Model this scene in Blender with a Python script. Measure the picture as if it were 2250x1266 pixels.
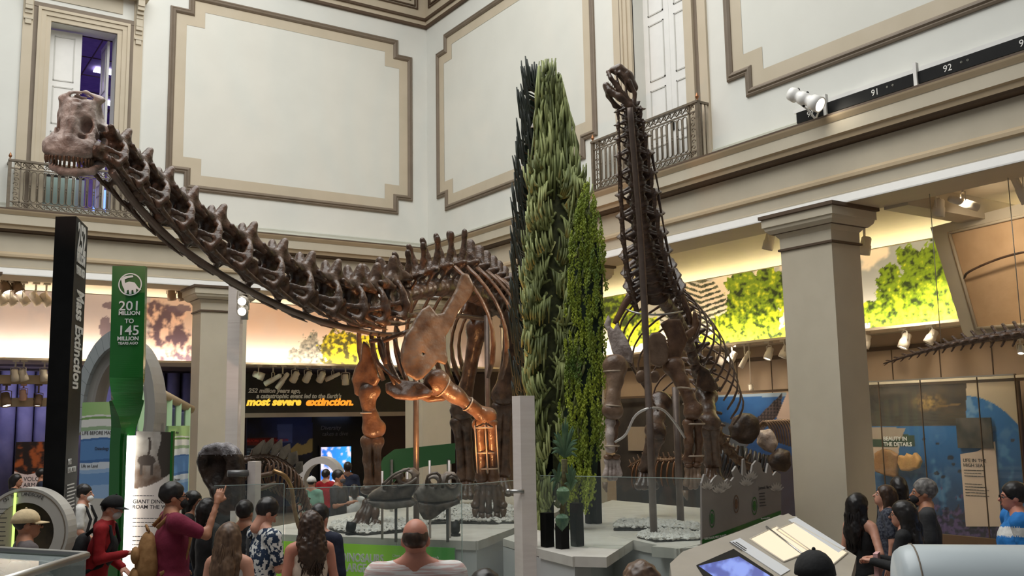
import bpy, math, random
import numpy as np
from mathutils import Vector, Matrix, noise as mnoise
random.seed(7); np.random.seed(7)
for _o in list(bpy.data.objects): bpy.data.objects.remove(_o)
SC = bpy.context.scene
COL = SC.collection
# ---------------------------------------------------------------- camera
FPX, PCX, PCY, HC = 2140.37, 1125.0, 633.0, 2.4
_yaw, _pit, _rol = (math.radians(a) for a in (56.132, 7.8466, -0.9787))
CF = np.array([math.cos(_pit)*math.cos(_yaw), math.cos(_pit)*math.sin(_yaw), math.sin(_pit)])
CR = np.array([math.sin(_yaw), -math.cos(_yaw), 0.0]); CU = np.cross(CR, CF)
CR, CU = math.cos(_rol)*CR+math.sin(_rol)*CU, -math.sin(_rol)*CR+math.cos(_rol)*CU
CP = np.array([0, 0, HC])
cam = bpy.data.cameras.new('camera'); cam.sensor_width = 36; cam.lens = FPX/2250*36
cam.clip_start = .05; cam.clip_end = 200
camo = bpy.data.objects.new('camera', cam); COL.objects.link(camo)
camo.matrix_world = Matrix(((CR[0], CU[0], -CF[0], 0), (CR[1], CU[1], -CF[1], 0), (CR[2], CU[2], -CF[2], HC), (0, 0, 0, 1)))
SC.camera = camo
# ---------------------------------------------------------------- world, daylight, exposure
SC.view_settings.view_transform = 'Standard'; SC.view_settings.look = 'None'
SC.view_settings.gamma = 1; SC.view_settings.use_curve_mapping = False
SC.view_settings.exposure = 0.0
W = bpy.data.worlds.new('world'); SC.world = W; W.use_nodes = True
W.node_tree.nodes['Background'].inputs[0].default_value = (.78, .82, .86, 1)
W.node_tree.nodes['Background'].inputs[1].default_value = .16
def area(name, loc, to, sx, sy, power, col, spread=180):
    l = bpy.data.lights.new(name, 'AREA'); l.shape = 'RECTANGLE'; l.size = sx; l.size_y = sy
    l.energy = power; l.color = col; l.spread = math.radians(spread)
    o = bpy.data.objects.new(name, l); COL.objects.link(o); o.location = loc
    o.rotation_euler = (Vector(to)-Vector(loc)).to_track_quat('-Z', 'Y').to_euler(); return o
def spot(name, loc, to, power, col, deg=30, blend=.5, rad=.05):
    l = bpy.data.lights.new(name, 'SPOT'); l.energy = power; l.color = col; l.spot_size = math.radians(deg)
    l.spot_blend = blend; l.shadow_soft_size = rad
    o = bpy.data.objects.new(name, l); COL.objects.link(o); o.location = loc
    o.rotation_euler = (Vector(to)-Vector(loc)).to_track_quat('-Z', 'Y').to_euler(); return o
area('skylight', (3.0, 11.0, 15.5), (3.2, 11.2, 0), 13, 17, 2550, (1.0, 1.0, .965))
# ---------------------------------------------------------------- pixel helpers (photograph frame 2250 x 1266)
def ray(x, y): return CF+CR*(x-PCX)/FPX-CU*(y-PCY)/FPX
def onX(x, y, X): d = ray(x, y); return Vector(CP+d*X/d[0])
def onY(x, y, Y): d = ray(x, y); return Vector(CP+d*Y/d[1])
def onZ(x, y, Z): d = ray(x, y); return Vector(CP+d*(Z-HC)/d[2])
def dep(x, y, D): return Vector(CP+ray(x, y)*D)
def onP(x, y, o, n):
    d = Vector(ray(x, y)); c = Vector(CP); return c+d*((Vector(o)-c).dot(n)/d.dot(n))
# ---------------------------------------------------------------- materials
def srgb(r, g, b):
    f = lambda c: ((c/255+.055)/1.055)**2.4 if c > 10.3 else c/255/12.92
    return (f(r), f(g), f(b), 1)
MATS = {}
def mat(name, c1, c2=None, rough=.6, metal=0, scale=6, bump=0, bscale=None, coat=0, stretch=None, spec=.5, detail=4, lo=.35, hi=.65):
    if name in MATS: return MATS[name]
    m = bpy.data.materials.new(name); m.use_nodes = True; nt = m.node_tree; b = nt.nodes['Principled BSDF']
    b.inputs['Roughness'].default_value = rough; b.inputs['Metallic'].default_value = metal
    b.inputs['Coat Weight'].default_value = coat; b.inputs['Specular IOR Level'].default_value = spec
    tc = nt.nodes.new('ShaderNodeTexCoord'); src = tc.outputs['Object']
    if stretch:
        mp = nt.nodes.new('ShaderNodeMapping'); mp.inputs['Scale'].default_value = stretch
        nt.links.new(src, mp.inputs[0]); src = mp.outputs[0]
    n = nt.nodes.new('ShaderNodeTexNoise'); n.inputs['Scale'].default_value = scale; n.inputs['Detail'].default_value = detail
    nt.links.new(src, n.inputs['Vector'])
    r = nt.nodes.new('ShaderNodeValToRGB'); r.color_ramp.elements[0].position = lo; r.color_ramp.elements[1].position = hi
    if c2 is None: c2 = tuple(min(1, v*1.03+.002) for v in c1[:3])+(1,)
    r.color_ramp.elements[0].color = c1; r.color_ramp.elements[1].color = c2
    nt.links.new(n.outputs['Fac'], r.inputs[0]); nt.links.new(r.outputs[0], b.inputs['Base Color'])
    if bump:
        n2 = nt.nodes.new('ShaderNodeTexNoise'); n2.inputs['Scale'].default_value = bscale or scale*4; n2.inputs['Detail'].default_value = 3
        nt.links.new(src, n2.inputs['Vector'])
        bp = nt.nodes.new('ShaderNodeBump'); bp.inputs['Strength'].default_value = bump; bp.inputs['Distance'].default_value = .02
        nt.links.new(n2.outputs['Fac'], bp.inputs['Height']); nt.links.new(bp.outputs[0], b.inputs['Normal'])
    MATS[name] = m; return m
def emat(name, col, strength):
    if name in MATS: return MATS[name]
    m = bpy.data.materials.new(name); m.use_nodes = True; b = m.node_tree.nodes['Principled BSDF']
    b.inputs['Base Color'].default_value = col; b.inputs['Emission Color'].default_value = col
    b.inputs['Emission Strength'].default_value = strength; MATS[name] = m; return m
def vmat(name, rough=.6, emit=0, spec=.4):
    """print / painted surface: colour comes from the mesh's own colour attribute (printed artwork)"""
    if name in MATS: return MATS[name]
    m = bpy.data.materials.new(name); m.use_nodes = True; nt = m.node_tree; b = nt.nodes['Principled BSDF']
    a = nt.nodes.new('ShaderNodeVertexColor'); a.layer_name = 'Col'
    nt.links.new(a.outputs[0], b.inputs['Base Color']); b.inputs['Roughness'].default_value = rough
    b.inputs['Specular IOR Level'].default_value = spec
    if emit: nt.links.new(a.outputs[0], b.inputs['Emission Color']); b.inputs['Emission Strength'].default_value = emit
    MATS[name] = m; return m
def glassmat(name, tint=(.93, .97, .96, 1), alpha=.12, rough=.03):
    if name in MATS: return MATS[name]
    m = bpy.data.materials.new(name); m.use_nodes = True; nt = m.node_tree; nt.nodes.clear()
    o = nt.nodes.new('ShaderNodeOutputMaterial'); t = nt.nodes.new('ShaderNodeBsdfTransparent'); t.inputs[0].default_value = tint
    g = nt.nodes.new('ShaderNodeBsdfGlossy'); g.inputs[1].default_value = rough; g.inputs[0].default_value = (.9, .95, .95, 1)
    d = nt.nodes.new('ShaderNodeBsdfDiffuse'); d.inputs[0].default_value = (.6, .66, .66, 1)
    lw = nt.nodes.new('ShaderNodeLayerWeight'); pw = nt.nodes.new('ShaderNodeMath'); pw.operation = 'POWER'; pw.inputs[1].default_value = 4
    ma = nt.nodes.new('ShaderNodeMath'); ma.operation = 'MULTIPLY_ADD'; ma.inputs[1].default_value = .6; ma.inputs[2].default_value = .025
    nt.links.new(lw.outputs['Facing'], pw.inputs[0]); nt.links.new(pw.outputs[0], ma.inputs[0])
    mx = nt.nodes.new('ShaderNodeMixShader'); nt.links.new(ma.outputs[0], mx.inputs[0]); nt.links.new(t.outputs[0], mx.inputs[1]); nt.links.new(g.outputs[0], mx.inputs[2])
    m2 = nt.nodes.new('ShaderNodeMixShader'); m2.inputs[0].default_value = alpha; nt.links.new(mx.outputs[0], m2.inputs[1]); nt.links.new(d.outputs[0], m2.inputs[2])
    nt.links.new(m2.outputs[0], o.inputs[0]); MATS[name] = m; return m
M_WALL = mat('wall_paint', srgb(222, 222, 215), srgb(226, 226, 219), .75, scale=1.5)
M_PANEL = mat('panel_paint', srgb(220, 219, 210), srgb(224, 223, 214), .75, scale=1.2)
M_TAN = mat('tan_paint', srgb(196, 183, 160), srgb(201, 188, 166), .7, scale=2)
M_DARK = mat('dark_trim_paint', srgb(118, 104, 88), srgb(126, 112, 96), .6, scale=3)
M_DK2 = mat('brown_paint_soffit_shade', srgb(84, 66, 50), srgb(92, 73, 56), .6, scale=3)  # plain dark paint on trims; on the cornice soffit, shade put into colour
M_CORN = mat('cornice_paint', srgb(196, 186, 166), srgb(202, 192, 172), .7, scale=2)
M_TAN2 = mat('tan_paint_moulding_shade', srgb(186, 166, 136), srgb(192, 172, 142), .7, scale=2)  # cornice bands put moulding shading into the colour; plain tan elsewhere
M_WHITE = mat('white_paint', srgb(232, 230, 226), None, .5)
M_CEIL = mat('aisle_ceiling_paint', srgb(238, 226, 200), None, .8)
M_GREYW = mat('base_grey_paint', srgb(186, 186, 174), srgb(192, 192, 180), .7, scale=2)
M_BLACK = mat('black_paint', (.003, .003, .003, 1), (.006, .006, .006, 1), .55, spec=.2)
M_STEEL = mat('brushed_steel', (.45, .44, .42, 1), (.55, .54, .52, 1), .35, 1, scale=3, stretch=(1, 1, 30))
M_FLOOR = mat('hall_floor', srgb(120, 112, 104), srgb(140, 132, 122), .35, scale=1.2)
# ---------------------------------------------------------------- mesh helpers
def link(o, parent=None, origin=None):
    COL.objects.link(o)
    if parent is not None:
        o.parent = parent
        if origin is not None: o.matrix_parent_inverse = Matrix.Translation(-Vector(origin))
    return o
def tag(o, label=None, cat=None, group=None, kind=None):
    if label: o['label'] = label
    if cat: o['category'] = cat
    if group: o['group'] = group
    if kind: o['kind'] = kind
    return o
def root(name, loc, label=None, cat=None, group=None, rz=0, kind=None):
    o = bpy.data.objects.new(name, None); COL.objects.link(o); o.location = loc; o.rotation_euler = (0, 0, rz)
    o.empty_display_size = .1; o['_w'] = 1 if rz == 0 else 0
    return tag(o, label, cat, group, kind)
class MB:
    def __init__(s): s.v = []; s.f = []; s.m = []; s.sm = []; s.n = 0
    def add(s, vs, fs, mi=0, smooth=False):
        n = s.n; s.v.extend([tuple(v) for v in vs]); s.n += len(vs)
        for f in fs: s.f.append([i+n for i in f]); s.m.append(mi); s.sm.append(smooth)
        return s
    def box(s, lo, hi, mi=0, M=None):
        x0, y0, z0 = lo; x1, y1, z1 = hi
        vs = [(x0, y0, z0), (x1, y0, z0), (x1, y1, z0), (x0, y1, z0), (x0, y0, z1), (x1, y0, z1), (x1, y1, z1), (x0, y1, z1)]
        if M is not None: vs = [M@Vector(v) for v in vs]
        return s.add(vs, [(0, 3, 2, 1), (4, 5, 6, 7), (0, 1, 5, 4), (1, 2, 6, 5), (2, 3, 7, 6), (3, 0, 4, 7)], mi)
    def obox(s, c, ax, ay, az, mi=0):
        """box from centre and three half-axis vectors"""
        c = Vector(c); ax, ay, az = Vector(ax), Vector(ay), Vector(az)
        vs = [c+ax*i+ay*j+az*k for k in (-1, 1) for i, j in ((-1, -1), (1, -1), (1, 1), (-1, 1))]
        return s.add(vs, [(0, 3, 2, 1), (4, 5, 6, 7), (0, 1, 5, 4), (1, 2, 6, 5), (2, 3, 7, 6), (3, 0, 4, 7)], mi)
    def prism(s, poly, ext, mi=0, smooth=False):
        """poly: list of 3-D points (convex or simple), ext: extrusion vector"""
        e = Vector(ext); n = len(poly); vs = [Vector(p) for p in poly]+[Vector(p)+e for p in poly]
        fs = [list(range(n))[::-1], [i+n for i in range(n)]]+[(i, (i+1) % n, (i+1) % n+n, i+n) for i in range(n)]
        return s.add(vs, fs, mi, smooth)
    def tube(s, pts, rad, seg=8, mi=0, cap=True, flat=1.0, up=None, smooth=True):
        pts = [Vector(p) for p in pts]; n = len(pts)
        if not hasattr(rad, '__len__'): rad = [rad]*n
        vs = []; prev = None
        for i, p in enumerate(pts):
            t = (pts[min(i+1, n-1)]-pts[max(i-1, 0)])
            t = t.normalized() if t.length > 1e-9 else Vector((0, 0, 1))
            if prev is None:
                a = Vector(up) if up is not None else (Vector((0, 0, 1)) if abs(t.z) < .9 else Vector((1, 0, 0)))
                x = (a-t*a.dot(t)).normalized()
            else:
                x = prev-t*prev.dot(t); x = x.normalized() if x.length > 1e-6 else prev
            prev = x; y = t.cross(x)
            for k in range(seg):
                a = 2*math.pi*k/seg; vs.append(p+(x*math.cos(a)+y*math.sin(a)*flat)*rad[i])
        fs = [(i*seg+k, i*seg+(k+1) % seg, (i+1)*seg+(k+1) % seg, (i+1)*seg+k) for i in range(n-1) for k in range(seg)]
        if cap: fs += [list(range(seg))[::-1], [(n-1)*seg+k for k in range(seg)]]
        return s.add(vs, fs, mi, smooth)
    def lathe(s, prof, c=(0, 0, 0), seg=16, mi=0, axis=None, smooth=True):
        """prof: (r, h) list along axis"""
        c = Vector(c); z = Vector(axis).normalized() if axis is not None else Vector((0, 0, 1))
        x = z.orthogonal().normalized(); y = z.cross(x); vs = []
        for r, h in prof:
            for k in range(seg):
                a = 2*math.pi*k/seg; vs.append(c+z*h+(x*math.cos(a)+y*math.sin(a))*r)
        n = len(prof)
        fs = [(i*seg+k, i*seg+(k+1) % seg, (i+1)*seg+(k+1) % seg, (i+1)*seg+k) for i in range(n-1) for k in range(seg)]
        fs += [list(range(seg))[::-1], [(n-1)*seg+k for k in range(seg)]]
        return s.add(vs, fs, mi, smooth)
    def ball(s, c, r, seg=12, rings=8, mi=0, M=None):
        if not hasattr(r, '__len__'): r = (r, r, r)
        c = Vector(c); vs = []
        for i in range(rings+1):
            th = math.pi*i/rings
            for k in range(seg):
                a = 2*math.pi*k/seg; q = Vector((math.sin(th)*math.cos(a)*r[0], math.sin(th)*math.sin(a)*r[1], -math.cos(th)*r[2]))
                vs.append(c+(M@q if M is not None else q))
        fs = [(i*seg+k, i*seg+(k+1) % seg, (i+1)*seg+(k+1) % seg, (i+1)*seg+k) for i in range(rings) for k in range(seg)]
        return s.add(vs, fs, mi, True)
    def mesh(s, name, mats):
        me = bpy.data.meshes.new(name); me.from_pydata(s.v, [], s.f)
        for m in (mats if isinstance(mats, (list, tuple)) else [mats]): me.materials.append(m)
        me.polygons.foreach_set('material_index', s.m); me.polygons.foreach_set('use_smooth', s.sm); me.update(); return me
    def build(s, name, mats, parent=None, label=None, cat=None, group=None, kind=None):
        o = bpy.data.objects.new(name, s.mesh(name, mats))
        link(o, parent, parent.location if parent is not None and parent.get('_w', 1) else None)
        return tag(o, label, cat, group, kind)
def npmesh(name, V, Fq, mats, smooth=True, cols=None, mi=None):
    me = bpy.data.meshes.new(name); V = np.asarray(V, np.float32); Fq = np.asarray(Fq, np.int32)
    nf, k = Fq.shape
    me.vertices.add(len(V)); me.vertices.foreach_set('co', V.ravel())
    me.loops.add(nf*k); me.loops.foreach_set('vertex_index', Fq.ravel())
    me.polygons.add(nf); me.polygons.foreach_set('loop_start', np.arange(0, nf*k, k, dtype=np.int32))
    me.polygons.foreach_set('use_smooth', np.full(nf, smooth))
    for m in (mats if isinstance(mats, (list, tuple)) else [mats]): me.materials.append(m)
    if mi is not None: me.polygons.foreach_set('material_index', np.asarray(mi, np.int32))
    me.update(calc_edges=True)
    if cols is not None:
        a = me.color_attributes.new('Col', 'FLOAT_COLOR', 'POINT'); c = np.ones((len(V), 4), np.float32); c[:, :3] = cols
        a.data.foreach_set('color', c.ravel())
    return me
def place(name, me, parent=None, **k):
    o = bpy.data.objects.new(name, me)
    link(o, parent, parent.location if parent is not None and parent.get('_w', 1) else None); return tag(o, **k)
def copy_tree(o, parent=None):
    c = o.copy(); COL.objects.link(c)
    if parent is not None: c.parent = parent; c.matrix_parent_inverse = o.matrix_parent_inverse.copy()
    for ch in o.children: copy_tree(ch, c)
    return c
# ---------------------------------------------------------------- signed-distance modelling (organic shapes)
class SDF:
    def __init__(s): s.p = []; s.lo = np.full(3, 1e9); s.hi = np.full(3, -1e9)
    def _bb(s, pts, r):
        for p in pts: s.lo = np.minimum(s.lo, np.array(p)-r); s.hi = np.maximum(s.hi, np.array(p)+r)
    def cap(s, a, b, ra, rb=None, k=.02, op=1, sq=None):
        """tapered capsule; sq = (direction, factor) squashes it along a direction"""
        rb = ra if rb is None else rb; a = np.array(a, float); b = np.array(b, float)
        def f(P):
            Q = P; A, B = a, b
            if sq is not None:
                d = np.array(sq[0], float); d /= np.linalg.norm(d); m = (a+b)/2; g = 1/sq[1]-1
                Q = P+np.outer((P-m)@d*g, d); A = a+((a-m)@d*g)*d; B = b+((b-m)@d*g)*d
            ab = B-A; t = np.clip(((Q-A)@ab)/max(ab@ab, 1e-12), 0, 1)
            D = np.linalg.norm(Q-A-t[:, None]*ab, axis=1)-(ra+(rb-ra)*t)
            return D*(sq[1] if sq is not None and sq[1] < 1 else 1)
        s.p.append((op, k, f))
        if op == 1: s._bb((a, b), max(ra, rb)*1.05)
        return s
    def ell(s, c, r, R=None, k=.02, op=1):
        c = np.array(c, float); r = np.array(r, float); R = np.eye(3) if R is None else np.array(R, float)
        def f(P):
            q = (P-c)@R; k0 = np.linalg.norm(q/r, axis=1); k1 = np.linalg.norm(q/(r*r), axis=1)
            return k0*(k0-1)/np.maximum(k1, 1e-9)
        s.p.append((op, k, f))
        if op == 1: s._bb((c,), r.max()*1.02)
        return s
    def chain(s, pts, rad, k=.02, op=1, sq=None):
        for i in range(len(pts)-1): s.cap(pts[i], pts[i+1], rad[i], rad[i+1], k, op, sq)
        return s
    def plate(s, poly, o, ax, ay, th, k=.02, rnd=.02, bend=0, op=1):
        """2-D outline (in axes ax, ay from o) thickened by th along ax x ay; bend curves it along the normal"""
        poly = np.array(poly, float); o = np.array(o, float); ax = np.array(ax, float); ay = np.array(ay, float); n = np.cross(ax, ay)
        ctr = poly.mean(0)
        def f(P):
            d = P-o; X = np.stack([d@ax, d@ay], 1); Z = d@n-bend*((X-ctr)**2).sum(1)
            D = np.full(len(P), 1e9); sg = np.ones(len(P)); N = len(poly)
            for i in range(N):
                a, b = poly[i], poly[i-1]; e = b-a; w = X-a
                t = np.clip((w@e)/max(e@e, 1e-12), 0, 1); D = np.minimum(D, ((w-t[:, None]*e)**2).sum(1))
                c1 = X[:, 1] >= a[1]; c2 = X[:, 1] < b[1]; c3 = e[0]*w[:, 1] > e[1]*w[:, 0]
                fl = (c1 & c2 & c3) | (~c1 & ~c2 & ~c3); sg = np.where(fl, -sg, sg)
            d2 = sg*np.sqrt(D)+rnd; dz = np.abs(Z)-th/2+rnd
            return np.minimum(np.maximum(d2, dz), 0)+np.hypot(np.maximum(d2, 0), np.maximum(dz, 0))-rnd
        s.p.append((op, k, f))
        if op == 1:
            m = th+abs(bend)*((poly-ctr)**2).sum(1).max()
            s._bb([o+ax*q[0]+ay*q[1] for q in poly], m)
        return s
    def mesh(s, h, warp=0, wscale=4, relax=1):
        lo = s.lo-2.5*h; hi = s.hi+2.5*h; n = np.maximum(np.ceil((hi-lo)/h).astype(int)+1, 4)
        g = [lo[i]+h*np.arange(n[i]) for i in range(3)]
        P = np.stack(np.meshgrid(*g, indexing='ij'), -1).reshape(-1, 3); D = None
        for op, k, f in s.p:
            d = f(P)
            if D is None: D = d; continue
            if op == 1:
                hh = np.maximum(k-np.abs(D-d), 0)/k; D = np.minimum(D, d)-hh*hh*k*.25
            else:
                hh = np.maximum(k-np.abs(D+d), 0)/k; D = np.maximum(D, -d)+hh*hh*k*.25
        if warp:
            q = P*wscale; D = D+warp*(np.sin(q[:, 0]*3.1+2*np.sin(q[:, 1]*1.7))*np.sin(q[:, 1]*2.7+1.3*np.sin(q[:, 2]*2.1))*np.sin(q[:, 2]*3.3+q[:, 0]))
        return surfnet(D.reshape(n), lo, h, relax)
def surfnet(D, lo, h, relax=1):
    S = D < 0; n = np.array(D.shape); c = S[:-1, :-1, :-1]
    cnt = np.zeros(c.shape, np.int8); acc = np.zeros(c.shape+(3,)); num = np.zeros(c.shape)
    off = [(i, j, k) for i in (0, 1) for j in (0, 1) for k in (0, 1)]
    sl = lambda a, o: a[o[0]:n[0]-1+o[0], o[1]:n[1]-1+o[1], o[2]:n[2]-1+o[2]]
    for o in off: cnt += sl(S, o)
    act = (cnt > 0) & (cnt < 8)
    for ia in range(8):
        for ib in range(ia+1, 8):
            a, b = off[ia], off[ib]
            if sum(abs(a[t]-b[t]) for t in range(3)) != 1: continue
            da, db = sl(D, a), sl(D, b); x = (da < 0) != (db < 0)
            t = np.where(x, da/np.where(x, da-db, 1), 0)
            for ax in range(3): acc[..., ax] += np.where(x, a[ax]+t*(b[ax]-a[ax]), 0)
            num += x
    idx = -np.ones(c.shape, np.int64); w = np.argwhere(act); idx[act] = np.arange(len(w))
    V = lo+h*(w+acc[act]/num[act][:, None]); F = []
    for ax in range(3):
        b, c2 = (ax+1) % 3, (ax+2) % 3
        s0 = np.moveaxis(S, ax, 0); x = (s0[:-1] != s0[1:]); ins = s0[:-1]
        x = np.moveaxis(x, 0, ax); ins = np.moveaxis(ins, 0, ax)
        e = np.argwhere(x); m = np.all([(e[:, b] > 0), (e[:, c2] > 0), (e[:, b] < n[b]-1), (e[:, c2] < n[c2]-1)], 0); e = e[m]
        io = ins[tuple(e.T)]
        def q(db, dc):
            z = e.copy(); z[:, b] += db; z[:, c2] += dc; return idx[tuple(z.T)]
        f = np.stack([q(-1, -1), q(0, -1), q(0, 0), q(-1, 0)], 1); f[~io] = f[~io][:, ::-1]; F.append(f)
    F = np.concatenate(F); F = F[(F >= 0).all(1)]
    for _ in range(relax):
        A = np.zeros_like(V); N = np.zeros(len(V))
        for i in range(4):
            for j in (1, 3):
                np.add.at(A, F[:, i], V[F[:, (i+j) % 4]]); np.add.at(N, F[:, i], 1)
        V = V*.5+.5*A/np.maximum(N, 1)[:, None]
    return V, F
def frame(t, up=(0, 0, 1)):
    """3x3 with x along t, z near up"""
    x = Vector(t).normalized(); z = Vector(up); z = (z-x*z.dot(x)).normalized(); y = z.cross(x)
    return Matrix((x, y, z)).transposed()
TEXTS = []
def text(name, s, size, M, m, parent=None, ext=.004, align='LEFT', sx=1.0, shear=0, bold=0, space=1.0, **k):
    TEXTS.append(name); cu = bpy.data.curves.new(name, 'FONT'); cu.body = s; cu.size = size; cu.extrude = ext; cu.align_x = align; cu.shear = shear
    cu.offset = bold; cu.space_line = space; cu.resolution_u = 3; cu.materials.append(m)
    o = bpy.data.objects.new(name, cu); COL.objects.link(o)
    Mw = M@Matrix.Diagonal((sx, 1, 1, 1))
    if parent is not None:
        o.parent = parent
        if parent.get('_w', 1): o.matrix_parent_inverse = Matrix.Translation(-Vector(parent.location))
    o.matrix_basis = Mw; return tag(o, **k)
def face_M(o, xdir, up=(0, 0, 1)):
    """matrix whose local x runs along xdir, local y near up, at point o"""
    x = Vector(xdir).normalized(); y = Vector(up); y = (y-x*y.dot(x)).normalized(); z = x.cross(y)
    return Matrix.Translation(Vector(o))@Matrix((x, y, z)).transposed().to_4x4()
# ================================================================ ROOM SHELL
YW = 21.762; XW = 12.0
M_SLATE = [M_CORN, M_TAN2, M_DK2, M_WHITE, M_GREYW]
def sweep(name, prof, cols, mats, xa=-7.0, ya=-4.0, **k):
    """profile (projection, z) run along the left wall, mitred in the corner, then along the right wall"""
    b = MB()
    for i in range(len(prof)-1):
        (p, z), (q, w) = prof[i], prof[i+1]
        P = [(xa, YW-p, z), (XW-p, YW-p, z), (XW-p, ya, z)]; Q = [(xa, YW-q, w), (XW-q, YW-q, w), (XW-q, ya, w)]
        b.add(P+Q, [(0, 1, 4, 3), (1, 2, 5, 4)], cols[i])
    return b.build(name, mats, kind='structure', **k)
floor = MB().box((-9, -6, -.2), (24, 34, 0)).build('floor', M_FLOOR, kind='structure', label='dark polished floor of the exhibition hall')
# upper walls, pieced around the two doorways
D1 = (2.93, 4.26, 11.0); D2 = (12.13, 13.55, 11.2)
b = MB()
for lo, hi in (((-7, YW, 6.3), (D1[0], YW+.45, 16)), ((D1[1], YW, 6.3), (XW+.45, YW+.45, 16)), ((D1[0], YW, D1[2]), (D1[1], YW+.45, 16)), ((D1[0], YW, 6.3), (D1[1], YW+.45, 6.75))): b.box(lo, hi)
wl = b.build('wall_left', M_WALL, kind='structure', label='upper plaster wall left of the corner')
b = MB()
for lo, hi in (((XW, -4, 6.3), (XW+.45, D2[0], 16)), ((XW, D2[1], 6.3), (XW+.45, YW+.45, 16)), ((XW, D2[0], D2[2]), (XW+.45, D2[1], 16)), ((XW, D2[0], 6.3), (XW+.45, D2[1], 6.75))): b.box(lo, hi)
wr = b.build('wall_right', M_WALL, kind='structure', label='upper plaster wall right of the corner')
sweep('trim_1', [(.0, 7.0), (.03, 6.98), (.03, 6.93), (.05, 6.9), (.05, 6.74)], [0, 0, 0, 0], [M_GREYW])
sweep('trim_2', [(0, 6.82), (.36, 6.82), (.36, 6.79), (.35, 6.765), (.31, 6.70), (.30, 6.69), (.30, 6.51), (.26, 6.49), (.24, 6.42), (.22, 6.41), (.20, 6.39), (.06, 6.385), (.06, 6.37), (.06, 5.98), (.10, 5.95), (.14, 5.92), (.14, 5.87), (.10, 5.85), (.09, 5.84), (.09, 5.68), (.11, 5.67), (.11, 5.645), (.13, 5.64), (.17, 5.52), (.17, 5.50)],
      [0, 2, 1, 1, 0, 0, 1, 1, 2, 2, 2, 2, 0, 1, 1, 1, 1, 0, 0, 1, 0, 2, 3, 3], M_SLATE)  # white on the lowest bevel puts its daylight brightness into the colour
# soffit of the beam and aisle ceilings
b = MB()
b.box((-7, YW-.165, 5.495), (XW+.6, YW+.62, 5.515)); b.box((XW-.165, -4, 5.495), (XW+.62, YW-.165, 5.515)); b.box((-7, YW+.02, 5.52), (XW+.6, YW+.62, 6.3)); b.box((XW+.02, -4, 5.52), (XW+.62, YW+.02, 6.3))
for d in (.66, .72, .8):
    b.box((-7, YW+d-.03, 5.56+.4*(d-.66)), (XW+.6, YW+d+.03, 6.3)); b.box((XW+d-.03, -4, 5.56+.4*(d-.66)), (XW+d+.03, YW, 6.3))
b.build('trim_3', M_TAN, kind='structure')
b = MB(); b.box((-7, YW+.5, 5.78), (20, 31, 5.95)); b.box((XW+.5, -4, 5.78), (24, YW+.5, 5.95)); b.build('ceiling', M_CEIL, kind='structure', label='cream plaster ceiling over the side aisles')
# cove cornice with fret frieze near the skylight
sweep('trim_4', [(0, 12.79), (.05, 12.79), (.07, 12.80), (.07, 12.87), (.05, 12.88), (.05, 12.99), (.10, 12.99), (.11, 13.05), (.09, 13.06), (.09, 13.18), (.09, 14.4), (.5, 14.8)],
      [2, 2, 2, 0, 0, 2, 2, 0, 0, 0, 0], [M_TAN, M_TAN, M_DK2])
def fret(name, side):
    # recessed frame and Greek-key bars, raised on the frieze
    b = MB(); u = .085; z0 = 13.27
    def bar(a0, a1, w0, w1):
        if side == 'L': b.box((XW-.09-a1, YW-.125, w0), (XW-.09-a0, YW-.09, w1))
        else: b.box((XW-.125, YW-.09-a1, w0), (XW-.09, YW-.09-a0, w1))
    a0, L = .22, 6.6
    for i, t in enumerate((0, .07)):
        bar(a0+t, L, z0+t-.02, z0+t+.012); bar(a0+t, a0+t+.03, z0+t, 14.3)
    n = 0; a = a0+.2
    while a < L-.6:
        bar(a, a+.045, z0+.19, 14.2); bar(a, a+.42, z0+.19, z0+.235); bar(a+.375, a+.42, z0+.19, z0+.75); bar(a+.1, a+.42, z0+.705, z0+.75)
        bar(a+.1, a+.145, z0+.36, z0+.75); bar(a+.1, a+.27, z0+.36, z0+.405)
        a += .52
    b.build(name, M_DK2, parent=wl if side == 'L' else wr)
fret('greek_key_frieze', 'L'); fret('greek_key_frieze', 'R')
# plaster panels with stepped corners: raised dark moulding, tan band, white field
def stepped(a0, a1, z0, z1, sa, sz):
    return [(a0+sa, z0), (a1-sa, z0), (a1-sa, z0+sz), (a1, z0+sz), (a1, z1-sz), (a1-sa, z1-sz), (a1-sa, z1), (a0+sa, z1), (a0+sa, z1-sz), (a0, z1-sz), (a0, z0+sz), (a0+sa, z0+sz)]
def inset(a0, a1, z0, z1, sa, sz, d): return stepped(a0+d, a1-d, z0+d, z1-d, sa, sz)
def wallpanel(side, a0, a1, z0, z1, sa=.41, sz=.385):
    pr = root('wall_panel', (0, 0, 0)); pr.parent = wl if side == 'L' else wr; pr.name = 'wall_panel'
    def pt(a, z, p): return (a, YW-p, z) if side == 'L' else (XW-p, a, z)
    def ring(name, prof, m):
        b = MB(); loops = [[pt(a, z, p) for a, z in inset(a0, a1, z0, z1, sa, sz, d)] for d, p in prof]
        for i in range(len(loops)-1):
            n = len(loops[i]); b.add(loops[i]+loops[i+1], [(k, (k+1) % n, (k+1) % n+n, k+n) for k in range(n)])
        o = b.build(name, m, parent=None); o.parent = pr; return o
    ring('outer_moulding', [(0, 0), (0, .035), (.03, .05), (.05, .04), (.075, .065), (.10, .06), (.135, .03), (.135, .012)], M_DARK)
    ring('tan_band', [(.135, .012), (.375, .012)], M_TAN)
    b = MB(); b.add([pt(a, z, .006) for a, z in inset(a0, a1, z0, z1, sa, sz, .37)], [list(range(12))]); o = b.build('field', M_PANEL); o.parent = pr
wallpanel('L', 5.38, 11.56, 7.68, 12.31)
wallpanel('R', 14.70, 21.21, 7.68, 12.31)
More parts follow.
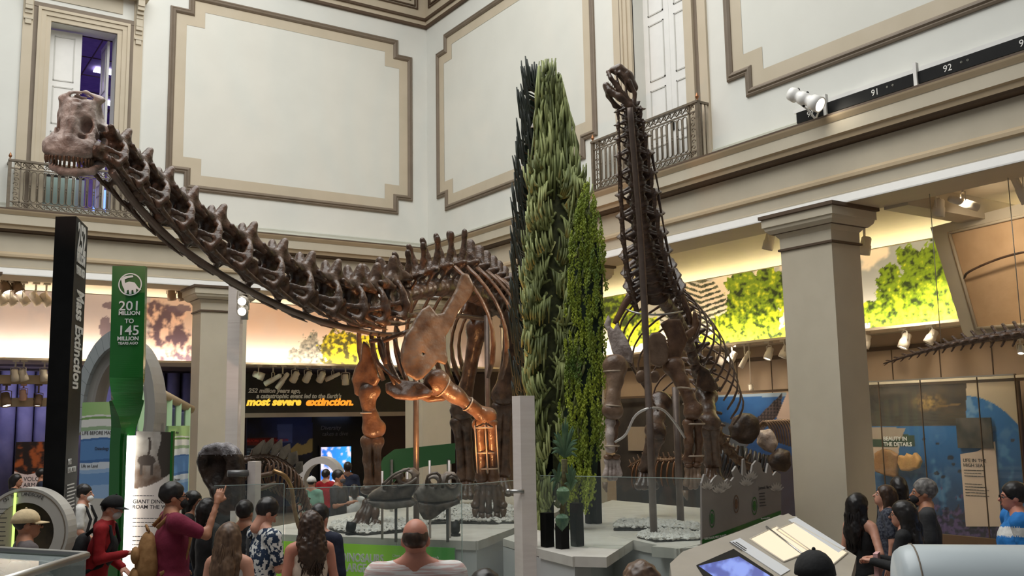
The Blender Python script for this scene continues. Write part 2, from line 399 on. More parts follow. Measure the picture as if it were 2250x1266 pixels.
wallpanel('R', 3.4, 11.17, 7.68, 12.31)
# ---------------------------------------------------------------- piers with capitals
def pier(x0, x1, y0, y1, name='column', lab=None, grp=None):
    b = MB(); b.box((x0, y0, 0), (x1, y1, 4.95)); r = root('column', ((x0+x1)/2, (y0+y1)/2, 0), lab, 'column', grp)
    b.build('shaft', M_CORN, r)
    prof = [(0.0, 4.93), (.03, 4.935), (.03, 4.965), (.005, 4.975), (.005, 5.13), (.03, 5.16), (.055, 5.2), (.10, 5.205), (.155, 5.26), (.17, 5.31), (.19, 5.315), (.19, 5.435), (.225, 5.445), (.225, 5.497)]
    mi = [1, 1, 1, 0, 0, 0, 1, 0, 0, 0, 0, 1, 1]; b = MB(); L = []
    for p, z in prof: L.append([(x0-p, y0-p, z), (x1+p, y0-p, z), (x1+p, y1+p, z), (x0-p, y1+p, z)])
    for i in range(len(L)-1): b.add(L[i]+L[i+1], [(k, (k+1) % 4, (k+1) % 4+4, k+4) for k in range(4)], mi[i])
    b.build('capital', [M_CORN, M_DK2], r)
pier(11.72, 12.37, 9.05, 10.0, lab='tall square beige column nearest the blue polo shirt man')
pier(11.72, 12.37, 15.2, 16.15, lab='square beige column mostly hidden behind the tall model tree')
pier(6.17, 7.2, 21.48, 22.13, lab='square beige column beside the pale metal mast')
pier(11.5, 12.3, 21.15, 22.05, lab='square beige corner pier behind the left skeleton')
pier(1.0, 2.0, 21.48, 22.13, lab='square beige column behind the black pylon')
# ---------------------------------------------------------------- aisle back walls
M_BACKL = mat('back_wall_dark', srgb(92, 78, 76), srgb(104, 88, 84), .7, scale=1)
M_BACKR = mat('back_wall_beige', srgb(178, 156, 132), srgb(188, 166, 142), .7, scale=1)
MB().box((-7, 29.0, 0), (17.4, 29.3, 6)).build('wall_back_left', M_BACKL, kind='structure')
MB().box((17.35, -4, 0), (17.7, 29.3, 6)).build('wall_back_right', M_BACKR, kind='structure')
# bulkheads that carry the murals
bl = MB().box((-7, 26.02, 4.0), (17, 29, 5.8)).build('wall_bulkhead_left', mat('bulkhead_soffit', srgb(112, 98, 92), None, .8), kind='structure')
br = MB().box((17.02, -4, 4.05), (17.4, 26.02, 5.8)).build('wall_bulkhead_right', M_CORN, kind='structure')
# ================================================================ SKELETONS
M_BONE = mat('dark_fossil_bone', (.04, .022, .014, 1), (.15, .085, .052, 1), .3, scale=7, detail=9, lo=.32, hi=.7, bump=.35, bscale=26, coat=.15)
M_BONE2 = mat('brown_fossil_bone', (.075, .034, .018, 1), (.25, .135, .075, 1), .34, scale=6, detail=9, lo=.3, hi=.72, bump=.45, bscale=20, coat=.15)
M_BONE3 = mat('tan_fossil_bone', (.10, .052, .028, 1), (.31, .205, .135, 1), .4, scale=4, detail=9, lo=.3, hi=.7, bump=.5, bscale=16, coat=.1)
M_SKULL = mat('grey_brown_skull_bone', (.17, .12, .10, 1), (.52, .44, .40, 1), .5, scale=8, detail=9, lo=.28, hi=.62, bump=.6, bscale=30)
M_TOOTH = mat('tooth_enamel', (.10, .055, .03, 1), (.20, .12, .07, 1), .3, scale=9)
M_MOUNT = mat('brown_steel_mount', (.16, .12, .10, 1), (.2, .155, .13, 1), .38, .4, scale=8)
M_STRAP = mat('tan_steel_strap', (.42, .33, .25, 1), (.5, .4, .3, 1), .4, .2, scale=8)
def bone(name, sdf, h, m, parent, warp=0, ws=6, **k):
    V, F = sdf.mesh(h, warp, ws); return place(name, npmesh(name, V, F, m), parent, **k)
_vc = {}
def vert_mesh(kind, m):
    if (kind, m.name) in _vc: return _vc[kind, m.name]
    s = SDF()
    if kind == 'cervical':
        s.chain([(-.46, 0, -.02), (-.2, 0, 0), (.15, 0, 0), (.5, 0, -.03)], [.19, .13, .12, .15], k=.06)
        s.cap((-.2, 0, .1), (.1, 0, .3), .12, .09, k=.1); s.cap((.1, 0, .1), (-.1, 0, .34), .09, .09, k=.1)
        for y in (-1, 1):
            s.chain([(-.05, y*.07, .36), (-.02, y*.24, .3), (.02, y*.36, .14), (.04, y*.39, -.02)], [.075, .05, .045, .07], k=.07)
            s.chain([(-.06, y*.06, .34), (-.13, y*.12, .54), (-.14, y*.15, .66)], [.11, .095, .085], k=.08)
            s.cap((-.14, y*.13, .58), (-.42, y*.2, .38), .035, .05, k=.08); s.cap((-.1, y*.1, .46), (.4, y*.2, .38), .05, .05, k=.09)
            s.chain([(.05, y*.1, .32), (.36, y*.19, .36), (.52, y*.22, .4)], [.055, .055, .075], k=.05, sq=((0, 0, 1), .6))
            s.chain([(-.1, y*.1, .36), (-.4, y*.19, .36), (-.52, y*.21, .33)], [.06, .055, .075], k=.05, sq=((0, 0, 1), .6))
            s.cap((.02, y*.38, .0), (-.42, y*.15, .1), .035, .05, k=.06); s.cap((.03, y*.38, .02), (.38, y*.13, .05), .035, .05, k=.06)
            s.cap((.28, y*.12, -.08), (.14, y*.33, -.17), .06, .06, k=.05); s.cap((.04, y*.39, -.02), (.12, y*.34, -.17), .055, .06, k=.05)
            s.chain([(.36, y*.32, -.15), (.1, y*.33, -.18), (-.4, y*.32, -.24), (-.85, y*.31, -.27)], [.02, .055, .04, .018], k=.03)
            s.ell((.0, y*.2, .13), (.24, .09, .12), k=.04, op=-1); s.ell((-.26, y*.15, .22), (.12, .07, .08), k=.03, op=-1)
            s.ell((.24, y*.15, .2), (.12, .07, .08), k=.03, op=-1)
        s.ell((-.02, 0, .37), (.44, .2, .05), k=.08); s.cap((-.12, 0, .34), (-.3, 0, .4), .05, .04, k=.06)
        for y in (-1, 1): s.cap((-.1, y*.12, .5), (-.36, y*.19, .4), .03, .04, k=.1); s.ell((.03, y*.33, .1), (.09, .04, .17), k=.06)
        h = .028
    elif kind in ('dorsal', 'dorsal_bifid'):
        s.chain([(-.2, 0, 0), (0, 0, 0), (.2, 0, 0)], [.21, .16, .21], k=.05)
        s.cap((0, 0, .12), (-.03, 0, .46), .14, .1, k=.1, sq=((0, 1, 0), .8))
        for y in (-1, 1):
            s.chain([(-.02, y*.08, .38), (0, y*.3, .5), (.02, y*.52, .52)], [.09, .06, .075], k=.07)
            s.cap((-.0, y*.14, .12), (.0, y*.45, .47), .04, .04, k=.08)
            s.chain([(0, y*.09, .42), (.2, y*.12, .46)], [.07, .06], k=.05); s.chain([(-.03, y*.08, .46), (-.22, y*.1, .44)], [.07, .06], k=.05)
            if kind == 'dorsal_bifid':
                s.chain([(-.03, y*.05, .44), (-.09, y*.14, .78), (-.07, y*.19, 1.12), (-.05, y*.2, 1.2)], [.1, .075, .06, .065], k=.07)
                s.cap((-.06, y*.12, .7), (-.2, y*.1, .46), .03, .05, k=.06)
            else:
                s.chain([(-.03, y*.03, .44), (-.1, y*.03, .8), (-.13, y*.03, 1.02)], [.1, .09, .1], k=.07, sq=((1, 0, 0), .7))
                s.cap((-.1, y*.04, .85), (-.02, y*.3, .5), .025, .04, k=.07)
        h = .03
    else:
        s.chain([(-.3, 0, 0), (0, 0, 0), (.3, 0, 0)], [.27, .22, .27], k=.06)
        s.chain([(-.05, 0, .15), (-.2, 0, .5), (-.3, 0, .75)], [.1, .085, .09], k=.06)
        for y in (-1, 1): s.cap((0, y*.15, .05), (-.08, y*.5, .0), .09, .06, k=.08); s.cap((.0, y*.06, .3), (.38, y*.07, .34), .06, .05, k=.05)
        s.cap((-.28, 0, -.2), (-.5, 0, -.62), .07, .06, k=.05); h = .045
    V, F = s.mesh(h, .006, 9); _vc[kind, m.name] = npmesh(kind, V, F, m); return _vc[kind, m.name]
def put_vert(kind, name, m, parent, p, t, sc, up=(0, 0, 1)):
    o = place(name, vert_mesh(kind, m), parent)
    o.matrix_basis = Matrix.Translation(p)@frame(t, up).to_4x4()@Matrix.Diagonal((sc[0], sc[1], sc[2], 1)); return o
def spline(pts, n):
    """Catmull-Rom through pts, n samples, even in parameter"""
    P = [Vector(p) for p in pts]; P = [P[0]*2-P[1]]+P+[P[-1]*2-P[-2]]; out = []; m = len(P)-3
    for i in range(n):
        u = i/(n-1)*m; k = min(int(u), m-1); t = u-k; a, b, c, d = P[k:k+4]
        out.append(.5*((2*b)+(c-a)*t+(2*a-5*b+4*c-d)*t*t+(3*b-a-3*c+d)*t**3))
    return out
def rib(parent, top, out, down, fwd, w, L, m, r=.035, curl=.5, n=9):
    """a flattened curved rib: leaves the vertebra outwards, bows out and hangs down"""
    pts = []
    for i in range(n):
        t = i/(n-1); a = t*(1.25+curl*.6)
        pts.append(Vector(top)+Vector(out)*w*math.sin(min(a*1.35, 2.2+curl*.4))+Vector(down)*L*(t**1.15)+Vector(fwd)*(-.22*L*t*t*.6))
    rad = [r*1.2, r]+[r*.85]*(n-6)+[r, r*1.2, r*1.4, r*1.0]
    b = MB(); b.tube(pts, rad, 8, flat=.55, up=fwd); return b.build('rib', m, parent)
def limb(parent, name, pts, rad, m, ends=1.5, h=.022, sq=None, **k):
    s = SDF(); s.chain(pts, rad, k=.08, sq=sq); a, b2 = np.array(pts[0]), np.array(pts[-1]); t = (b2-a)/np.linalg.norm(b2-a)
    side = np.cross(t, CF); side /= max(np.linalg.norm(side), 1e-6)
    for p, r, sg in ((a, rad[0], 1), (b2, rad[-1], -1)):
        for d in (-1, 1): s.ell(p+side*d*r*.6+t*sg*r*.2, (r*.55,)*3, k=r*.9)
    return bone(name, s, h, m, parent, .006, 7, **k)
def strap(parent, p, t, r, m=M_STRAP):
    b = MB(); x = Vector(t).normalized().orthogonal().normalized(); y = Vector(t).normalized().cross(x)
    b.tube([Vector(p)+(x*math.cos(a)+y*math.sin(a))*r for a in [i*math.pi/6 for i in range(13)]], .011, 6, cap=False); return b.build('strap', m, parent)
ZP = 1.0      # height of the fossil platform
# ---------------------------------------------------------------- large skeleton on the left
base = dep(950, 1120, 14.4); base.z = ZP
dino = root('sauropod_skeleton', base, 'large brown sauropod skeleton with neck stretched left and skull facing viewers', 'skeleton')
neckpx = [(240, 352, 9.45), (285, 396, 9.75), (330, 440, 10.05), (385, 488, 10.4), (447, 532, 10.8), (515, 574, 11.2), (585, 614, 11.65), (650, 646, 12.1), (712, 668, 12.55), (767, 682, 13.0), (815, 684, 13.4), (857, 670, 13.8)]
NP = [dep(*q) for q in neckpx]
for i, p in enumerate(NP):
    t = NP[max(i-1, 0)]-NP[min(i+1, 11)]; s = .50+.030*i
    L = (NP[max(i-1, 0)]-NP[min(i+1, 11)]).length/(2 if 0 < i < 11 else 1)
    put_vert('cervical', 'neck_vertebra', M_BONE, dino, p, t, (max(L*1.02, s*.85), s*.95, s*1.12))
backpx = [(893, 648, 14.15), (925, 640, 14.45), (953, 634, 14.8), (980, 632, 15.15), (1005, 634, 15.5), (1027, 640, 15.85), (1046, 648, 16.15), (1062, 656, 16.45), (1077, 664, 16.75), (1090, 672, 17.05), (1102, 680, 17.35), (1114, 690, 17.65), (1125, 702, 17.95)]
BP = [dep(*q) for q in backpx]
for i, p in enumerate(BP):
    t = BP[max(i-1, 0)]-BP[min(i+1, 12)]; s = .66+.02*min(i, 5)
    put_vert('dorsal_bifid' if i < 5 else 'dorsal', 'back_vertebra', M_BONE, dino, p, t, (.62, s*.95, s*(.78+.06*min(i, 4)-.012*max(i-5, 0))))
TP = spline([BP[-1], dep(1146, 742, 18.4), dep(1164, 800, 18.8), dep(1178, 870, 19.0), dep(1190, 940, 19.0)], 15)
for i in range(1, 15):
    put_vert('caudal', 'tail_vertebra', M_BONE, dino, TP[i], TP[i-1]-TP[min(i+1, 14)], (.4, .62-.03*i, .68-.033*i))
HD = (BP[0]-BP[9]); HD.z = 0; HD.normalize(); LF = Vector((-HD.y, HD.x, 0))   # heading, animal's left
for i in range(11):
    L = 1.5+.3*math.sin(i/10*3.0); w = .5+.16*math.sin(min(1, i/6)*1.5)-.03*max(0, i-6)
    for sd in (1, -1):
        if sd == 1 and i < 2: continue
        tp = BP[i]+LF*sd*.36+Vector((0, 0, .3))
        rib(dino, tp, LF*sd, (0, 0, -1), HD, w, L, M_BONE2 if (sd == 1 and i > 1) else M_BONE, .05, .75)
# front pairs of thin ribs and shoulder straps before the chest
for (x0, y0, x1, y1, x2, y2, d) in ((815, 735, 826, 790, 880, 842, 13.5), (832, 738, 838, 780, 868, 846, 13.6), (850, 740, 856, 790, 884, 850, 13.7), (866, 742, 880, 790, 893, 838, 13.75), (838, 752, 862, 742, 892, 730, 13.5), (812, 750, 838, 752, 848, 800, 13.4)):
    b = MB(); b.tube(spline([dep(x0, y0, d), dep(x1, y1, d-.1), dep(x2, y2, d-.2)], 8), [.03]*8, 7, flat=.6); b.build('rib', M_BONE, dino)
# skull (modelled in pixels of its own face, 4.35 mm each)
u = .00435; sk_o = dep(172, 295, 9.35)
SR = Matrix((Vector(CR), Vector(-CF), Vector(CU))).transposed()      # x right, y to the viewer, z up
SR = SR@Matrix.Rotation(math.radians(-10), 3, 'Z')@Matrix.Rotation(math.radians(4), 3, 'Y')
s = SDF()
s.ell((2, 0, 52), (40, 40, 40), k=18); s.ell((0, 14, 5), (44, 36, 48), k=18); s.ell((-8, 24, -32), (57, 42, 30), k=20); s.ell((-10, 34, -46), (50, 34, 16), k=12)
s.ell((6, -20, 30), (44, 40, 45), k=20); s.chain([(-34, 8, 74), (-14, 16, 84), (14, 16, 86), (38, 4, 80)], [9, 7, 7, 9], k=8)
s.chain([(42, -6, 78), (50, -18, 50), (54, -22, 10), (52, -18, -20)], [9, 8, 8, 10], k=10); s.chain([(-36, 0, 74), (-40, -14, 40), (-44, -18, 0)], [8, 8, 8], k=10)
s.chain([(2, 42, 60), (-2, 50, 20), (-6, 62, -20)], [7, 6, 7], k=12)
s.ell((4, 8, 80), (24, 30, 9), k=6, op=-1); s.ell((25, 44, 16), (13, 40, 20), k=5, op=-1); s.ell((-36, 40, 10), (8, 36, 19), k=5, op=-1); s.ell((0, 60, 66), (22, 24, 6), k=4, op=-1)
s.ell((52, -4, 52), (17, 34, 26), k=5, op=-1); s.ell((20, 52, -10), (10, 26, 6), k=4, op=-1); s.ell((40, 10, -6), (10, 14, 8), k=5, op=-1); s.ell((46, 0, 16), (8, 18, 10), k=4, op=-1)
V, F = s.mesh(2.6, 1.2, .07)
def skl(V): return np.array(V)*u@np.array(SR).T+np.array(sk_o)
sk = place('skull', npmesh('skull', skl(V), F, M_SKULL), dino, label='grey-brown skull with big nostril openings')
def spt(q): return Vector(skl([q])[0])
nt_ = 17
for i in range(nt_):
    a = math.pi*(.02+.96*i/(nt_-1)); px, py = -9-48*math.cos(a), 20+38*math.sin(a)
    b = MB(); b.tube([spt((px, py, -50)), spt((px, py+1, -62)), spt((px+.5, py-2, -74+3*abs(math.cos(a))))], [2.9*u, 2.9*u, 1.2*u], 6); b.build('tooth', M_TOOTH, sk)
s = SDF(); s.chain([(56, -34, -18), (54, -14, -52), (40, 22, -80), (14, 44, -88), (-16, 46, -88), (-40, 24, -78), (-54, -8, -56), (-56, -34, -22)], [13, 12, 8, 7, 7, 7, 9, 11], k=8)
s.chain([(40, 22, -80), (14, 44, -90), (-16, 46, -90), (-40, 24, -80)], [6]*4, k=8)
V, F = s.mesh(3, .8, .08); jw = place('lower_jaw', npmesh('lower_jaw', skl(V), F, M_SKULL), dino)
for i in range(13):
    a = math.pi*(.06+.88*i/12); px, py = -2-44*math.cos(a), 6+40*math.sin(a)
    b = MB(); b.tube([spt((px, py, -80)), spt((px, py, -68)), spt((px, py-2, -63))], [2.8*u, 2.8*u, 1.2*u], 6); b.build('tooth', M_TOOTH, jw)
b = MB(); b.tube([spt((54, -30, -8)), spt((40, 4, -28)), spt((32, 14, -52)), spt((38, 6, -66))], [4*u, 5*u, 6*u, 4*u], 8); b.build('cheek_bone', M_SKULL, dino)
# shoulder blade, visible side
A_, B_, C_ = dep(885, 790, 13.2), dep(975, 780, 13.5), dep(1025, 620, 13.85)
n_ = (B_-A_).cross(C_-A_).normalized(); ax_ = (B_-A_).normalized(); ay_ = n_.cross(ax_)
def on_plane_poly(px, o, n, ax, ay): return [((q-o).dot(ax), (q-o).dot(ay)) for q in (onP(x, y, o, n) for x, y in px)]
scap = [(1010, 602), (1024, 605), (1039, 634), (1027, 659), (1004, 688), (993, 716), (979, 739), (979, 767), (982, 790), (976, 803), (959, 796), (939, 819), (925, 832), (911, 838), (888, 824), (878, 799), (878, 770), (888, 736), (902, 719), (913, 696), (925, 681), (942, 671), (950, 679), (959, 691), (973, 688), (987, 662), (999, 637), (1007, 611)]
P2 = on_plane_poly(scap, A_, n_, ax_, ay_)
if n_.dot(Vector(CF)) > 0: pass
s = SDF(); s.plate(P2, A_, ax_, ay_, .085, rnd=.035, bend=.10)
q = onP(926, 778, A_, n_); s.cap(q-n_*.3, q+n_*.5, .028, op=-1, k=.02)
s.cap(onP(905, 800, A_, n_), onP(940, 700, A_, n_), .05, .05, k=.09)
bone('shoulder_blade', s, .018, M_BONE3, dino, .005, 8, label='broad tan-grey shoulder blade')
# foreleg with the orange glow
sh = dep(955, 838, 13.55); el = dep(1072, 920, 13.9)
limb(dino, 'upper_arm_bone', [sh, dep(1000, 868, 13.65), dep(1035, 893, 13.75), el], [.15, .11, .085, .125], M_BONE2)
for px, r, nm in ((1052, .062, 'forearm_bone'), (1078, .055, 'forearm_bone')):
    limb(dino, nm, [dep(px, 930, 13.85), dep(px+4, 985, 13.95), dep(px+6, 1052, 14.0)], [.08, r, .075], M_BONE2)
for dx in (-14, 0, 14): bone('wrist_bone', SDF().ell(dep(1073+dx, 1061, 14.0), (.075, .07, .045)), .015, M_BONE2, dino)
for x0, x1, y1 in ((1052, 1044, 1112), (1063, 1058, 1122), (1074, 1074, 1124), (1085, 1092, 1122), (1095, 1106, 1112)):
    limb(dino, 'foot_bone', [dep(x0, 1070, 14.0), dep((x0+x1)/2, 1092, 13.95), dep(x1, y1, 13.9)], [.05, .035, .05], M_BONE, h=.016)
    b = MB(); q = dep(x1, y1+6, 13.85); b.tube([q, q+Vector((0, 0, -.06)), q+Vector((0, 0, -.13))-Vector(CF)*.05], [.05, .045, .015], 8); b.build('toe_claw', M_BONE, dino)
for p, t, r in ((dep(1028, 888, 13.7), el-sh, .105), (dep(1064, 940, 13.85), (0, 0, 1), .14), (dep(1068, 995, 13.95), (0, 0, 1), .13), (dep(1074, 1030, 13.98), (0, 0, 1), .13), (dep(972, 850, 13.6), el-sh, .16)): strap(dino, p, t, r)
for px in (1043, 1066, 1090):
    b = MB(); b.tube([dep(px, 935, 13.72), dep(px+3, 990, 13.8), dep(px+6, 1040, 13.85)], .011, 6); b.build('strap', M_STRAP, dino)
# other foreleg
sc2 = [(800, 748), (812, 760), (820, 790), (836, 832), (828, 848), (806, 856), (795, 872), (782, 866), (774, 832), (782, 806), (792, 790)]
o2 = dep(805, 810, 13.6); n2 = Vector(CF)+LF*.3; n2.normalize(); ax2 = Vector((0, 0, 1)).cross(n2).normalized(); ay2 = n2.cross(ax2)
s = SDF(); s.plate(on_plane_poly(sc2, o2, n2, ax2, ay2), o2, ax2, ay2, .12, rnd=.05, bend=-.15); bone('shoulder_blade', s, .02, M_BONE2, dino, .006, 7)
limb(dino, 'upper_arm_bone', [dep(812, 858, 13.6), dep(808, 885, 13.6), dep(814, 915, 13.6), dep(822, 945, 13.62)], [.12, .085, .095, .13], M_BONE2)
strap(dino, dep(810, 908, 13.6), (0, 0, 1), .11)
for px, r in ((806, .06), (826, .045)): limb(dino, 'forearm_bone', [dep(px+2, 968, 13.6), dep(px+2, 1010, 13.62), dep(px+6, 1062, 13.65)], [.085, r, .07], M_BONE2)
for x0, y0, x1, y1 in ((806, 1104, 778, 1156), (818, 1100, 800, 1158), (828, 1098, 822, 1158), (812, 1102, 790, 1158)):
    limb(dino, 'foot_bone', [dep(x0, y0, 13.5), dep((x0+x1)/2, (y0+y1)/2, 13.4), dep(x1, y1, 13.3)], [.05, .038, .055], M_BONE, h=.016)
for q in ((830, 1150), (772, 1158)): bone('toe_claw', SDF().cap(dep(q[0], q[1], 13.3), dep(q[0]-8, q[1]-8, 13.35), .055, .02), .015, M_BONE, dino)
bone('wrist_bone', SDF().ell(dep(812, 1076, 13.62), (.14, .12, .08)), .02, M_BONE, dino)
# breast plates
for pts, d in (([(846, 842), (880, 834), (930, 842), (952, 860), (945, 872), (905, 880), (868, 876), (848, 862)], 13.45), ([(905, 846), (950, 850), (985, 868), (978, 880), (940, 884), (912, 872)], 13.75)):
    o2 = dep(pts[0][0], pts[0][1], d); n2 = Vector(CF)*.8-Vector((0, 0, 1))*.5; n2.normalize(); ax2 = Vector(CR); ax2 = (ax2-n2*ax2.dot(n2)).normalized(); ay2 = n2.cross(ax2)
    s = SDF(); s.plate(on_plane_poly(pts, o2, n2, ax2, ay2), o2, ax2, ay2, .09, rnd=.04, bend=.12); bone('breast_plate', s, .02, M_BONE2, dino, .006, 7)
# hind legs
for kx, hip, kn, an, ft, d in ((0, (1128, 700), (1106, 872), (1100, 1040), (1100, 1085), 16.9), (1, (1050, 720), (1014, 905), (1024, 1050), (1018, 1092), 17.3)):
    limb(dino, 'thigh_bone', [dep(*hip, d), dep((hip[0]*.5+kn[0]*.5), (hip[1]+kn[1])/2, d), dep(*kn, d)], [.17, .115, .17], M_BONE, h=.03)
    for e in (-9, 9): limb(dino, 'shin_bone', [dep(kn[0]+e, kn[1]+22, d), dep((kn[0]+an[0])/2+e, (kn[1]+an[1])/2, d), dep(an[0]+e, an[1], d)], [.11, .07, .09], M_BONE, h=.024)
    for e in (-20, -8, 5, 17): limb(dino, 'foot_bone', [dep(an[0]+e*.5, an[1]+12, d), dep(ft[0]+e, ft[1], d-.3)], [.07, .06], M_BONE, h=.022)
s = SDF(); o2 = dep(1118, 690, 17.2)
s.plate([(-.75, .1), (-.35, .42), (.2, .45), (.6, .25), (.7, .0), (.35, -.1), (.1, -.3), (-.1, -.3), (-.2, -.05)], BP[10]+LF*.42-Vector((0, 0, .1)), HD, Vector((0, 0, 1)), .1, rnd=.04); bone('hip_bone', s, .03, M_BONE, dino, .006, 7)
s = SDF(); s.plate([(-.75, .1), (-.35, .42), (.2, .45), (.6, .25), (.7, .0), (.35, -.1), (.1, -.3), (-.1, -.3), (-.2, -.05)], BP[10]-LF*.42-Vector((0, 0, .1)), HD, Vector((0, 0, 1)), .1, rnd=.04); bone('hip_bone', s, .03, M_BONE, dino, .006, 7)
# mount: tube under the neck and posts
b = MB(); b.tube(spline([dep(246, 378, 9.42), dep(300, 450, 9.9), dep(380, 530, 10.45), dep(470, 594, 11.0), dep(580, 655, 11.75), dep(680, 698, 12.45), dep(780, 724, 13.2), dep(880, 735, 14.0), BP[3]-Vector((0, 0, .45)), BP[8]-Vector((0, 0, .3))], 60), [.04]*60, 10)
b.tube([dep(880, 735, 14.0), dep(856, 690, 13.9)], .02, 6); b.build('neck_support_tube', M_MOUNT, dino)
for px, d, yt in ((914, 13.9, 735), (1072, 15.6, 690)):
    q = dep(px, 900, d); b = MB(); b.tube([(q.x, q.y, ZP), (q.x, q.y, dep(px, yt, d).z)], .042, 12); b.lathe([(.11, 0), (.11, .02), (.06, .03)], (q.x, q.y, ZP), 14); b.build('support_post', M_MOUNT, dino)
# ---------------------------------------------------------------- rearing skeleton in the middle
q = onZ(1437, 1182, ZP); d2 = root('rearing_sauropod_skeleton', q, 'smaller dark sauropod skeleton rearing up with neck raised and forefeet lifted', 'skeleton')
NK = spline([dep(1384, 244, 11.45), dep(1391, 310, 11.55), dep(1400, 400, 11.75), dep(1410, 500, 12.0), dep(1424, 585, 12.3), dep(1440, 640, 12.6)], 12)
for i, p in enumerate(NK):
    t = NK[max(i-1, 0)]-NK[min(i+1, 11)]; s = .36+.036*i; L = t.length/(2 if 0 < i < 11 else 1)
    put_vert('cervical', 'neck_vertebra', M_BONE, d2, p, t, (L*1.0, s*1.15, s), up=Vector(CF)+Vector(CR)*.25)
    if i > 2 and i % 2:
        for sd in (-1, 1):
            b = MB(); x0 = p+Vector(CR)*sd*s*.42-Vector(CF)*s*.15; b.tube([x0, x0-t*.5+Vector(CR)*sd*.02, x0-t*1.1+Vector(CR)*sd*.05], [.02, .014, .007], 6); b.build('neck_rib', M_BONE, d2)
BK = spline([NK[-1], dep(1462, 668, 13.1), dep(1490, 705, 13.7), dep(1515, 760, 14.3), dep(1535, 830, 14.9), dep(1548, 880, 15.3)], 13)
ax = (BK[1]-BK[11]).normalized(); up2 = (Vector((0, 0, 1))-ax*ax.z).normalized(); lf2 = up2.cross(ax)
for i in range(1, 13):
    put_vert('dorsal', 'back_vertebra', M_BONE, d2, BK[i], BK[i-1]-BK[min(i+1, 12)], (.42, .42, .42), up=up2)
for i in range(1, 11):
    w = .30+.16*math.sin(min(1, i/5)*1.5); L = .72+.32*math.sin(i/10*2.8)
    for sd in (1, -1): rib(d2, BK[i]+lf2*sd*.2+up2*.15, lf2*sd, -up2, ax, w, L, M_BONE, .024, .9)
TL = spline([BK[-1], dep(1575, 950, 16.2), dep(1620, 1010, 17.0), dep(1690, 1040, 17.6)], 9)
for i in range(1, 9): put_vert('caudal', 'tail_vertebra', M_BONE, d2, TL[i], TL[i-1]-TL[min(i+1, 8)], (.4, .42-.03*i, .45-.03*i))
# skull, mouth open upwards-left
u2 = 11.4/FPX
def s2(px, py, d=0): return np.array(dep(px, py, 11.4+d))
s = SDF()
s.chain([s2(1345, 154), s2(1360, 154), s2(1378, 170), s2(1390, 192)], [.034, .062, .07, .066], k=.05)
for o_ in (-.085, .085):
    s.chain([s2(1336, 158, o_*.4), s2(1342, 172, o_), s2(1360, 196, o_), s2(1380, 222, o_), s2(1393, 232, o_)], [.026, .025, .03, .034, .038], k=.02)
    s.chain([s2(1362, 160, o_*.8), s2(1383, 180, o_), s2(1395, 205, o_), s2(1393, 230, o_)], [.024, .024, .024, .028], k=.02)
    s.cap(s2(1372, 168, o_), s2(1378, 212, o_), .013, k=.02); s.cap(s2(1352, 158, o_*.7), s2(1362, 192, o_), .012, k=.02)
sk2 = bone('skull', s, .011, M_BONE, d2, .003, 14)
for i in range(9):
    t = i/8; p = Vector(s2(1335+26*t, 160+38*t, -.05-.04*t)); b = MB(); b.tube([p, p+Vector(CR)*-.012-Vector(CU)*.035], [.009, .003], 5); b.build('tooth', mat('pale_tooth', (.5, .45, .4, 1), None, .35), sk2)
s = SDF()
s.chain([s2(1332, 188), s2(1340, 200, -.03), s2(1362, 213, -.09), s2(1385, 232, -.1), s2(1394, 240, -.09)], [.042, .046, .046, .04, .036], k=.03)
s.chain([s2(1332, 190), s2(1337, 210, .03), s2(1352, 232, .09), s2(1368, 240, .09)], [.034, .03, .03, .026], k=.03)
jw2 = bone('lower_jaw', s, .012, M_BONE, d2, .003, 14)
for i in range(7):
    p = Vector(s2(1336+4.5*i, 186+2.8*i, -.03-.01*i)); b = MB(); b.tube([p, p+Vector(CU)*.04], [.009, .003], 5); b.build('tooth', mat('pale_tooth', (.5, .45, .4, 1)), jw2)
# shoulder girdle seen from the front
def flat(name, px, d, tilt, th, m, bend=.2, ny=0):
    o2 = dep(sum(p[0] for p in px)/len(px), sum(p[1] for p in px)/len(px), d); n2 = (Vector(CF)+Vector(CR)*tilt+Vector((0, 0, 1))*ny).normalized()
    ax2 = (Vector(CR)-n2*Vector(CR).dot(n2)).normalized(); ay2 = n2.cross(ax2)
    s = SDF(); s.plate(on_plane_poly(px, o2, n2, ax2, ay2), o2, ax2, ay2, th, rnd=th*.42, bend=bend); return bone(name, s, .014, m, d2, .004, 10)
flat('breast_plate', [(1420, 745), (1432, 732), (1448, 728), (1462, 740), (1470, 765), (1468, 795), (1450, 808), (1432, 802), (1420, 782)], 12.1, 0, .06, M_BONE3, .3)
flat('coracoid_bone', [(1452, 712), (1468, 702), (1495, 700), (1505, 728), (1512, 745), (1500, 775), (1490, 800), (1470, 796), (1464, 770), (1468, 745)], 12.2, -.4, .06, M_BONE2, .2)
flat('shoulder_blade', [(1525, 682), (1532, 690), (1536, 716), (1528, 735), (1508, 748), (1496, 742), (1505, 730), (1522, 718), (1522, 700)], 12.4, -.6, .05, M_BONE2, .1)
flat('shoulder_blade', [(1336, 690), (1342, 704), (1340, 716), (1348, 724), (1356, 708), (1362, 722), (1376, 742), (1390, 775), (1388, 800), (1370, 792), (1352, 790), (1344, 770), (1334, 728), (1326, 714)], 12.4, .5, .07, M_SKULL, .2)
for pts in ([(1455, 640), (1478, 636), (1496, 652), (1510, 680), (1520, 715)], [(1395, 642), (1376, 664), (1362, 690), (1350, 712)]):
    b = MB(); b.tube(spline([dep(x, y, 12.5) for x, y in pts], 12), [.05, .05, .05, .05, .048, .045, .045, .04, .04, .04, .035, .03], 8, flat=.5); b.build('shoulder_blade', M_BONE2, d2)
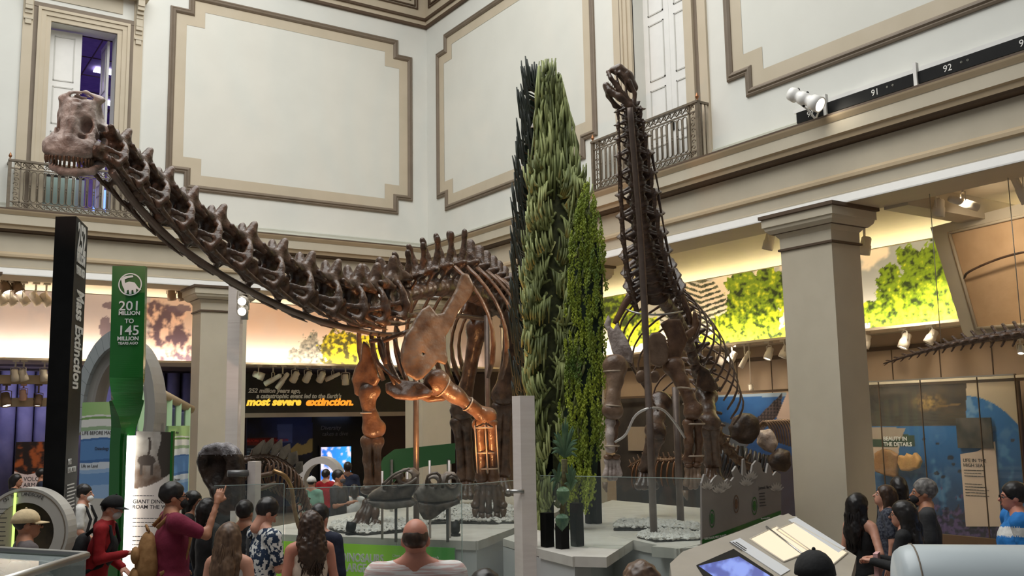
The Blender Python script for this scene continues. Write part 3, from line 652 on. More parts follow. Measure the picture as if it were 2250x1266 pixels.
for cx, cy in ((1408, 828), (1438, 828)): flat('breast_bone', [(cx+12*math.cos(a)*(1 if cx > 1420 else 1), cy+15*math.sin(a)) for a in [i*math.pi/5 for i in range(10)]], 12.0, 0, .05, M_BONE3, .2)
b = MB(); b.tube(spline([dep(1376, 680, 12.1), dep(1400, 688, 11.95), dep(1440, 692, 11.9), dep(1480, 688, 12.0), dep(1500, 684, 12.2)], 12), .012, 6); b.build('mount_wire', M_STEEL, d2)
# forelegs, hanging
limb(d2, 'upper_arm_bone', [dep(1352, 800, 12.2), dep(1352, 835, 12.15), dep(1347, 870, 12.1), dep(1346, 905, 12.05)], [.125, .09, .075, .105], M_BONE3, h=.018)
limb(d2, 'forearm_bone', [dep(1341, 925, 12.05), dep(1340, 955, 12.0), dep(1341, 988, 12.0)], [.055, .04, .05], M_SKULL, h=.014)
limb(d2, 'forearm_bone', [dep(1352, 928, 12.1), dep(1349, 955, 12.05), dep(1348, 988, 12.02)], [.05, .034, .04], M_BONE2, h=.014)
limb(d2, 'upper_arm_bone', [dep(1478, 802, 12.2), dep(1497, 838, 12.15), dep(1512, 870, 12.1), dep(1524, 905, 12.05)], [.11, .08, .065, .1], M_BONE2, h=.018)
limb(d2, 'forearm_bone', [dep(1513, 930, 12.05), dep(1513, 970, 12.05), dep(1512, 1012, 12.05)], [.06, .045, .055], M_BONE2, h=.014)
limb(d2, 'forearm_bone', [dep(1532, 930, 12.1), dep(1535, 970, 12.1), dep(1533, 1012, 12.1)], [.06, .042, .055], M_BONE2, h=.014)
for cx, cy, mm in ((1345, 1004, M_SKULL), (1522, 1022, M_BONE3)):
    for dx in (-9, 9): bone('wrist_bone', SDF().ell(dep(cx+dx, cy, 12.05), (.06, .055, .035)), .012, M_BONE2, d2)
    for k in range(4):
        e = -13+9*k; L = (50, 58, 58, 46)[k]
        limb(d2, 'foot_bone', [dep(cx+e*.8, cy+9, 12.05), dep(cx+e, cy+9+L*.5, 12.0), dep(cx+e*1.1, cy+L*.85, 11.98)], [.034, .022, .03], mm, h=.011)
    b = MB(); q = dep(cx-16, cy+56, 11.95); b.tube([q, q-Vector((0, 0, .06)), q-Vector((0, 0, .12))+Vector(CR)*.02], [.035, .03, .008], 8); b.build('toe_claw', M_BONE3, d2)
for p, t, r in ((dep(1350, 816, 12.2), (0, 0, 1), .135), (dep(1346, 893, 12.07), (.1, 0, 1), .11), (dep(1345, 980, 12.0), (0, 0, 1), .085), (dep(1505, 855, 12.1), (.2, 0, 1), .1), (dep(1518, 890, 12.1), (.2, 0, 1), .095), (dep(1524, 932, 12.1), (0, 0, 1), .135), (dep(1524, 1002, 12.1), (0, 0, 1), .12)): strap(d2, p, t, r)
# hind legs on the platform
for hp, kn, an in (((1552, 868), (1560, 930), (1566, 1020)), ((1452, 880), (1440, 950), (1420, 1030))):
    D = 14.3
    limb(d2, 'thigh_bone', [dep(*hp, 14.9), dep((hp[0]+kn[0])/2, (hp[1]+kn[1])/2, 14.6), dep(*kn, D)], [.14, .1, .13], M_BONE, h=.024)
    for e in (-7, 7): limb(d2, 'shin_bone', [dep(kn[0]+e, kn[1]+12, D), dep(an[0]+e, an[1], D+.2)], [.08, .065], M_BONE, h=.02)
    for e in (-14, -4, 6, 15):
        q = dep(an[0]+e*1.3, an[1]+40, D); q.z = max(q.z, ZP+.05); limb(d2, 'foot_bone', [dep(an[0]+e*.6, an[1]+12, D+.2), q], [.05, .05], M_BONE, h=.018)
flat('hip_bone', [(1536, 800), (1556, 812), (1572, 838), (1580, 855), (1562, 862), (1545, 860), (1530, 850)], 14.7, -.4, .1, M_BONE, .1)
b = MB(); b.tube([onZ(1437, 1182, ZP)]+spline([dep(1429, 960, 11.55), dep(1420, 760, 11.85), dep(1410, 560, 11.8), dep(1398, 400, 11.5), dep(1384, 236, 11.25)], 24), [.045]*5+[.042]*10+[.036]*10, 12); b.build('support_post', M_MOUNT, d2)
q = dep(1490, 1000, 13.2); b = MB(); b.tube([(q.x, q.y, ZP), (q.x, q.y, dep(1490, 850, 13.2).z)], .05, 12); b.build('support_post', M_MOUNT, d2)
b = MB(); b.tube(spline([dep(1351, 972, 11.95), dep(1375, 955, 11.9), dep(1395, 915, 11.75), dep(1424, 898, 11.62), dep(1455, 900, 11.75), dep(1480, 925, 11.9), dep(1505, 962, 12.0)], 24), .016, 8); b.build('mount_arm', mat('pale_steel', (.6, .58, .55, 1), None, .4, .3), d2)
# ================================================================ PLATFORMS, TREES, BARRIERS
M_STONE = mat('pale_stone_slab', srgb(205, 200, 192), srgb(218, 214, 206), .5, scale=4)
M_PLINTH = mat('white_plinth_panel', srgb(205, 206, 206), None, .45, scale=2)
M_PEB = mat('white_pebbles', srgb(196, 192, 184), srgb(232, 230, 224), .6, scale=9, lo=.3, hi=.7)
M_GLASS = glassmat('barrier_glass', (.93, .96, .95, 1), .05)
M_GEDGE = mat('glass_edge', srgb(178, 196, 190), None, .2)
def platform(px, name, lab, extra=()):
    P = [onZ(x, y, ZP) for x, y in px]+[Vector((p[0], p[1], ZP)) for p in extra]; c = sum(P, Vector())/len(P); c.z = 0
    r = root(name, c, lab, 'platform')
    b = MB(); b.prism([(p.x, p.y, 0) for p in P], (0, 0, ZP-.1)); b.build('plinth_body', M_PLINTH, r)
    b = MB(); b.prism([(p.x, p.y, ZP-.09) for p in P], (0, 0, .085)); b.build('deck', M_STONE, r)
    n = len(px)
    for i in range(n-1):                                     # edge stones, one by one
        a, e = P[i], P[i+1]; L = (e-a).length; k = max(1, round(L/1.15)); t = (e-a)/L; nn = Vector((-t.y, t.x, 0))
        if (c-a).dot(nn) < 0: nn = -nn
        for j in range(k):
            q0 = a+t*(L*j/k+.004); q1 = a+t*(L*(j+1)/k-.004); b = MB()
            b.prism([(v.x, v.y, ZP-.1) for v in (q0-nn*.02, q1-nn*.02, q1+nn*.34, q0+nn*.34)], (0, 0, .1005+.0013*(i*3+j))); b.build('edge_stone', M_STONE, r)
    return r
PA = platform([(560, 1172), (1047, 1190), (1186, 1140)], 'fossil_platform', 'large pale stone platform under the left sauropod skeleton', ((10.8, 13.95), (10.5, 16.6), (9.2, 16.6), (5.0, 13.6)))
PB = platform([(1187, 1206), (1262, 1224), (1345, 1178), (1490, 1208), (1690, 1165)], 'fossil_platform', 'pale stone platform under the rearing skeleton and model trees', ((11.3, 9.6), (11.3, 13.75), (8.6, 11.8), (6.65, 10.2)))
def pebble_patch(px, lab, n=900, z=ZP):
    P = [onZ(x, y, z) for x, y in px]; c = sum(P, Vector())/len(P); c.z = z
    r = root('pebble_bed', c, lab, 'gravel')
    b = MB(); b.prism([(p.x, p.y, z+.002) for p in P], (0, 0, .02)); b.build('tray', mat('dark_tray', (.03, .028, .025, 1), None, .6), r)
    V = []; F = []; xs = [p.x for p in P]; ys = [p.y for p in P]; k = 0; rng = random.Random(n)
    def inside(x, y):
        s = False
        for i in range(len(P)):
            a, b2 = P[i], P[i-1]
            if (a.y > y) != (b2.y > y) and x < (b2.x-a.x)*(y-a.y)/(b2.y-a.y)+a.x: s = not s
        return s
    while k < n:
        x, y = rng.uniform(min(xs), max(xs)), rng.uniform(min(ys), max(ys))
        if not inside(x, y): continue
        q = np.array([x, y, z+.03+rng.random()*.03]); s = rng.uniform(.018, .045); a = rng.random()*6.3
        R = np.array([[math.cos(a), -math.sin(a), 0], [math.sin(a), math.cos(a), 0], [0, 0, 1]])@np.diag([s*rng.uniform(.9, 1.6), s, s*rng.uniform(.5, .9)])
        o = np.array([(1, 0, 0), (0, 1, 0), (-1, 0, 0), (0, -1, 0), (.2, .1, 1), (-.1, .2, -1)])@R.T+q; m = len(V); V.extend(o)
        F += [(m+i, m+(i+1) % 4, m+4) for i in range(4)]+[(m+(i+1) % 4, m+i, m+5) for i in range(4)]; k += 1
    place('pebbles', npmesh('pebbles', V, F, M_PEB, False), r, kind='stuff')
pebble_patch([(722, 1162), (740, 1150), (800, 1138), (870, 1146), (935, 1150), (938, 1162), (880, 1170), (800, 1178), (745, 1172)], 'bed of white pebbles under the left forefoot bones', 1000)
pebble_patch([(940, 1152), (950, 1128), (1010, 1116), (1090, 1108), (1128, 1118), (1130, 1152), (1080, 1152), (1000, 1150)], 'bed of white pebbles under the orange lit foot', 1300)
pebble_patch([(1348, 1166), (1360, 1150), (1430, 1148), (1540, 1160), (1540, 1172), (1450, 1166)], 'bed of white pebbles behind the rearing skeleton post', 800)
pebble_patch([(1400, 1184), (1425, 1172), (1480, 1172), (1540, 1180), (1540, 1190), (1440, 1194)], 'small bed of white pebbles around the rearing skeleton post', 700)
# ---------------------------------------------------------------- model trees
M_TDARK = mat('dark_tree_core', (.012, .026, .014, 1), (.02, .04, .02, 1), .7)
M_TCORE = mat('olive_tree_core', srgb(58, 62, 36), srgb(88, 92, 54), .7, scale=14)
M_TBLK = mat('unlit_back_fronds', (.006, .010, .007, 1), (.012, .02, .012, 1), .6)  # near-black tone puts the shade of the unlit tree back into the colour
M_TGRN = mat('sage_green_fronds', srgb(104, 114, 66), srgb(158, 166, 104), .6, scale=3, lo=.3, hi=.7)
M_TG = [M_TGRN, mat('sage_green_light', srgb(132, 142, 88), srgb(176, 182, 122), .6, scale=3), mat('sage_green_deep', srgb(78, 86, 46), srgb(116, 124, 70), .6, scale=3)]
M_TYEL = mat('bright_leaf_green', srgb(70, 98, 28), srgb(158, 172, 50), .6, scale=2.2, lo=.35, hi=.62)
TD = 13.3; q = onZ(1235, 1140, ZP); TO = dep(1220, 700, TD)
tree = root('model_conifer', Vector((TO.x, TO.y, ZP)), 'tall columnar model conifer with sage green drooping fronds and dark back', 'tree')
tn = Vector(CF); tn.z = 0; tn.normalize(); trt = Vector((0, 0, 1)).cross(tn)*-1
def tp(x, y, off=0.0):
    """point on the vertical tree face (plane through the trunk axis), moved off towards the viewer"""
    return onP(x, y, TO, tn)-tn*off
LE = [(130, 1210), (140, 1183), (200, 1180), (300, 1173), (400, 1166), (500, 1162), (600, 1158), (700, 1155), (800, 1158), (900, 1166), (1000, 1176), (1140, 1188)]
RE = [(130, 1220), (160, 1228), (200, 1240), (300, 1262), (400, 1280), (480, 1292), (600, 1296), (800, 1290), (1000, 1290), (1140, 1285)]
def ip(t, y): return float(np.interp(y, [a for a, _ in t], [b_ for _, b_ in t]))
core = [(ip(LE, y)+8, y) for y in range(190, 1101, 70)]+[(ip(RE, y)-8, y) for y in range(1100, 189, -70)]
b = MB(); b.prism([tp(x, y) for x, y in core], tn*.10); b.build('core', M_TCORE, tree)
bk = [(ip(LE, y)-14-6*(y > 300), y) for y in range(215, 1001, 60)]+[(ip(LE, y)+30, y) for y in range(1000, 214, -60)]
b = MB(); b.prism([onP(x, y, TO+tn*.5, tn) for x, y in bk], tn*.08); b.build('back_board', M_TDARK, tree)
rng = random.Random(3)
def frond(pts, r, b, seg=5): b.tube(pts, [r*.9]+[r]*(len(pts)-2)+[r*.5], seg)
# rear fronds along the left edge, pointing upward, shade put into their colour
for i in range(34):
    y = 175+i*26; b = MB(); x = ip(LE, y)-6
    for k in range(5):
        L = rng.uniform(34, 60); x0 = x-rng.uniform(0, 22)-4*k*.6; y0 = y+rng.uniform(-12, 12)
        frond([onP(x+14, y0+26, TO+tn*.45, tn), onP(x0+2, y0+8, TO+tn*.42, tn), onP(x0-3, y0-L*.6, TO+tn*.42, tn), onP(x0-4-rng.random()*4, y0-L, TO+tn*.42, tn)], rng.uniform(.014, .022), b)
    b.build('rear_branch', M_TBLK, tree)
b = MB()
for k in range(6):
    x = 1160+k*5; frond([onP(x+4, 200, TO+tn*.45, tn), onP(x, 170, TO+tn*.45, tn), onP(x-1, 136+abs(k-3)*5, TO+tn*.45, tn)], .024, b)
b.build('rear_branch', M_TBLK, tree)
# upright needles of the crown
for i in range(30):
    b = MB(); y = 440-i*9
    for k in range(6):
        l, r_ = ip(LE, y-20), ip(RE, y-20); x = l+(r_-l)*(k+rng.random())/6; L = rng.uniform(50, 130); top = max((130 if 1208 < x < 1222 or x < 1194 else 158)+rng.uniform(0, 22), y-L)
        l2, r2 = ip(LE, top), ip(RE, top); x2 = min(max(x+rng.uniform(-8, 8), l2), r2)
        frond([tp(x, y, .02), tp((x+x2)/2+rng.uniform(-7, 7), (y+top)/2, .05+rng.random()*.12), tp(x2, top, .05+rng.random()*.06)], rng.uniform(.015, .024), b)
    b.build('branch', M_TG[i % 3], tree)
# drooping hand-like branches down the face
for i in range(210):
    y = 372+i*3.6+rng.uniform(-8, 8); l, r_ = ip(LE, y), ip(RE, y) if y < 560 else ip(RE, y)-rng.uniform(8, 40)
    f = (i*.618) % 1; x = l+(r_-l)*(.08+.84*f); d = -1 if f < .45 else 1; b = MB(); L = rng.uniform(26, 62); off = .06+.14*rng.random()
    tipx = max(l-6, min(r_+4, x+d*L)); droop = rng.uniform(10, 30)
    stem = [tp(x, y, off*.4), tp(x+(tipx-x)*.4, y+droop*.9, off), tp(x+(tipx-x)*.8, y+droop*.7, off+.06), tp(tipx, y-4, off+.08)]
    frond(stem, rng.uniform(.017, .025), b)
    up = rng.random() < .5
    for k in range(rng.randint(4, 7)):
        t = .15+.8*k/6; sx = x+(tipx-x)*t; sy = y+droop*math.sin(t*2.6)*.95; ln = rng.uniform(26, 60)*(-1 if up else 1); bend = d*rng.uniform(2, 16)*(1 if up else .4)
        frond([tp(sx, sy, off+.04), tp(sx+bend*.7, sy+ln*.5, off+.09), tp(sx+bend*.9, sy+ln, off+.06)], rng.uniform(.013, .02), b, 5)
    b.build('branch', M_TG[i % 3], tree)
for i in range(26):                                           # fans that stand out along the left edge
    y = 470+i*26; x = ip(LE, y); b = MB()
    for k in range(6): frond([tp(x+26, y+30, .05), tp(x+12-k*3, y+20-k*3, .1), tp(x+2-k*1.2, y-8-k*3, .1), tp(x-1-k*.4+rng.uniform(-2, 2), y-38-rng.uniform(0, 18)+k*8, .09)], rng.uniform(.014, .02), b, 5)
    b.build('branch', M_TG[i % 2], tree)
for k in (-1, 1):
    b = MB(); q = TO+trt*.16*k; b.box((q.x-.06, q.y-.06, ZP), (q.x+.06, q.y+.06, 2.2)); b.build('stand', M_BLACK, tree)
b = MB(); b.prism([onP(x, y, TO+tn*.2, tn) for x, y in ((1166, 280), (1179, 279), (1182, 256), (1176, 258))], tn*.01); b.build('paper_tag', M_WHITE, tree)
# bright leafy tree to its right
T2 = dep(1296, 800, 13.0); tr2 = root('model_leafy_tree', Vector((T2.x, T2.y, ZP)), 'bright yellow-green feathery model tree beside the tall conifer', 'tree')
RE2 = [(405, 1292), (430, 1300), (480, 1312), (520, 1322), (600, 1332), (700, 1334), (800, 1334), (900, 1330), (1000, 1324), (1060, 1318), (1130, 1300)]
LE2 = [(405, 1286), (480, 1262), (560, 1248), (620, 1250), (700, 1238), (760, 1232), (820, 1236), (900, 1228), (1000, 1224), (1130, 1240)]
P = [(ip(LE2, y)+10, y) for y in range(470, 1121, 65)]+[(ip(RE2, y)-8, y) for y in range(1120, 469, -65)]
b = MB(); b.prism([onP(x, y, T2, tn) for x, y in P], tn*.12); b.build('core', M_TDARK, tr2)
V = []; F = []; strands = []
for i in range(150):
    y0 = rng.uniform(440, 1130); x0 = ip(LE2, y0)+(ip(RE2, y0)-ip(LE2, y0))*rng.random(); strands.append((x0, y0, rng.uniform(50, 110), rng.uniform(-14, 14), rng.uniform(.0, .16)))
for x0, y0, L, lean, off in strands:
    for k in range(int(L*.75)):
        t = k/(L*.75); y = y0-L*t; x = x0+lean*t+rng.gauss(0, 3.2*(1-.6*t))
        if not (ip(LE2, y)-3 < x < ip(RE2, y)+3) or y < 408: continue
        q = np.array(onP(x, y, T2, tn)-tn*(off+.03+rng.random()*.05)); s = rng.uniform(.011, .02); d = np.array([rng.gauss(0, .35), rng.gauss(0, .35), 1.0]); d /= np.linalg.norm(d)
        a = np.cross(d, np.array(tn)+np.random.randn(3)*.3); a /= np.linalg.norm(a); c2 = np.cross(d, a); m = len(V)
        V += [q-d*s*1.1, q+a*s*.8, q+c2*s*.5, q-a*s*.8, q-c2*s*.5, q+d*s*1.7]
        F += [(m, m+2, m+1), (m, m+3, m+2), (m, m+4, m+3), (m, m+1, m+4), (m+5, m+1, m+2), (m+5, m+2, m+3), (m+5, m+3, m+4), (m+5, m+4, m+1)]
place('foliage', npmesh('foliage', V, F, M_TYEL, False), tr2, kind='stuff')
for x in (1297, 1312):
    b = MB(); q = onZ(x, 1150, ZP); b.box((q.x-.05, q.y-.05, ZP), (q.x+.05, q.y+.05, 2.0)); b.build('stand', M_BLACK, tr2)
# small cycad in front
q0 = onZ(1236, 1206, ZP); cd = 1
cyc = root('model_cycad', q0, 'small blue-green model cycad with strap leaves in front of the conifer', 'plant')
M_CYC = mat('blue_green_strap_leaf', srgb(62, 98, 80), srgb(120, 150, 110), .5, scale=5); M_TRK = mat('scaly_trunk', srgb(78, 74, 48), srgb(110, 104, 66), .7, scale=30)
cdep = (q0-Vector(CP)).dot(Vector(CF))
def cp(x, y, o=0): return dep(x, y, cdep+.05+o)
def strapleaf(a, m_, e, w, parent):
    P = spline([a, m_, e], 7); b = MB(); nv = Vector(CF)
    for s_ in (0,):
        vs = []
        for i, p in enumerate(P):
            t = (P[min(i+1, 6)]-P[max(i-1, 0)]).normalized(); sd = t.cross(nv).normalized(); ww = w*math.sin(.35+2.6*i/6)
            vs += [p-sd*ww, p-nv*ww*.5, p+sd*ww, p+nv*.006]
        fs = [(i*4+k, i*4+(k+1) % 4, i*4+4+(k+1) % 4, i*4+4+k) for i in range(6) for k in range(4)]
        b.add(vs, fs, 0, False)
    return b.build('leaf', M_CYC, parent)
for cx, cy, n, R, spread in ((1241, 1006, 15, 88, 1.2), (1254, 1078, 9, 62, .8), (1226, 1060, 5, 52, 1.2)):
    for i in range(n):
        a = (i/(n-1)-.5)*2*spread+rng.uniform(-.08, .08)+(-.5 if cx < 1230 else 0); L = R*(1-.42*abs(a)/spread)*rng.uniform(.88, 1.05); o = rng.uniform(-.12, .06)
        ex, ey = cx+math.sin(a)*L*.62, cy-math.cos(a)*L; 
        strapleaf(cp(cx, cy), cp(cx+(ex-cx)*.55, cy+(ey-cy)*.66, o*.7), cp(ex, ey+abs(a)*10, o), .019, cyc)
for cx, cy, h in ((1237, 1070, 44), (1235, 1130, 40)):
    for i in range(9):
        a = (i-4)/4; strapleaf(cp(cx, cy, -.12), cp(cx+a*10, cy+h*.22, -.2), cp(cx+a*11, cy+h*(.95-.3*abs(a)), -.18), .022, cyc)
b = MB(); b.tube([cp(1240, 1010), cp(1240, 1060), (q0.x, q0.y, ZP+.3)], [.035, .03, .03], 8); b.build('trunk', M_TRK, cyc)
for dx, y in ((0, 1150), (.18, 1110), (-.16, 1130)):
    b = MB(); p = q0+trt*dx+tn*abs(dx)*1.3; b.box((p.x-.055, p.y-.055, ZP), (p.x+.055, p.y+.055, cp(1236, y).z)); b.build('black_post', M_BLACK, cyc)
# ---------------------------------------------------------------- glass barriers and the steel post
M_POST = mat('pinkish_aluminium', srgb(238, 226, 219), srgb(244, 233, 226), .5, 0, scale=2, stretch=(1, 1, 12))
def vpanel(name, a, c, ztop, zbot, m, th=.014, lab=None, cat=None, parent=None, top_edge=True):
    a, c = Vector(a), Vector(c); a.z = c.z = zbot; t = (c-a).normalized(); n = Vector((-t.y, t.x, 0))*th
    r = root(name, (a+c)/2, lab, cat)
    b = MB(); b.prism([a, c, c+n, a+n], (0, 0, ztop-zbot)); b.build('pane', m, r)
    if top_edge:
        b = MB(); up = Vector((0, 0, .006)); zt = Vector((0, 0, ztop-zbot))
        b.prism([a+zt, c+zt, c+n+zt, a+n+zt], up); b.prism([c, c+n, c+n+t*.006, c+t*.006], zt); b.build('polished_edge', M_GEDGE, r)
    return r
def glass_run(x0, y0, x1, y1, d0, d1, lab):
    a, c = dep(x0, y0, d0), dep(x1, y1, d1); return vpanel('glass_barrier', a, c, (a.z+c.z)/2, .06, M_GLASS, lab=lab, cat='barrier')
glass_run(628, 1066, 1014, 1071, 10.3, 10.7, 'clear glass barrier panel before the green dinosaurs sign')
glass_run(470, 1066, 624, 1066, 10.1, 10.3, 'clear glass barrier panel beside the dark arched fossil')
glass_run(1014, 1071, 1160, 1050, 10.7, 11.6, 'narrow glass barrier panel left of the steel post')
glass_run(1186, 1046, 1541, 1052, 11.3, 10.2, 'clear glass barrier panel in front of the rearing skeleton')
pp = dep(1150, 900, 11.2); zt = dep(1150, 870, 11.2).z
post = root('steel_post', (pp.x, pp.y, 0), 'pale square steel post between the glass barriers', 'post')
e1 = Vector(CR); e1.z = 0; e1.normalize(); ang = math.atan2(e1.y, e1.x)+.5
Rz = Matrix.Translation((pp.x, pp.y, 0))@Matrix.Rotation(ang, 4, 'Z')
b = MB(); b.box((-.095, -.095, 0), (.095, .095, zt), M=Rz); b.build('body', M_POST, post)
b = MB(); b.box((.094, -.045, .4), (.098, .05, zt-.05), M=Rz); b.build('inlay', mat('dark_inlay', srgb(70, 64, 62), None, .5), post)
b = MB(); c_ = dep(1140, 1080, 10.95); b.tube([c_-Vector(CR)*.12, c_+Vector(CR)*.06], .022, 10); b.ball(c_-Vector(CR)*.12, .03); b.build('clamp', M_STEEL, post)
pq = dep(559, 1030, 10.35); zt = dep(559, 1014, 10.35).z
post2 = root('barrier_post', (pq.x, pq.y, 0), 'short steel barrier post beside the dark arched fossil', 'post')
Rz = Matrix.Translation((pq.x, pq.y, 0))@Matrix.Rotation(math.atan2(e1.y, e1.x)-.4, 4, 'Z')
b = MB(); b.box((-.05, -.05, 0), (.05, .05, zt), M=Rz); b.build('body', M_POST, post2)
b = MB(); b.box((-.075, -.03, 0), (-.05, .06, zt-.01), M=Rz); b.build('channel', M_BLACK, post2)
b = MB(); b.tube([dep(545, 1040, 10.3), dep(500, 1041, 10.2)], .035, 10); b.build('bracket_arm', mat('grey_steel', (.18, .18, .18, 1), None, .4, .6), post2)
# ---------------------------------------------------------------- pair of skull casts on rods
M_CAST = mat('dark_cast_bone', (.05, .035, .027, 1), (.22, .17, .13, 1), .4, scale=7, bump=.3); M_CAST2 = mat('grey_cast_bone', (.14, .115, .095, 1), (.3, .26, .22, 1), .5, scale=6, bump=.3)
def skullcast(px, holes, jaw, d, rod, lab, m1, m2, pale=()):
    rx, r0, r1 = rod; q = onZ(rx, 1190, ZP); dd = d
    r = root('skull_cast', Vector((dep(rx, r0, d).x, dep(rx, r0, d).y, ZP)), lab, 'fossil skull')
    n2 = Vector(CF)*-1; n2 = Vector(CF); o2 = dep(px[0][0], px[0][1], d); ax2 = Vector(CR); ay2 = n2.cross(ax2); ay2 = ay2 if ay2.z > 0 else -ay2
    ax3 = ay2.cross(n2); 
    s = SDF(); pl = [((p-o2).dot(ax3), (p-o2).dot(ay2)) for p in (onP(x, y, o2, n2) for x, y in px)]; s.plate(pl, o2, ax3, ay2, .24, rnd=.06, bend=.3)
    for hx, hy, hr, hv in holes: c = np.array(dep(hx, hy, d)); f_ = np.array(CF); s.cap(c-f_*.4, c+f_*.4, hr, op=-1, k=.02)
    V, F = s.mesh(.013, .004, 12); place('cranium', npmesh('cranium', V, F, m1), r)
    for ch in pale:
        b = MB(); b.tube(spline([dep(x, y, d-.12) for x, y in ch], 9), .016, 6); b.build('bar', m2, r)
    s = SDF(); s.plate([((p-o2).dot(ax3), (p-o2).dot(ay2)) for p in (onP(x, y, o2, n2) for x, y in jaw)], o2+n2*.0, ax3, ay2, .2, rnd=.04); V, F = s.mesh(.015, .004, 12); place('jaw', npmesh('jaw', V, F, m2), r)
    b = MB(); t_ = dep(rx, r0, d); b.tube([(t_.x, t_.y, ZP), t_], .018, 8); b.build('rod', mat('rod_grey', (.2, .2, .2, 1), None, .4, .5), r)
skullcast([(806, 1094), (815, 1082), (840, 1068), (862, 1046), (884, 1032), (908, 1030), (921, 1042), (918, 1058), (912, 1078), (905, 1092), (870, 1096), (830, 1098)], [(895, 1046, .062, 0), (868, 1058, .045, 0), (848, 1070, .025, 0)],
          [(808, 1098), (850, 1098), (905, 1094), (918, 1104), (905, 1112), (850, 1118), (822, 1112)], 11.75, (870, 1100, 0), 'dark skull cast with long snout pointing left', M_CAST, M_CAST2, [[(840, 1066), (868, 1042), (900, 1030)], [(875, 1070), (900, 1062), (916, 1050)]])
skullcast([(912, 1082), (918, 1072), (935, 1060), (938, 1046), (956, 1038), (970, 1046), (980, 1038), (998, 1040), (1010, 1058), (1012, 1080), (1000, 1098), (960, 1102), (918, 1100)], [(953, 1058, .05, 0), (993, 1060, .055, 0), (974, 1066, .02, 0)],
          [(918, 1100), (960, 1104), (1008, 1094), (1012, 1104), (980, 1118), (950, 1140), (932, 1140), (922, 1124)], 11.65, (983, 1104, 0), 'grey skull cast with two round eye rings', M_CAST2, M_CAST, [[(936, 1068), (940, 1046), (960, 1040), (968, 1054), (956, 1074)], [(980, 1060), (985, 1044), (1000, 1044), (1008, 1060), (998, 1074), (984, 1068), (980, 1060)]])
for px in (840, 895, 944, 987):                                # thin upright rods behind the casts
    d = 12.1; t_ = dep(px, 1012 if px > 900 else 1035, d); b = MB(); b.tube([(t_.x, t_.y, ZP), t_], .016, 8)
    b.build('slim_rod', mat('rod_pale', (.5, .45, .42, 1), None, .4, .4), label={840: 'slim pale rod left of the long snouted skull cast', 895: 'slim pale rod behind the long snouted skull cast', 944: 'slim pale rod behind the grey ringed skull cast', 987: 'slim pale rod right of the grey ringed skull cast'}[px], cat='rod')
# ================================================================ MURALS, DOORS, BALCONIES, LAMPS
def projpx(V):
    d = np.asarray(V)-CP; z = d@CF; return np.stack([PCX+FPX*(d@CR)/z, PCY-FPX*(d@CU)/z], 1)
def fb(x, y, s, o=4): return mnoise.fractal(Vector((x*s, y*s, s*37.7)), 1.0, 2.0, o)
def lerp(a, b, t): return tuple(a[i]+(b[i]-a[i])*t for i in range(3))
def s3(r, g, b): return srgb(r, g, b)[:3]
def sstep(a, b, x): t = min(1, max(0, (x-a)/(b-a))); return t*t*(3-2*t)
def printed(name, c00, c10, c01, nu, nv, fn, m, parent=None, thick=.02, **k):
    """flat printed board: c00 lower-left, c10 lower-right, c01 upper-left; fn(x, y) gives the artwork's colour, drawn in picture units"""
    c00, c10, c01 = (np.array(c) for c in (c00, c10, c01)); U, Vv = np.meshgrid(np.linspace(0, 1, nu+1), np.linspace(0, 1, nv+1))
    P = c00+U.reshape(-1, 1)*(c10-c00)+Vv.reshape(-1, 1)*(c01-c00); px = projpx(P)
    C = [fn(x, y, u_, v_) for (x, y), u_, v_ in zip(px, U.ravel(), Vv.ravel())]
    i = np.arange((nu+1)*(nv+1)).reshape(nv+1, nu+1); F = np.stack([i[:-1, :-1], i[:-1, 1:], i[1:, 1:], i[1:, :-1]], -1).reshape(-1, 4)
    n = np.cross(c10-c00, c01-c00); n /= np.linalg.norm(n); bk = np.array([c00, c10, c10+c01-c00, c01])-n*thick; N = len(P)
    V = np.concatenate([P, bk]); C = list(C)+[(.1, .1, .1)]*4; co = [i[0, 0], i[0, -1], i[-1, -1], i[-1, 0]]
    F = np.concatenate([F, [[N+3, N+2, N+1, N]], [[co[j], N+j, N+(j+1) % 4, co[(j+1) % 4]] for j in range(4)]])
    return place(name, npmesh(name, V, F, m, False, np.array(C)), parent, **k)
M_PRINT = vmat('printed_artwork', .6)
CR_R = [(1640, 640, 50, 52), (1695, 640, 42, 60), (1660, 700, 70, 50), (1600, 705, 30, 40), (1580, 745, 60, 25), (1680, 745, 90, 28), (2010, 570, 38, 30), (2065, 565, 40, 55), (2040, 620, 70, 50), (1950, 610, 26, 26), (1985, 650, 60, 45), (2070, 660, 60, 60), (1930, 690, 60, 36), (2020, 700, 110, 30), (1360, 690, 40, 60), (1400, 720, 50, 40), (1330, 640, 22, 24)]
def crown(x, y, L, warp=16, s=.035):
    w = fb(x, y, s)*warp; w2 = fb(x+91, y+40, s)*warp; return max(1-math.hypot((x+w-cx)/rx, (y+w2-cy)/ry) for cx, cy, rx, ry in L)
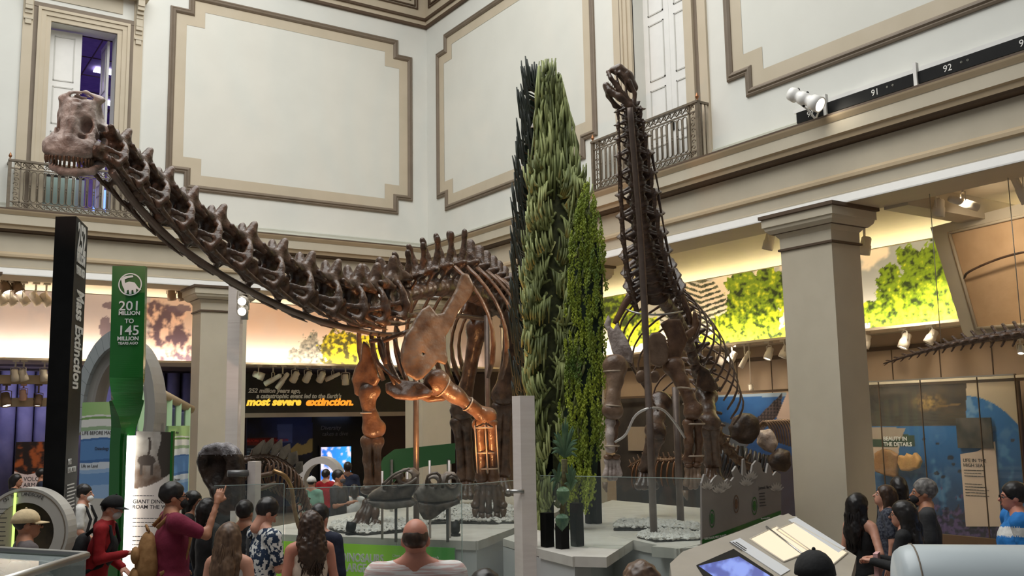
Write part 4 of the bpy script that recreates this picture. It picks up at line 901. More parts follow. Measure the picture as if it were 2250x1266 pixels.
def art_right(x, y, u, v):
    sky = lerp(s3(150, 154, 166), s3(196, 190, 190), sstep(560, 740, y)); cl = fb(x, y, .012, 5)
    c = lerp(sky, s3(232, 214, 204), sstep(.1, .5, cl+.5*math.exp(-((x-1585)/50)**2-((y-690)/45)**2)))
    t = crown(x, y, [(1545, 690, 56, 80), (1500, 690, 50, 80)], 6, .06)                            # dark tiered conifer
    if t > .02 and (math.sin((y+abs(x-1540)*.35)*.55)+fb(x, y, .1)*.9) > -.1+.5*(abs(x-1540)/70): c = lerp(s3(46, 50, 44), s3(92, 92, 74), .5+fb(x, y, .15))
    g = crown(x, y, CR_R, 20, .03)+fb(x, y, .11)*.16
    if g > .03:
        n = fb(x, y, .055, 4)*.8+.6*fb(x, y, .14, 3); c = lerp(lerp(s3(28, 44, 10), s3(112, 138, 22), sstep(-.55, .1, n)), s3(206, 208, 48), sstep(-.1, .55, n+(y-690)/200))
    return c
def art_left(x, y, u, v):
    c = lerp(s3(172, 164, 170), s3(228, 216, 204), sstep(670, 790, y)) if x < 330 else lerp(s3(196, 170, 156), s3(232, 208, 190), sstep(680, 790, y))
    c = lerp(c, s3(200, 184, 178), .4*sstep(-.2, .6, fb(x, y, .02)))
    p = max(crown(x, y, [(360, 700, 52, 36), (372, 745, 56, 34), (345, 775, 40, 30), (400, 770, 40, 32), (330, 690, 22, 26)], 14, .04), 0)
    if p > 0 and x < 430: c = lerp(c, lerp(s3(92, 74, 84), s3(220, 184, 164), sstep(-.3, .3, fb(x*1.2, y, .045, 5))), min(1, p*4))
    for cx, cy, rx, ry in ((395, 680, 24, 9), (232, 720, 13, 24), (240, 672, 16, 8)):
        if math.hypot((x-cx)/rx, (y-cy)/ry)+fb(x, y, .05)*.5 < 1: c = lerp(c, s3(92, 78, 94), .85)
    g = crown(x, y, [(680, 765, 24, 36), (650, 785, 22, 24), (668, 795, 50, 18)], 10, .06)+fb(x, y, .2)*.2
    if x > 560 and g > .05: c = lerp(s3(98, 98, 92), s3(172, 164, 148), .5+fb(x, y, .16))
    g = crown(x, y, [(745, 760, 46, 40), (790, 775, 50, 40), (760, 795, 60, 20)], 12, .05)+fb(x, y, .15)*.2
    if g > .05: n = fb(x, y, .12, 3); c = lerp(lerp(s3(70, 66, 30), s3(150, 140, 40), sstep(-.4, .3, n)), s3(226, 206, 40), sstep(-.1, .5, n+(x-740)/160))
    return c
ml = printed('mural', (0, 26.0, 4.06), (14.5, 26.0, 4.06), (0, 26.0, 5.76), 460, 70, art_left, M_PRINT, thick=.01, label='long backlit mural of peach sky and ash clouds on the left aisle', cat='mural')
mr = printed('mural', (17.0, 21.5, 4.12), (17.0, 7.5, 4.12), (17.0, 21.5, 5.76), 600, 90, art_right, M_PRINT, thick=.01, label='long backlit mural of green trees and blue-grey sky on the right aisle', cat='mural')
M_LED = emat('warm_led', (1, .86, .66, 1), 5)
M_LEDGE = mat('ledge_cream', srgb(226, 212, 190), None, .6)
def ledge(name, a, bb, led, lab):
    r = root(name, a, lab, 'ledge'); MB().box(a, bb).build('shelf', M_LEDGE, r); MB().box(*led).build('led_strip', M_LED, r)
ledge('mural_ledge', (-3, 24.4, 3.98), (16.9, 26.0, 4.03), ((-3, 25.86, 4.032), (16.6, 25.9, 4.05)), 'cream light ledge below the left mural')
ledge('mural_ledge', (16.3, 2, 4.05), (17.0, 24.3, 4.1), ((16.86, 2, 4.102), (16.9, 25.7, 4.12)), 'cream light ledge below the right mural')
def strip(name, loc, to, sx, sy, pw, col):
    o = area(name, loc, to, max(sx, sy), min(sx, sy), pw, col, 160); z = (Vector(loc)-Vector(to)).normalized(); x = Vector((1, 0, 0)) if sx > sy else Vector((0, 1, 0)); y = z.cross(x).normalized()
    o.rotation_euler = Matrix((x, y, z)).transposed().to_euler(); return o
strip('mural_wash', (6.8, 25.75, 4.07), (6.8, 26.05, 4.8), 19, .06, 215, (1, .91, .80))
strip('mural_wash', (16.75, 14, 4.14), (17.05, 14, 4.9), .06, 23, 330, (1, .9, .62))
# warm aisle lamps (the tracks of the side aisles)
for x in (0.5, 4.5, 9.0, 13.5): area('aisle_lamp', (x, 23.9, 5.2), (x, 24.6, 3), .5, .3, 30, (1, .84, .62), 115)
for x, y in ((13.6, 12.6), (14.3, 16.5), (14.3, 20.0), (15.9, 10.6), (13.2, 6.4)): area('aisle_lamp', (x, y, 5.2), (x+.9, y, 3), .3, .5, 30, (1, .84, .6), 115)
# ---------------------------------------------------------------- doors and their surrounds
def surround(side, a0, a1, ztop, nm):
    def bx(b, u0, u1, z0, z1, p): b.box((u0, YW-p, z0), (u1, YW+.02, z1)) if side == 'L' else b.box((XW-p, u0, z0), (XW+.02, u1, z1))
    r = MB(); w = .62
    for k, (o, w1, p) in enumerate(((0, .10, .05), (.10, .10, .075), (.20, .06, .10))):
        for sg, e in ((-1, a0), (1, a1)):
            u0, u1 = (e-o-w1, e-o) if sg < 0 else (e+o, e+o+w1); bx(r, u0, u1, 6.82, ztop+o-.001, p)
        bx(r, a0-o-w1, a1+o+w1, ztop+o, ztop+o+w1, p)
    o = r.build(nm, M_TAN, kind='structure')
    d = MB()
    for e0, e1 in ((a0-.34, a0-.26), (a1+.26, a1+.34)): bx(d, e0, e1, 6.82, ztop+.259, .05)
    bx(d, a0-.34, a1+.34, ztop+.26, ztop+.36, .06); d.build('dark_band', M_DARK, o)
    f = MB()
    for e0, e1 in ((a0-.54, a0-.34), (a1+.34, a1+.54)): bx(f, e0, e1, 6.82, ztop+.9, .045)
    f.build('pilaster', M_TAN, o)
    for e in (a0-.44, a1+.44):
        c = MB()
        for i in range(9):
            t = i/8; bx(c, e-.07, e+.07, ztop+.75-.085*i, ztop+.84-.085*i, .26-.2*t+.03*math.sin(t*9))
        bx(c, e-.085, e+.085, ztop-.06, ztop-.02, .09); bx(c, e-.06, e+.06, ztop-.16, ztop-.06, .08); c.build('console_bracket', M_CORN, o)
    t = MB(); bx(t, a0-.1, a1+.1, ztop+.48, ztop+.9, .02); t.build('frieze_panel', M_CORN, o); t = MB(); bx(t, a0-.6, a1+.6, ztop+.84, ztop+.95, .3); t.build('hood', M_CORN, o)
surround('L', D1[0], D1[1], D1[2], 'trim_5'); surround('R', D2[0], D2[1], D2[2], 'trim_6')
def leaf(nm, c, ax, n, w, h, lab=None, panels=((.10, .34), (.42, .94)), bars=True, parent=None, kind='structure'):
    """door leaf: hinge corner c, ax along the leaf, n its thickness direction"""
    c, ax, n = Vector(c), Vector(ax).normalized(), Vector(n).normalized(); up = Vector((0, 0, 1)); r = MB()
    r.prism([c, c+ax*w, c+ax*w+n*.05, c+n*.05], up*h); o = r.build(nm, M_WHITE, kind=kind, label=lab)
    for a, b_ in panels:
        for dp in (-.006, .056):
            q = MB(); x0, x1, z0, z1 = w*.2, w*.8, h*a, h*b_
            for u0, u1, w0, w1 in ((x0, x1, z0, z0+.025), (x0, x1, z1-.025, z1), (x0, x0+.025, z0, z1), (x1-.025, x1, z0, z1)):
                q.prism([c+ax*u0+n*(dp-.006)+up*w0, c+ax*u1+n*(dp-.006)+up*w0, c+ax*u1+n*(dp+.006)+up*w0, c+ax*u0+n*(dp+.006)+up*w0], up*(w1-w0))
            q.build('panel_moulding', mat('door_moulding', srgb(200, 198, 192), None, .5), o)
    return o
# left door: one leaf closed on the left, the other folded inward on the right
leaf('door_1', (D1[0], YW+.36, 6.8), (1, -.10, 0), (0, 1, 0), .68, D1[2]-6.84, 'white panelled door leaf standing half open', ((.06, .17), (.22, .46), (.50, .70), (.73, .97)))
leaf('door_2', (D1[1]-.06, YW+.4, 6.8), (-.02, 1, 0), (-1, .02, 0), .62, D1[2]-6.84, None, ((.06, .17), (.22, .46), (.50, .70), (.73, .97)))
# room glimpsed behind: purple-lit ceiling, blue screen
M_PURP = mat('purple_lit_wall', srgb(120, 104, 150), srgb(132, 116, 160), .8)
b = MB(); b.box((2.0, YW+.5, 6.7), (7.5, 30, 6.75)); b.box((2.0, YW+.5, 11.3), (7.5, 30, 11.4)); b.box((2.0, 30, 6.7), (7.5, 30.1, 11.4)); b.box((7.5, YW+.5, 6.7), (7.6, 30, 11.4)); b.box((1.9, YW+.5, 6.7), (2.0, 30, 11.4)); b.build('wall_side_room', M_PURP, kind='structure')
b = MB()
for i in range(5): b.box((2.0, 23+i*1.3, 11.28), (7.5, 23.02+i*1.3, 11.3))
for i in range(4): b.box((3+i*1.2, 22.5, 11.28), (3.02+i*1.2, 30, 11.3))
b.build('trim_7', M_DK2, kind='structure')
for i, (x, y) in enumerate(((4.7, 25.0), (5.3, 27.5))):
    MB().box((x-.3, y-.15, 11.24), (x+.3, y+.15, 11.28)).build('ceiling_light', emat('cool_lamp', (.8, .8, 1, 1), 6), label=('near' if i == 0 else 'far')+' cool ceiling light in the purple room behind the open door', cat='lamp')
q = onY(222, 420, 24.0); MB().box((q.x-.16, 24.0, 6.8), (q.x+.19, 24.05, 8.0)).build('blue_screen', emat('blue_glow', (.16, .3, 1, 1), 2.2), label='glowing blue screen behind the left balcony railing', cat='screen')
area('room_lamp', (4.5, 26, 11.0), (4.5, 26, 7), 2, 2, 160, (.78, .66, 1))
MB().box((D1[0]+.02, YW+.3, 7.72), (D1[0]+.85, YW+.34, 7.77)).build('push_bar', M_BLACK, label='black bar across the half open left door', cat='bar')
b = MB(); b.box((D1[0], YW+.28, 6.82), (D1[0]+.85, YW+.3, 7.7)); b.build('glass_screen', glassmat('greenish_glass', (.6, .75, .7, 1), .35), label='greenish glass screen behind the left balcony railing', cat='screen')
# right door: both leaves shut, deep reveal
w = (D2[1]-D2[0])/2
leaf('door_3', (XW+.28, D2[1], 6.8), (0, -1, 0), (1, 0, 0), w-.004, D2[2]-6.84, 'white panelled double door, left leaf, shut', ((.06, .165), (.20, .42), (.46, .72), (.76, .97)))
leaf('door_4', (XW+.28, D2[0]+w, 6.8), (0, -1, 0), (1, 0, 0), w-.004, D2[2]-6.84, 'white panelled double door, right leaf, shut', ((.06, .165), (.20, .42), (.46, .72), (.76, .97)))
MB().box((XW+.25, D2[0]+w-.04, 7.72), (XW+.28, D2[0]+w+.04, 7.88)).build('door_lock', M_BLACK, label='small black lock on the shut double doors', cat='lock')
MB().box((XW+.3, D2[0]-.1, 6.7), (XW+.4, D2[1]+.1, D2[2]+.1)).build('wall_door_back', M_WHITE, kind='structure')
# ---------------------------------------------------------------- balcony railings
M_RAIL = mat('grey_bronze_railing', srgb(108, 98, 84), srgb(124, 112, 96), .45, .3, scale=12); M_BRASS = mat('copper_finial', (.30, .13, .06, 1), (.42, .2, .09, 1), .35, .7)
def railing(side, a0, a1, p, lab, z0=6.83, z1=7.83, returns=(1, 1)):
    def P3(a, z, o=0): return Vector((a, YW-p+o, z)) if side == 'L' else Vector((XW-p+o, a, z))
    ax = Vector((1, 0, 0)) if side == 'L' else Vector((0, 1, 0)); nn = Vector((0, 1, 0)) if side == 'L' else Vector((1, 0, 0))
    r = root('balcony_railing', P3((a0+a1)/2, z0), lab, 'railing')
    def bar(name, u0, u1, w0, w1, th=.02, o=0):
        b = MB(); c = (P3(u0, w0, o)+P3(u1, w1, o))/2; b.obox(c, ax*(u1-u0)/2, nn*th, Vector((0, 0, (w1-w0)/2))); return b.build(name, M_RAIL, r)
    bar('top_rail', a0-.03, a1+.03, z1-.04, z1, .045); bar('upper_rail', a0, a1, z1-.19, z1-.165, .014); bar('lower_rail', a0, a1, z0+.12, z0+.145, .014); bar('bottom_rail', a0, a1, z0, z0+.025, .02)
    for a in (a0, a1): bar('corner_post', a-.03, a+.03, z0, z1, .03)
    for s_, a in ((0, a0), (1, a1)):
        if returns[s_]: 
            b = MB(); b.obox(P3(a, z1-.02, p/2), ax*.02, nn*p/2, Vector((0, 0, .02))); b.obox(P3(a, z0+.012, p/2), ax*.012, nn*p/2, Vector((0, 0, .012)))
            for o in (.09, .18): b.tube([P3(a, z0, o), P3(a, z1, o)], .012, 6)
            b.build('return_rail', M_RAIL, r)
        b = MB(); b.lathe([(.03, 0), (.012, .015), (.012, .03), (.032, .055), (.034, .085), (.018, .10), (.02, .112), (.008, .135), (.002, .145)], P3(a, z1), 12); b.build('finial', M_BRASS, r)
        i0, i1 = (a0+.05, a0+.2) if s_ == 0 else (a1-.2, a1-.05); bar('side_stile', i1-.012 if s_ == 0 else i0-.012, i1+.012 if s_ == 0 else i0+.012, z0, z1, .014)
        b = MB(); m_ = (i0+i1)/2
        for k in range(8):
            zc = z0+.1+k*.1; b.tube([P3(m_+.05*math.cos(t)*(1-.09*j)*(1 if k % 2 else -1), zc+.045*math.sin(t)*(1-.09*j)) for j, t in enumerate([i*.75 for i in range(8)])], .009, 5)
        b.build('scroll_panel', M_RAIL, r)
    n = max(6, round((a1-a0-.5)/.135)); s = (a1-a0-.5)/n
    for i in range(n):                                               # looped balusters, one by one
        c = a0+.25+s*(i+.5); w = s*.36; zt, zb = z1-.21, z0+.16; pts = []
        for k in range(9): t = math.pi*k/8; pts.append(P3(c+w*math.cos(t), zt-w+w*math.sin(t)))
        for k in range(9): t = math.pi+math.pi*k/8; pts.append(P3(c+w*math.cos(t), zb+w+w*math.sin(t)))
        b = MB(); b.tube(pts+[pts[0]], .011, 5, cap=False); b.build('baluster_loop', M_RAIL, r)
        b = MB(); m_ = c+s/2; b.tube([P3(m_, zb), P3(m_, zt)], .007, 5)
        for dz in (-.03, .03): b.ball(P3(m_, (zt+zb)/2+dz), .016, 6, 4)
        b.build('baluster', M_RAIL, r)
    for zc, nm in ((z1-.10, 'scroll_frieze'), (z0+.075, 'scroll_frieze')):
        b = MB(); q = a0+.1
        while q < a1-.12: b.tube([P3(q+.16*t-.02*math.sin(t*6.3), zc+.045*math.sin(t*6.28)) for t in [i/7 for i in range(8)]], .012, 5); b.tube([P3(q+.06+.022*math.cos(t), zc+.022*math.sin(t)) for t in [i*.8 for i in range(8)]], .008, 5); q += .14
        b.build(nm, M_RAIL, r)
railing('L', 2.27, 5.06, .3, 'ornate grey balcony railing below the open door on the left wall')
railing('R', 11.62, 14.5, .3, 'ornate grey balcony railing below the shut white double doors')
# ---------------------------------------------------------------- black numbered raceway on the cornice
rw = root('wiring_raceway', (11.72, 7.5, 6.83), 'black numbered wiring raceway along the right cornice', 'raceway')
MB().box((11.72, 3.5, 6.86), (11.80, 9.55, 7.03)).build('black_body', M_BLACK, rw)
b = MB(); b.box((11.9, 3.5, 7.10), (11.96, 9.75, 7.16)); b.build('white_conduit', M_WHITE, rw)
for y in (9.0, 7.5, 5.2): MB().box((11.69, y-.025, 6.83), (11.75, y+.025, 7.16)).build('bracket', M_WHITE, rw)
for s_, px in (('91', 1900), ('92', 2060), ('91', 2230), ('92', 1758)):
    yy = onX(px, 0, 11.72).y; text('number', s_, .13, face_M((11.717, yy, 6.90), (0, -1, 0)), M_WHITE, rw, .002)
    b = MB()
    for k in range(2): b.lathe([(.014, 0), (.014, .004), (.010, .004), (.010, 0)], (11.72, yy-.26-k*.09, 6.96), 10, axis=(-1, 0, 0))
    b.build('socket', M_GREYW, rw)
# ---------------------------------------------------------------- lamps
M_LAMPW = mat('lamp_white', srgb(224, 214, 198), None, .4); M_LAMPD = mat('lamp_brown', srgb(120, 98, 78), None, .5); M_LENS = emat('lamp_lens', (1, .93, .8, 1), 9)
def lamp(px, py, d, aim, size=.16, long=False, m=None, lit=True, lab='', bare=False, zc=None, hold=None):
    """track lamp: stem, yoke, can pointing along aim (x right, y away, z up in view terms), front lens"""
    c = dep(px, py, d) if hold is None else (onX(px, py, hold[1]) if hold[0] == 'X' else onY(px, py, hold[1])); a = (Vector(CR)*aim[0]+Vector(CF)*aim[1]+Vector((0, 0, 1))*aim[2]).normalized(); m = m or M_LAMPW
    r = root('track_lamp', c, lab, 'lamp', 'track lamps of the hall'); L = size*(2.1 if long else 1.25); R = size*(.30 if long else .42)
    b = MB(); b.lathe([(R*.6, -L*.5), (R*.82, -L*.42), (R*.85, -.02), (R*.98, 0), (R*.98, .02), (R, .03), (R, L*.5), (R*.86, L*.5), (R*.8, L*.42)], c, 14, axis=a); b.build('housing', m, r)
    b = MB(); b.lathe([(R*.8, L*.42), (.001, L*.425)], c, 14, axis=a); b.build('lens', M_LENS if lit else mat('dark_lens', (.2, .17, .14, 1), None, .2), r)
    if not bare:
        up = Vector((0, 0, 1)); b = MB(); zt_ = zc if zc is not None and zc > c.z+size*.75 else c.z+size*1.5; b.tube([(c.x, c.y, zt_), c+up*size*.75], size*.09, 6); sd = a.cross(up); sd = sd.normalized() if sd.length > .1 else Vector(CR)
        for k in (-1, 1): b.tube([c+up*size*.8, c+up*size*.72+sd*R*1.15*k, c+sd*R*1.12*k], size*.045, 6)
        b.box((c.x-size*.3, c.y-size*.3, zt_-.04), (c.x+size*.3, c.y+size*.3, zt_+.001)); b.build('yoke', m, r)
    return r
where = {}
for i, (px, py, d, aim, sz, lg, m, lit, lab) in enumerate([
    (10, 627, 27, (.5, 0, -1), .34, 0, M_LAMPD, 1, 'brown track lamp at the picture edge above the left mural'), (37, 628, 27, (.5, 0, -1), .34, 0, M_LAMPD, 1, 'brown track lamp second from the edge above the left mural'),
    (3, 656, 27, (.6, .2, -1), .30, 0, None, 0, 'pale track lamp cut by the left picture edge'), (24, 656, 27, (.6, .2, -1), .30, 0, None, 0, 'pale track lamp first in the row left of the black pylon'), (51, 656, 27, (.6, .2, -1), .30, 0, None, 0, 'pale track lamp second in the row left of the black pylon'),
    (78, 656, 27, (.6, .2, -1), .30, 0, None, 0, 'pale track lamp third in the row left of the black pylon'), (101, 658, 27, (.6, .2, -1), .30, 0, None, 0, 'pale track lamp nearest the black pylon'),
    (377, 646, 26, (0, .3, -1), .30, 0, M_LAMPD, 0, 'brown track lamp right of the green pylon top, left one'), (399, 647, 26, (.2, .3, -1), .30, 0, M_LAMPD, 0, 'brown track lamp beside the capital of the left column'),
    (568, 829, 25.2, (.9, .2, -.35), .30, 0, None, 0, 'pale track lamp at the left end above the black extinction sign'), (600, 838, 25.2, (-.9, .2, -.5), .30, 1, None, 0, 'long pale track lamp tilted left above the black extinction sign'), (621, 841, 25.2, (-.6, .2, -.8), .30, 1, None, 0, 'long pale track lamp tilted steeply above the black extinction sign'),
    (648, 832, 25.2, (-.5, .4, -.8), .30, 0, None, 0, 'pale track lamp above the word million on the black sign'), (676, 832, 25.2, (-.5, .4, -.8), .30, 0, None, 0, 'pale track lamp above the word ago on the black sign'), (706, 832, 25.2, (-.4, .4, -.7), .30, 0, None, 0, 'pale track lamp above the word Earth on the black sign'),
    (731, 832, 25.2, (-.9, .2, -.4), .26, 1, None, 0, 'slim pale track lamp right of centre above the black sign'), (759, 838, 25.2, (0, .2, -1), .30, 0, None, 0, 'pale track lamp hanging straight down above the black sign'),
    (33, 824, 21, (0, .3, -1), .22, 0, None, 0, 'cream track lamp under the left mural, leftmost'), (51, 824, 21, (.2, .3, -1), .22, 0, None, 0, 'cream track lamp under the left mural, second'), (97, 824, 21, (0, .3, -1), .22, 0, None, 0, 'cream track lamp under the left mural beside the black pylon'),
    (13, 878, 22, (.3, -.2, -1), .26, 0, M_LAMPD, 1, 'lit lamp low at the left picture edge'), (51, 868, 22, (0, .2, -1), .2, 0, mat('lamp_pink', srgb(214, 170, 150), None, .5), 0, 'pinkish lamp below the brown beam'), (84, 880, 22, (0, -.2, -1), .22, 0, M_LAMPD, 1, 'lit lamp beside the black pylon below the brown beam'),
    (342, 847, 18, (0, -.5, -1), .14, 0, M_LAMPD, 1, 'bright lamp above the green lit stair rail'),
    (1690, 531, 15.6, (-.25, .1, -1), .24, 0, None, 0, 'pale lamp hanging left of the big column capital'), (1901, 540, 15.8, (-.2, .1, -1), .24, 0, None, 0, 'pale lamp hanging right of the big column capital'), (2063, 457, 12.8, (-.1, .1, -1), .21, 0, None, 0, 'pale lamp pointing down from the aisle ceiling track'),
    (2117, 446, 12.6, (.95, 0, -.3), .21, 1, None, 0, 'long pale lamp lying level on the aisle ceiling track'), (2240, 415, 11.6, (.4, .1, -.9), .21, 1, None, 0, 'long pale lamp cut by the right picture edge'),
    (1582, 790, 20.4, (0, .1, -1), .21, 0, None, 1, 'pale lamp below the tree mural, leftmost'), (1609, 785, 20.2, (-.5, .1, -.8), .22, 0, None, 1, 'pale lamp below the tree mural, second from left'), (1637, 790, 20.0, (-.5, .1, -.9), .2, 1, None, 1, 'slim pale lamp below the tree mural'),
    (1690, 777, 19.6, (-.4, -.1, -.9), .22, 0, None, 1, 'pale lamp below the tree mural left of the column'), (1724, 773, 19.4, (-.4, .1, -.9), .22, 0, None, 1, 'pale lamp half hidden by the big column'), (1903, 751, 18.2, (-.3, .1, -1), .22, 0, None, 0, 'pale lamp just right of the big column shaft'),
    (1989, 749, 17.6, (-.4, 0, -.9), .24, 0, None, 1, 'pale lamp above the dark hanging tail tip'), (2047, 740, 17.3, (-.5, .1, -.8), .22, 0, None, 0, 'pale lamp above the hanging tail'), (1650, 853, 19.0, (0, -.4, -1), .12, 0, None, 1, 'bright small lamp above the marine reptile mural'), (2243, 768, 15, (-.3, -.4, -1), .12, 0, None, 1, 'small bright lamp at the right picture edge'),
    (534, 641, 12.9, (.3, -.5, -.9), .14, 0, None, 0, 'white lamp on the pale mast, upper'), (534, 659, 12.85, (.1, -1, -.25), .16, 0, None, 1, 'glowing round lamp on the pale mast, upper of two'), (534, 681, 12.85, (.1, -1, -.25), .16, 0, None, 1, 'glowing round lamp on the pale mast, lower of two')]):
    hold, zc = None, None
    if 24 <= d <= 26 and py > 700: hold, zc, sz, py = ('Y', 24.75), 3.98, sz*.8, py-4
    elif d >= 26: hold, zc, sz = ('Y', 24.6), 5.776, sz*.84
    elif 16 < d < 20.5 and py > 700 and px > 1500: hold, zc = ('X', 16.45), 4.05
    elif px > 2000 and py < 700: hold, zc = ('X', 13.2), 5.776
    elif px > 1600 and py < 700: hold, zc = ('X', 13.6), 5.776
    elif d in (21, 22): hold, zc = ('Y', 24.6 if d == 21 else 24.9), (3.98 if d == 21 else 3.46)
    elif d == 18: hold, zc = ('Y', 24.75), 3.98
    lamp(px, py, d, aim, sz, bool(lg), m, bool(lit), lab, zc=zc, hold=hold)
# theatre spotlight standing on the right cornice
c = dep(1765, 217, 14.6); r = root('theatre_spotlight', onX(1790, 262, 11.6), 'white theatre spotlight glowing on the right cornice', 'spotlight')
a = (dep(1806, 232, 14.2)-dep(1735, 205, 14.6)).normalized(); b = MB(); c0 = dep(1735, 205, 14.6); L = (dep(1800, 230, 14.2)-c0).length
b.lathe([(.05, 0), (.10, .02), (.11, .12), (.085, .14), (.085, .2), (.10, .21), (.10, L*.55), (.085, L*.57), (.09, L*.72), (.115, L*.74), (.12, L), (.10, L), (.10, L-.05)], c0, 18, axis=a); b.build('barrel', mat('spot_white', srgb(244, 242, 238), None, .35), r)
b = MB(); b.lathe([(.10, L-.04), (.001, L-.035)], c0, 18, axis=a); b.build('lens', emat('spot_lens', (1, .93, .78, 1), 30), r)
b = MB(); q = c0+a*L*.5
for k in (-1, 1): b.tube([onX(1792, 262, 11.72), onX(1792, 262, 11.72)+Vector((0, .14*k, .2)), q+Vector((0, .14*k, 0))], .018, 6)
b.build('yoke', M_WHITE, r)
for t, sd in ((.3, 1), (.45, -1), (.6, 1)):
    b = MB(); p = c0+a*L*t; b.ball(p+Vector((0, 0, .11*sd)), .025, 8, 6); b.build('knob', M_BLACK, r)
# ================================================================ SIGNS AND EXHIBITS
M_TXT = mat('white_lettering', srgb(240, 240, 236), None, .5); M_TXTD = mat('dark_lettering', srgb(70, 66, 66), None, .6)
def lines(parent, M, n, w, h, gap, m, rng=random.Random(1), name='text_line', th=.003):
    """rows of small print too fine to read"""
    for i in range(n):
        b = MB(); x = 0; ww = w*rng.uniform(.72, 1)
        while x < ww:
            l = rng.uniform(.06, .16)*w; l = min(l, ww-x); b.box((x, -i*gap, 0), (x+l*.86, -i*gap+h, th), M=M); x += l
        b.build(name, m, parent)
# ---- black pylon
A, B = dep(122, 476, 9.6), dep(168, 476, 9.6); zt = A.z; B.z = zt; C = onP(193, 506, (0, 0, zt), Vector((0, 0, 1)))
C = B+(dep(193, 506, 10.15)-B); C.z = zt; D = A+(C-B)
pyl = root('timeline_pylon', (A.x, A.y, 0), 'tall black pylon with white lettering Mass Extinction', 'sign')
MB().prism([(p.x, p.y, 0) for p in (A, B, C, D)], (0, 0, zt)).build('body', M_BLACK, pyl)
xd = (C-B).normalized(); W_ = (C-B).length; out = xd.cross(Vector((0, 0, 1)))
fo = B+out*.004
text('lettering', '252', .40, face_M(fo+xd*.08+Vector((0, 0, -.32)), xd), M_TXT, pyl, .002, sx=W_*.72/.62, bold=.012)
text('lettering', 'MILLION', .13, face_M(fo+xd*.08+Vector((0, 0, -.43)), xd), M_TXT, pyl, .002, sx=W_*.7/.50, bold=.007)
text('lettering', 'YEARS AGO', .11, face_M(fo+xd*.08+Vector((0, 0, -.55)), xd), M_TXT, pyl, .002, sx=W_*.7/.58, bold=.006)
text('lettering', 'Mass Extinction', .48, face_M(fo+xd*W_*.30+Vector((0, 0, -.70)), (0, 0, -1), xd), M_TXT, pyl, .002, sx=.325, bold=.014)
zb = dep(160, 1018, 9.8).z
text('lettering', 'MASS\nEXTINCTION', .08, face_M(fo+xd*.1+Vector((0, 0, zb-zt)), xd), M_TXT, pyl, .002, sx=W_*.6/.44)
lines(pyl, face_M(fo+xd*.1+Vector((0, 0, zb-zt-.2)), xd), 8, W_*.75, .012, .034, M_TXT)
# ---- green pylon with the twist
M_GRN = mat('glossy_green', srgb(36, 108, 44), srgb(40, 114, 48), .25, scale=1, coat=.3)
gp = root('timeline_pylon', (dep(285, 1100, 11.2).x, dep(285, 1100, 11.2).y, 0), 'green twisted pylon with dinosaur emblem and 201 to 145 million years', 'sign')
GD = 11.2; Lz = lambda y, x=285: dep(x, y, GD).z; gx = Vector(CR); gx.z = 0; gx.normalize(); gn = Vector((0, 0, 1)).cross(gx)   # gn points away from viewer
gx = (gx*math.cos(.12)+gn*math.sin(.12)).normalized(); gn = Vector((0, 0, 1)).cross(gx)
b = MB(); rings = []; cf0 = Vector(CF); cf0.z = 0; cf0.normalize()
_tw = np.array(((586, 285.5, 71, 0, .05), (680, 283.5, 72, 0, .05), (780, 281, 72, 0, .05), (830, 279.5, 71, .05, .05), (862, 279, 66, .3, .06), (890, 278, 56, .6, .07), (915, 276, 45, .8, .08), (940, 272, 34, .9, .09), (980, 267, 30, .9, .09), (1100, 264, 28, .9, .09), (1262, 260, 26, .9, .09)))
_tt = np.concatenate([np.linspace(i, i+1, 13)[:-1] for i in range(len(_tw)-1)]+[[len(_tw)-1]])
for y, xc, w, rot, th in np.stack([np.interp(_tt, range(len(_tw)), _tw[:, j]) for j in range(5)], 1):
    c = onP(xc, y, dep(285, 950, GD+.06), cf0); hw = w*GD/FPX/2; ax = gx*math.cos(rot)+gn*math.sin(rot); ay = gn*math.cos(rot)-gx*math.sin(rot)
    if rot > .5: hw *= 1.15
    rings.append([c-ax*hw-ay*th, c+ax*hw-ay*th, c+ax*hw+ay*th, c-ax*hw+ay*th])
c = rings[-1]; rings.append([Vector((p.x, p.y, 0)) for p in c])
vs = [p for r_ in rings for p in r_]; fs = [(i*4+k, i*4+(k+1) % 4, i*4+4+(k+1) % 4, i*4+4+k) for i in range(len(rings)-1) for k in range(4)]+[(3, 2, 1, 0)]
b.add(vs, fs, 0, False); b.build('body', M_GRN, gp)
def gpt(x, y): return onP(x, y, dep(285, 950, GD+.06)-gn*.053, gn)
def gtext(s_, x, y, size, **k): text('lettering', s_, size*GD/FPX, face_M(gpt(x, y), gx), M_TXT, gp, .002, 'CENTER', **k)
gtext('201', 284, 682, 30, bold=.0015, sx=1.05); gtext('MILLION', 284, 692, 12, bold=.002, sx=1.0); gtext('TO', 284, 710, 14, bold=.0015); gtext('145', 282, 736, 30, bold=.0015, sx=1.05); gtext('MILLION', 281, 748, 12, bold=.002); gtext('YEARS AGO', 281, 757, 8, bold=.001)
b = MB(); cc = gpt(286, 625); R = 25.5*GD/FPX; up = Vector((0, 0, 1)); n = 40
for i in range(n):
    a0, a1 = i*2*math.pi/n, (i+1)*2*math.pi/n; P = lambda a, r_: cc+(gx*math.cos(a)+up*math.sin(a))*r_; b.prism([P(a0, R*.9), P(a1, R*.9), P(a1, R), P(a0, R)], -gn*.002)
b.build('emblem_ring', M_TXT, gp)
sil = [(269, 628), (266, 614), (272, 608), (283, 606), (292, 605), (293, 609), (282, 611), (274, 614), (275, 622), (284, 619), (296, 621), (304, 632), (311, 637), (304, 637), (299, 634), (299, 644), (294, 645), (293, 637), (289, 638), (289, 646), (284, 646), (283, 637), (279, 638), (279, 645), (274, 645), (273, 636)]
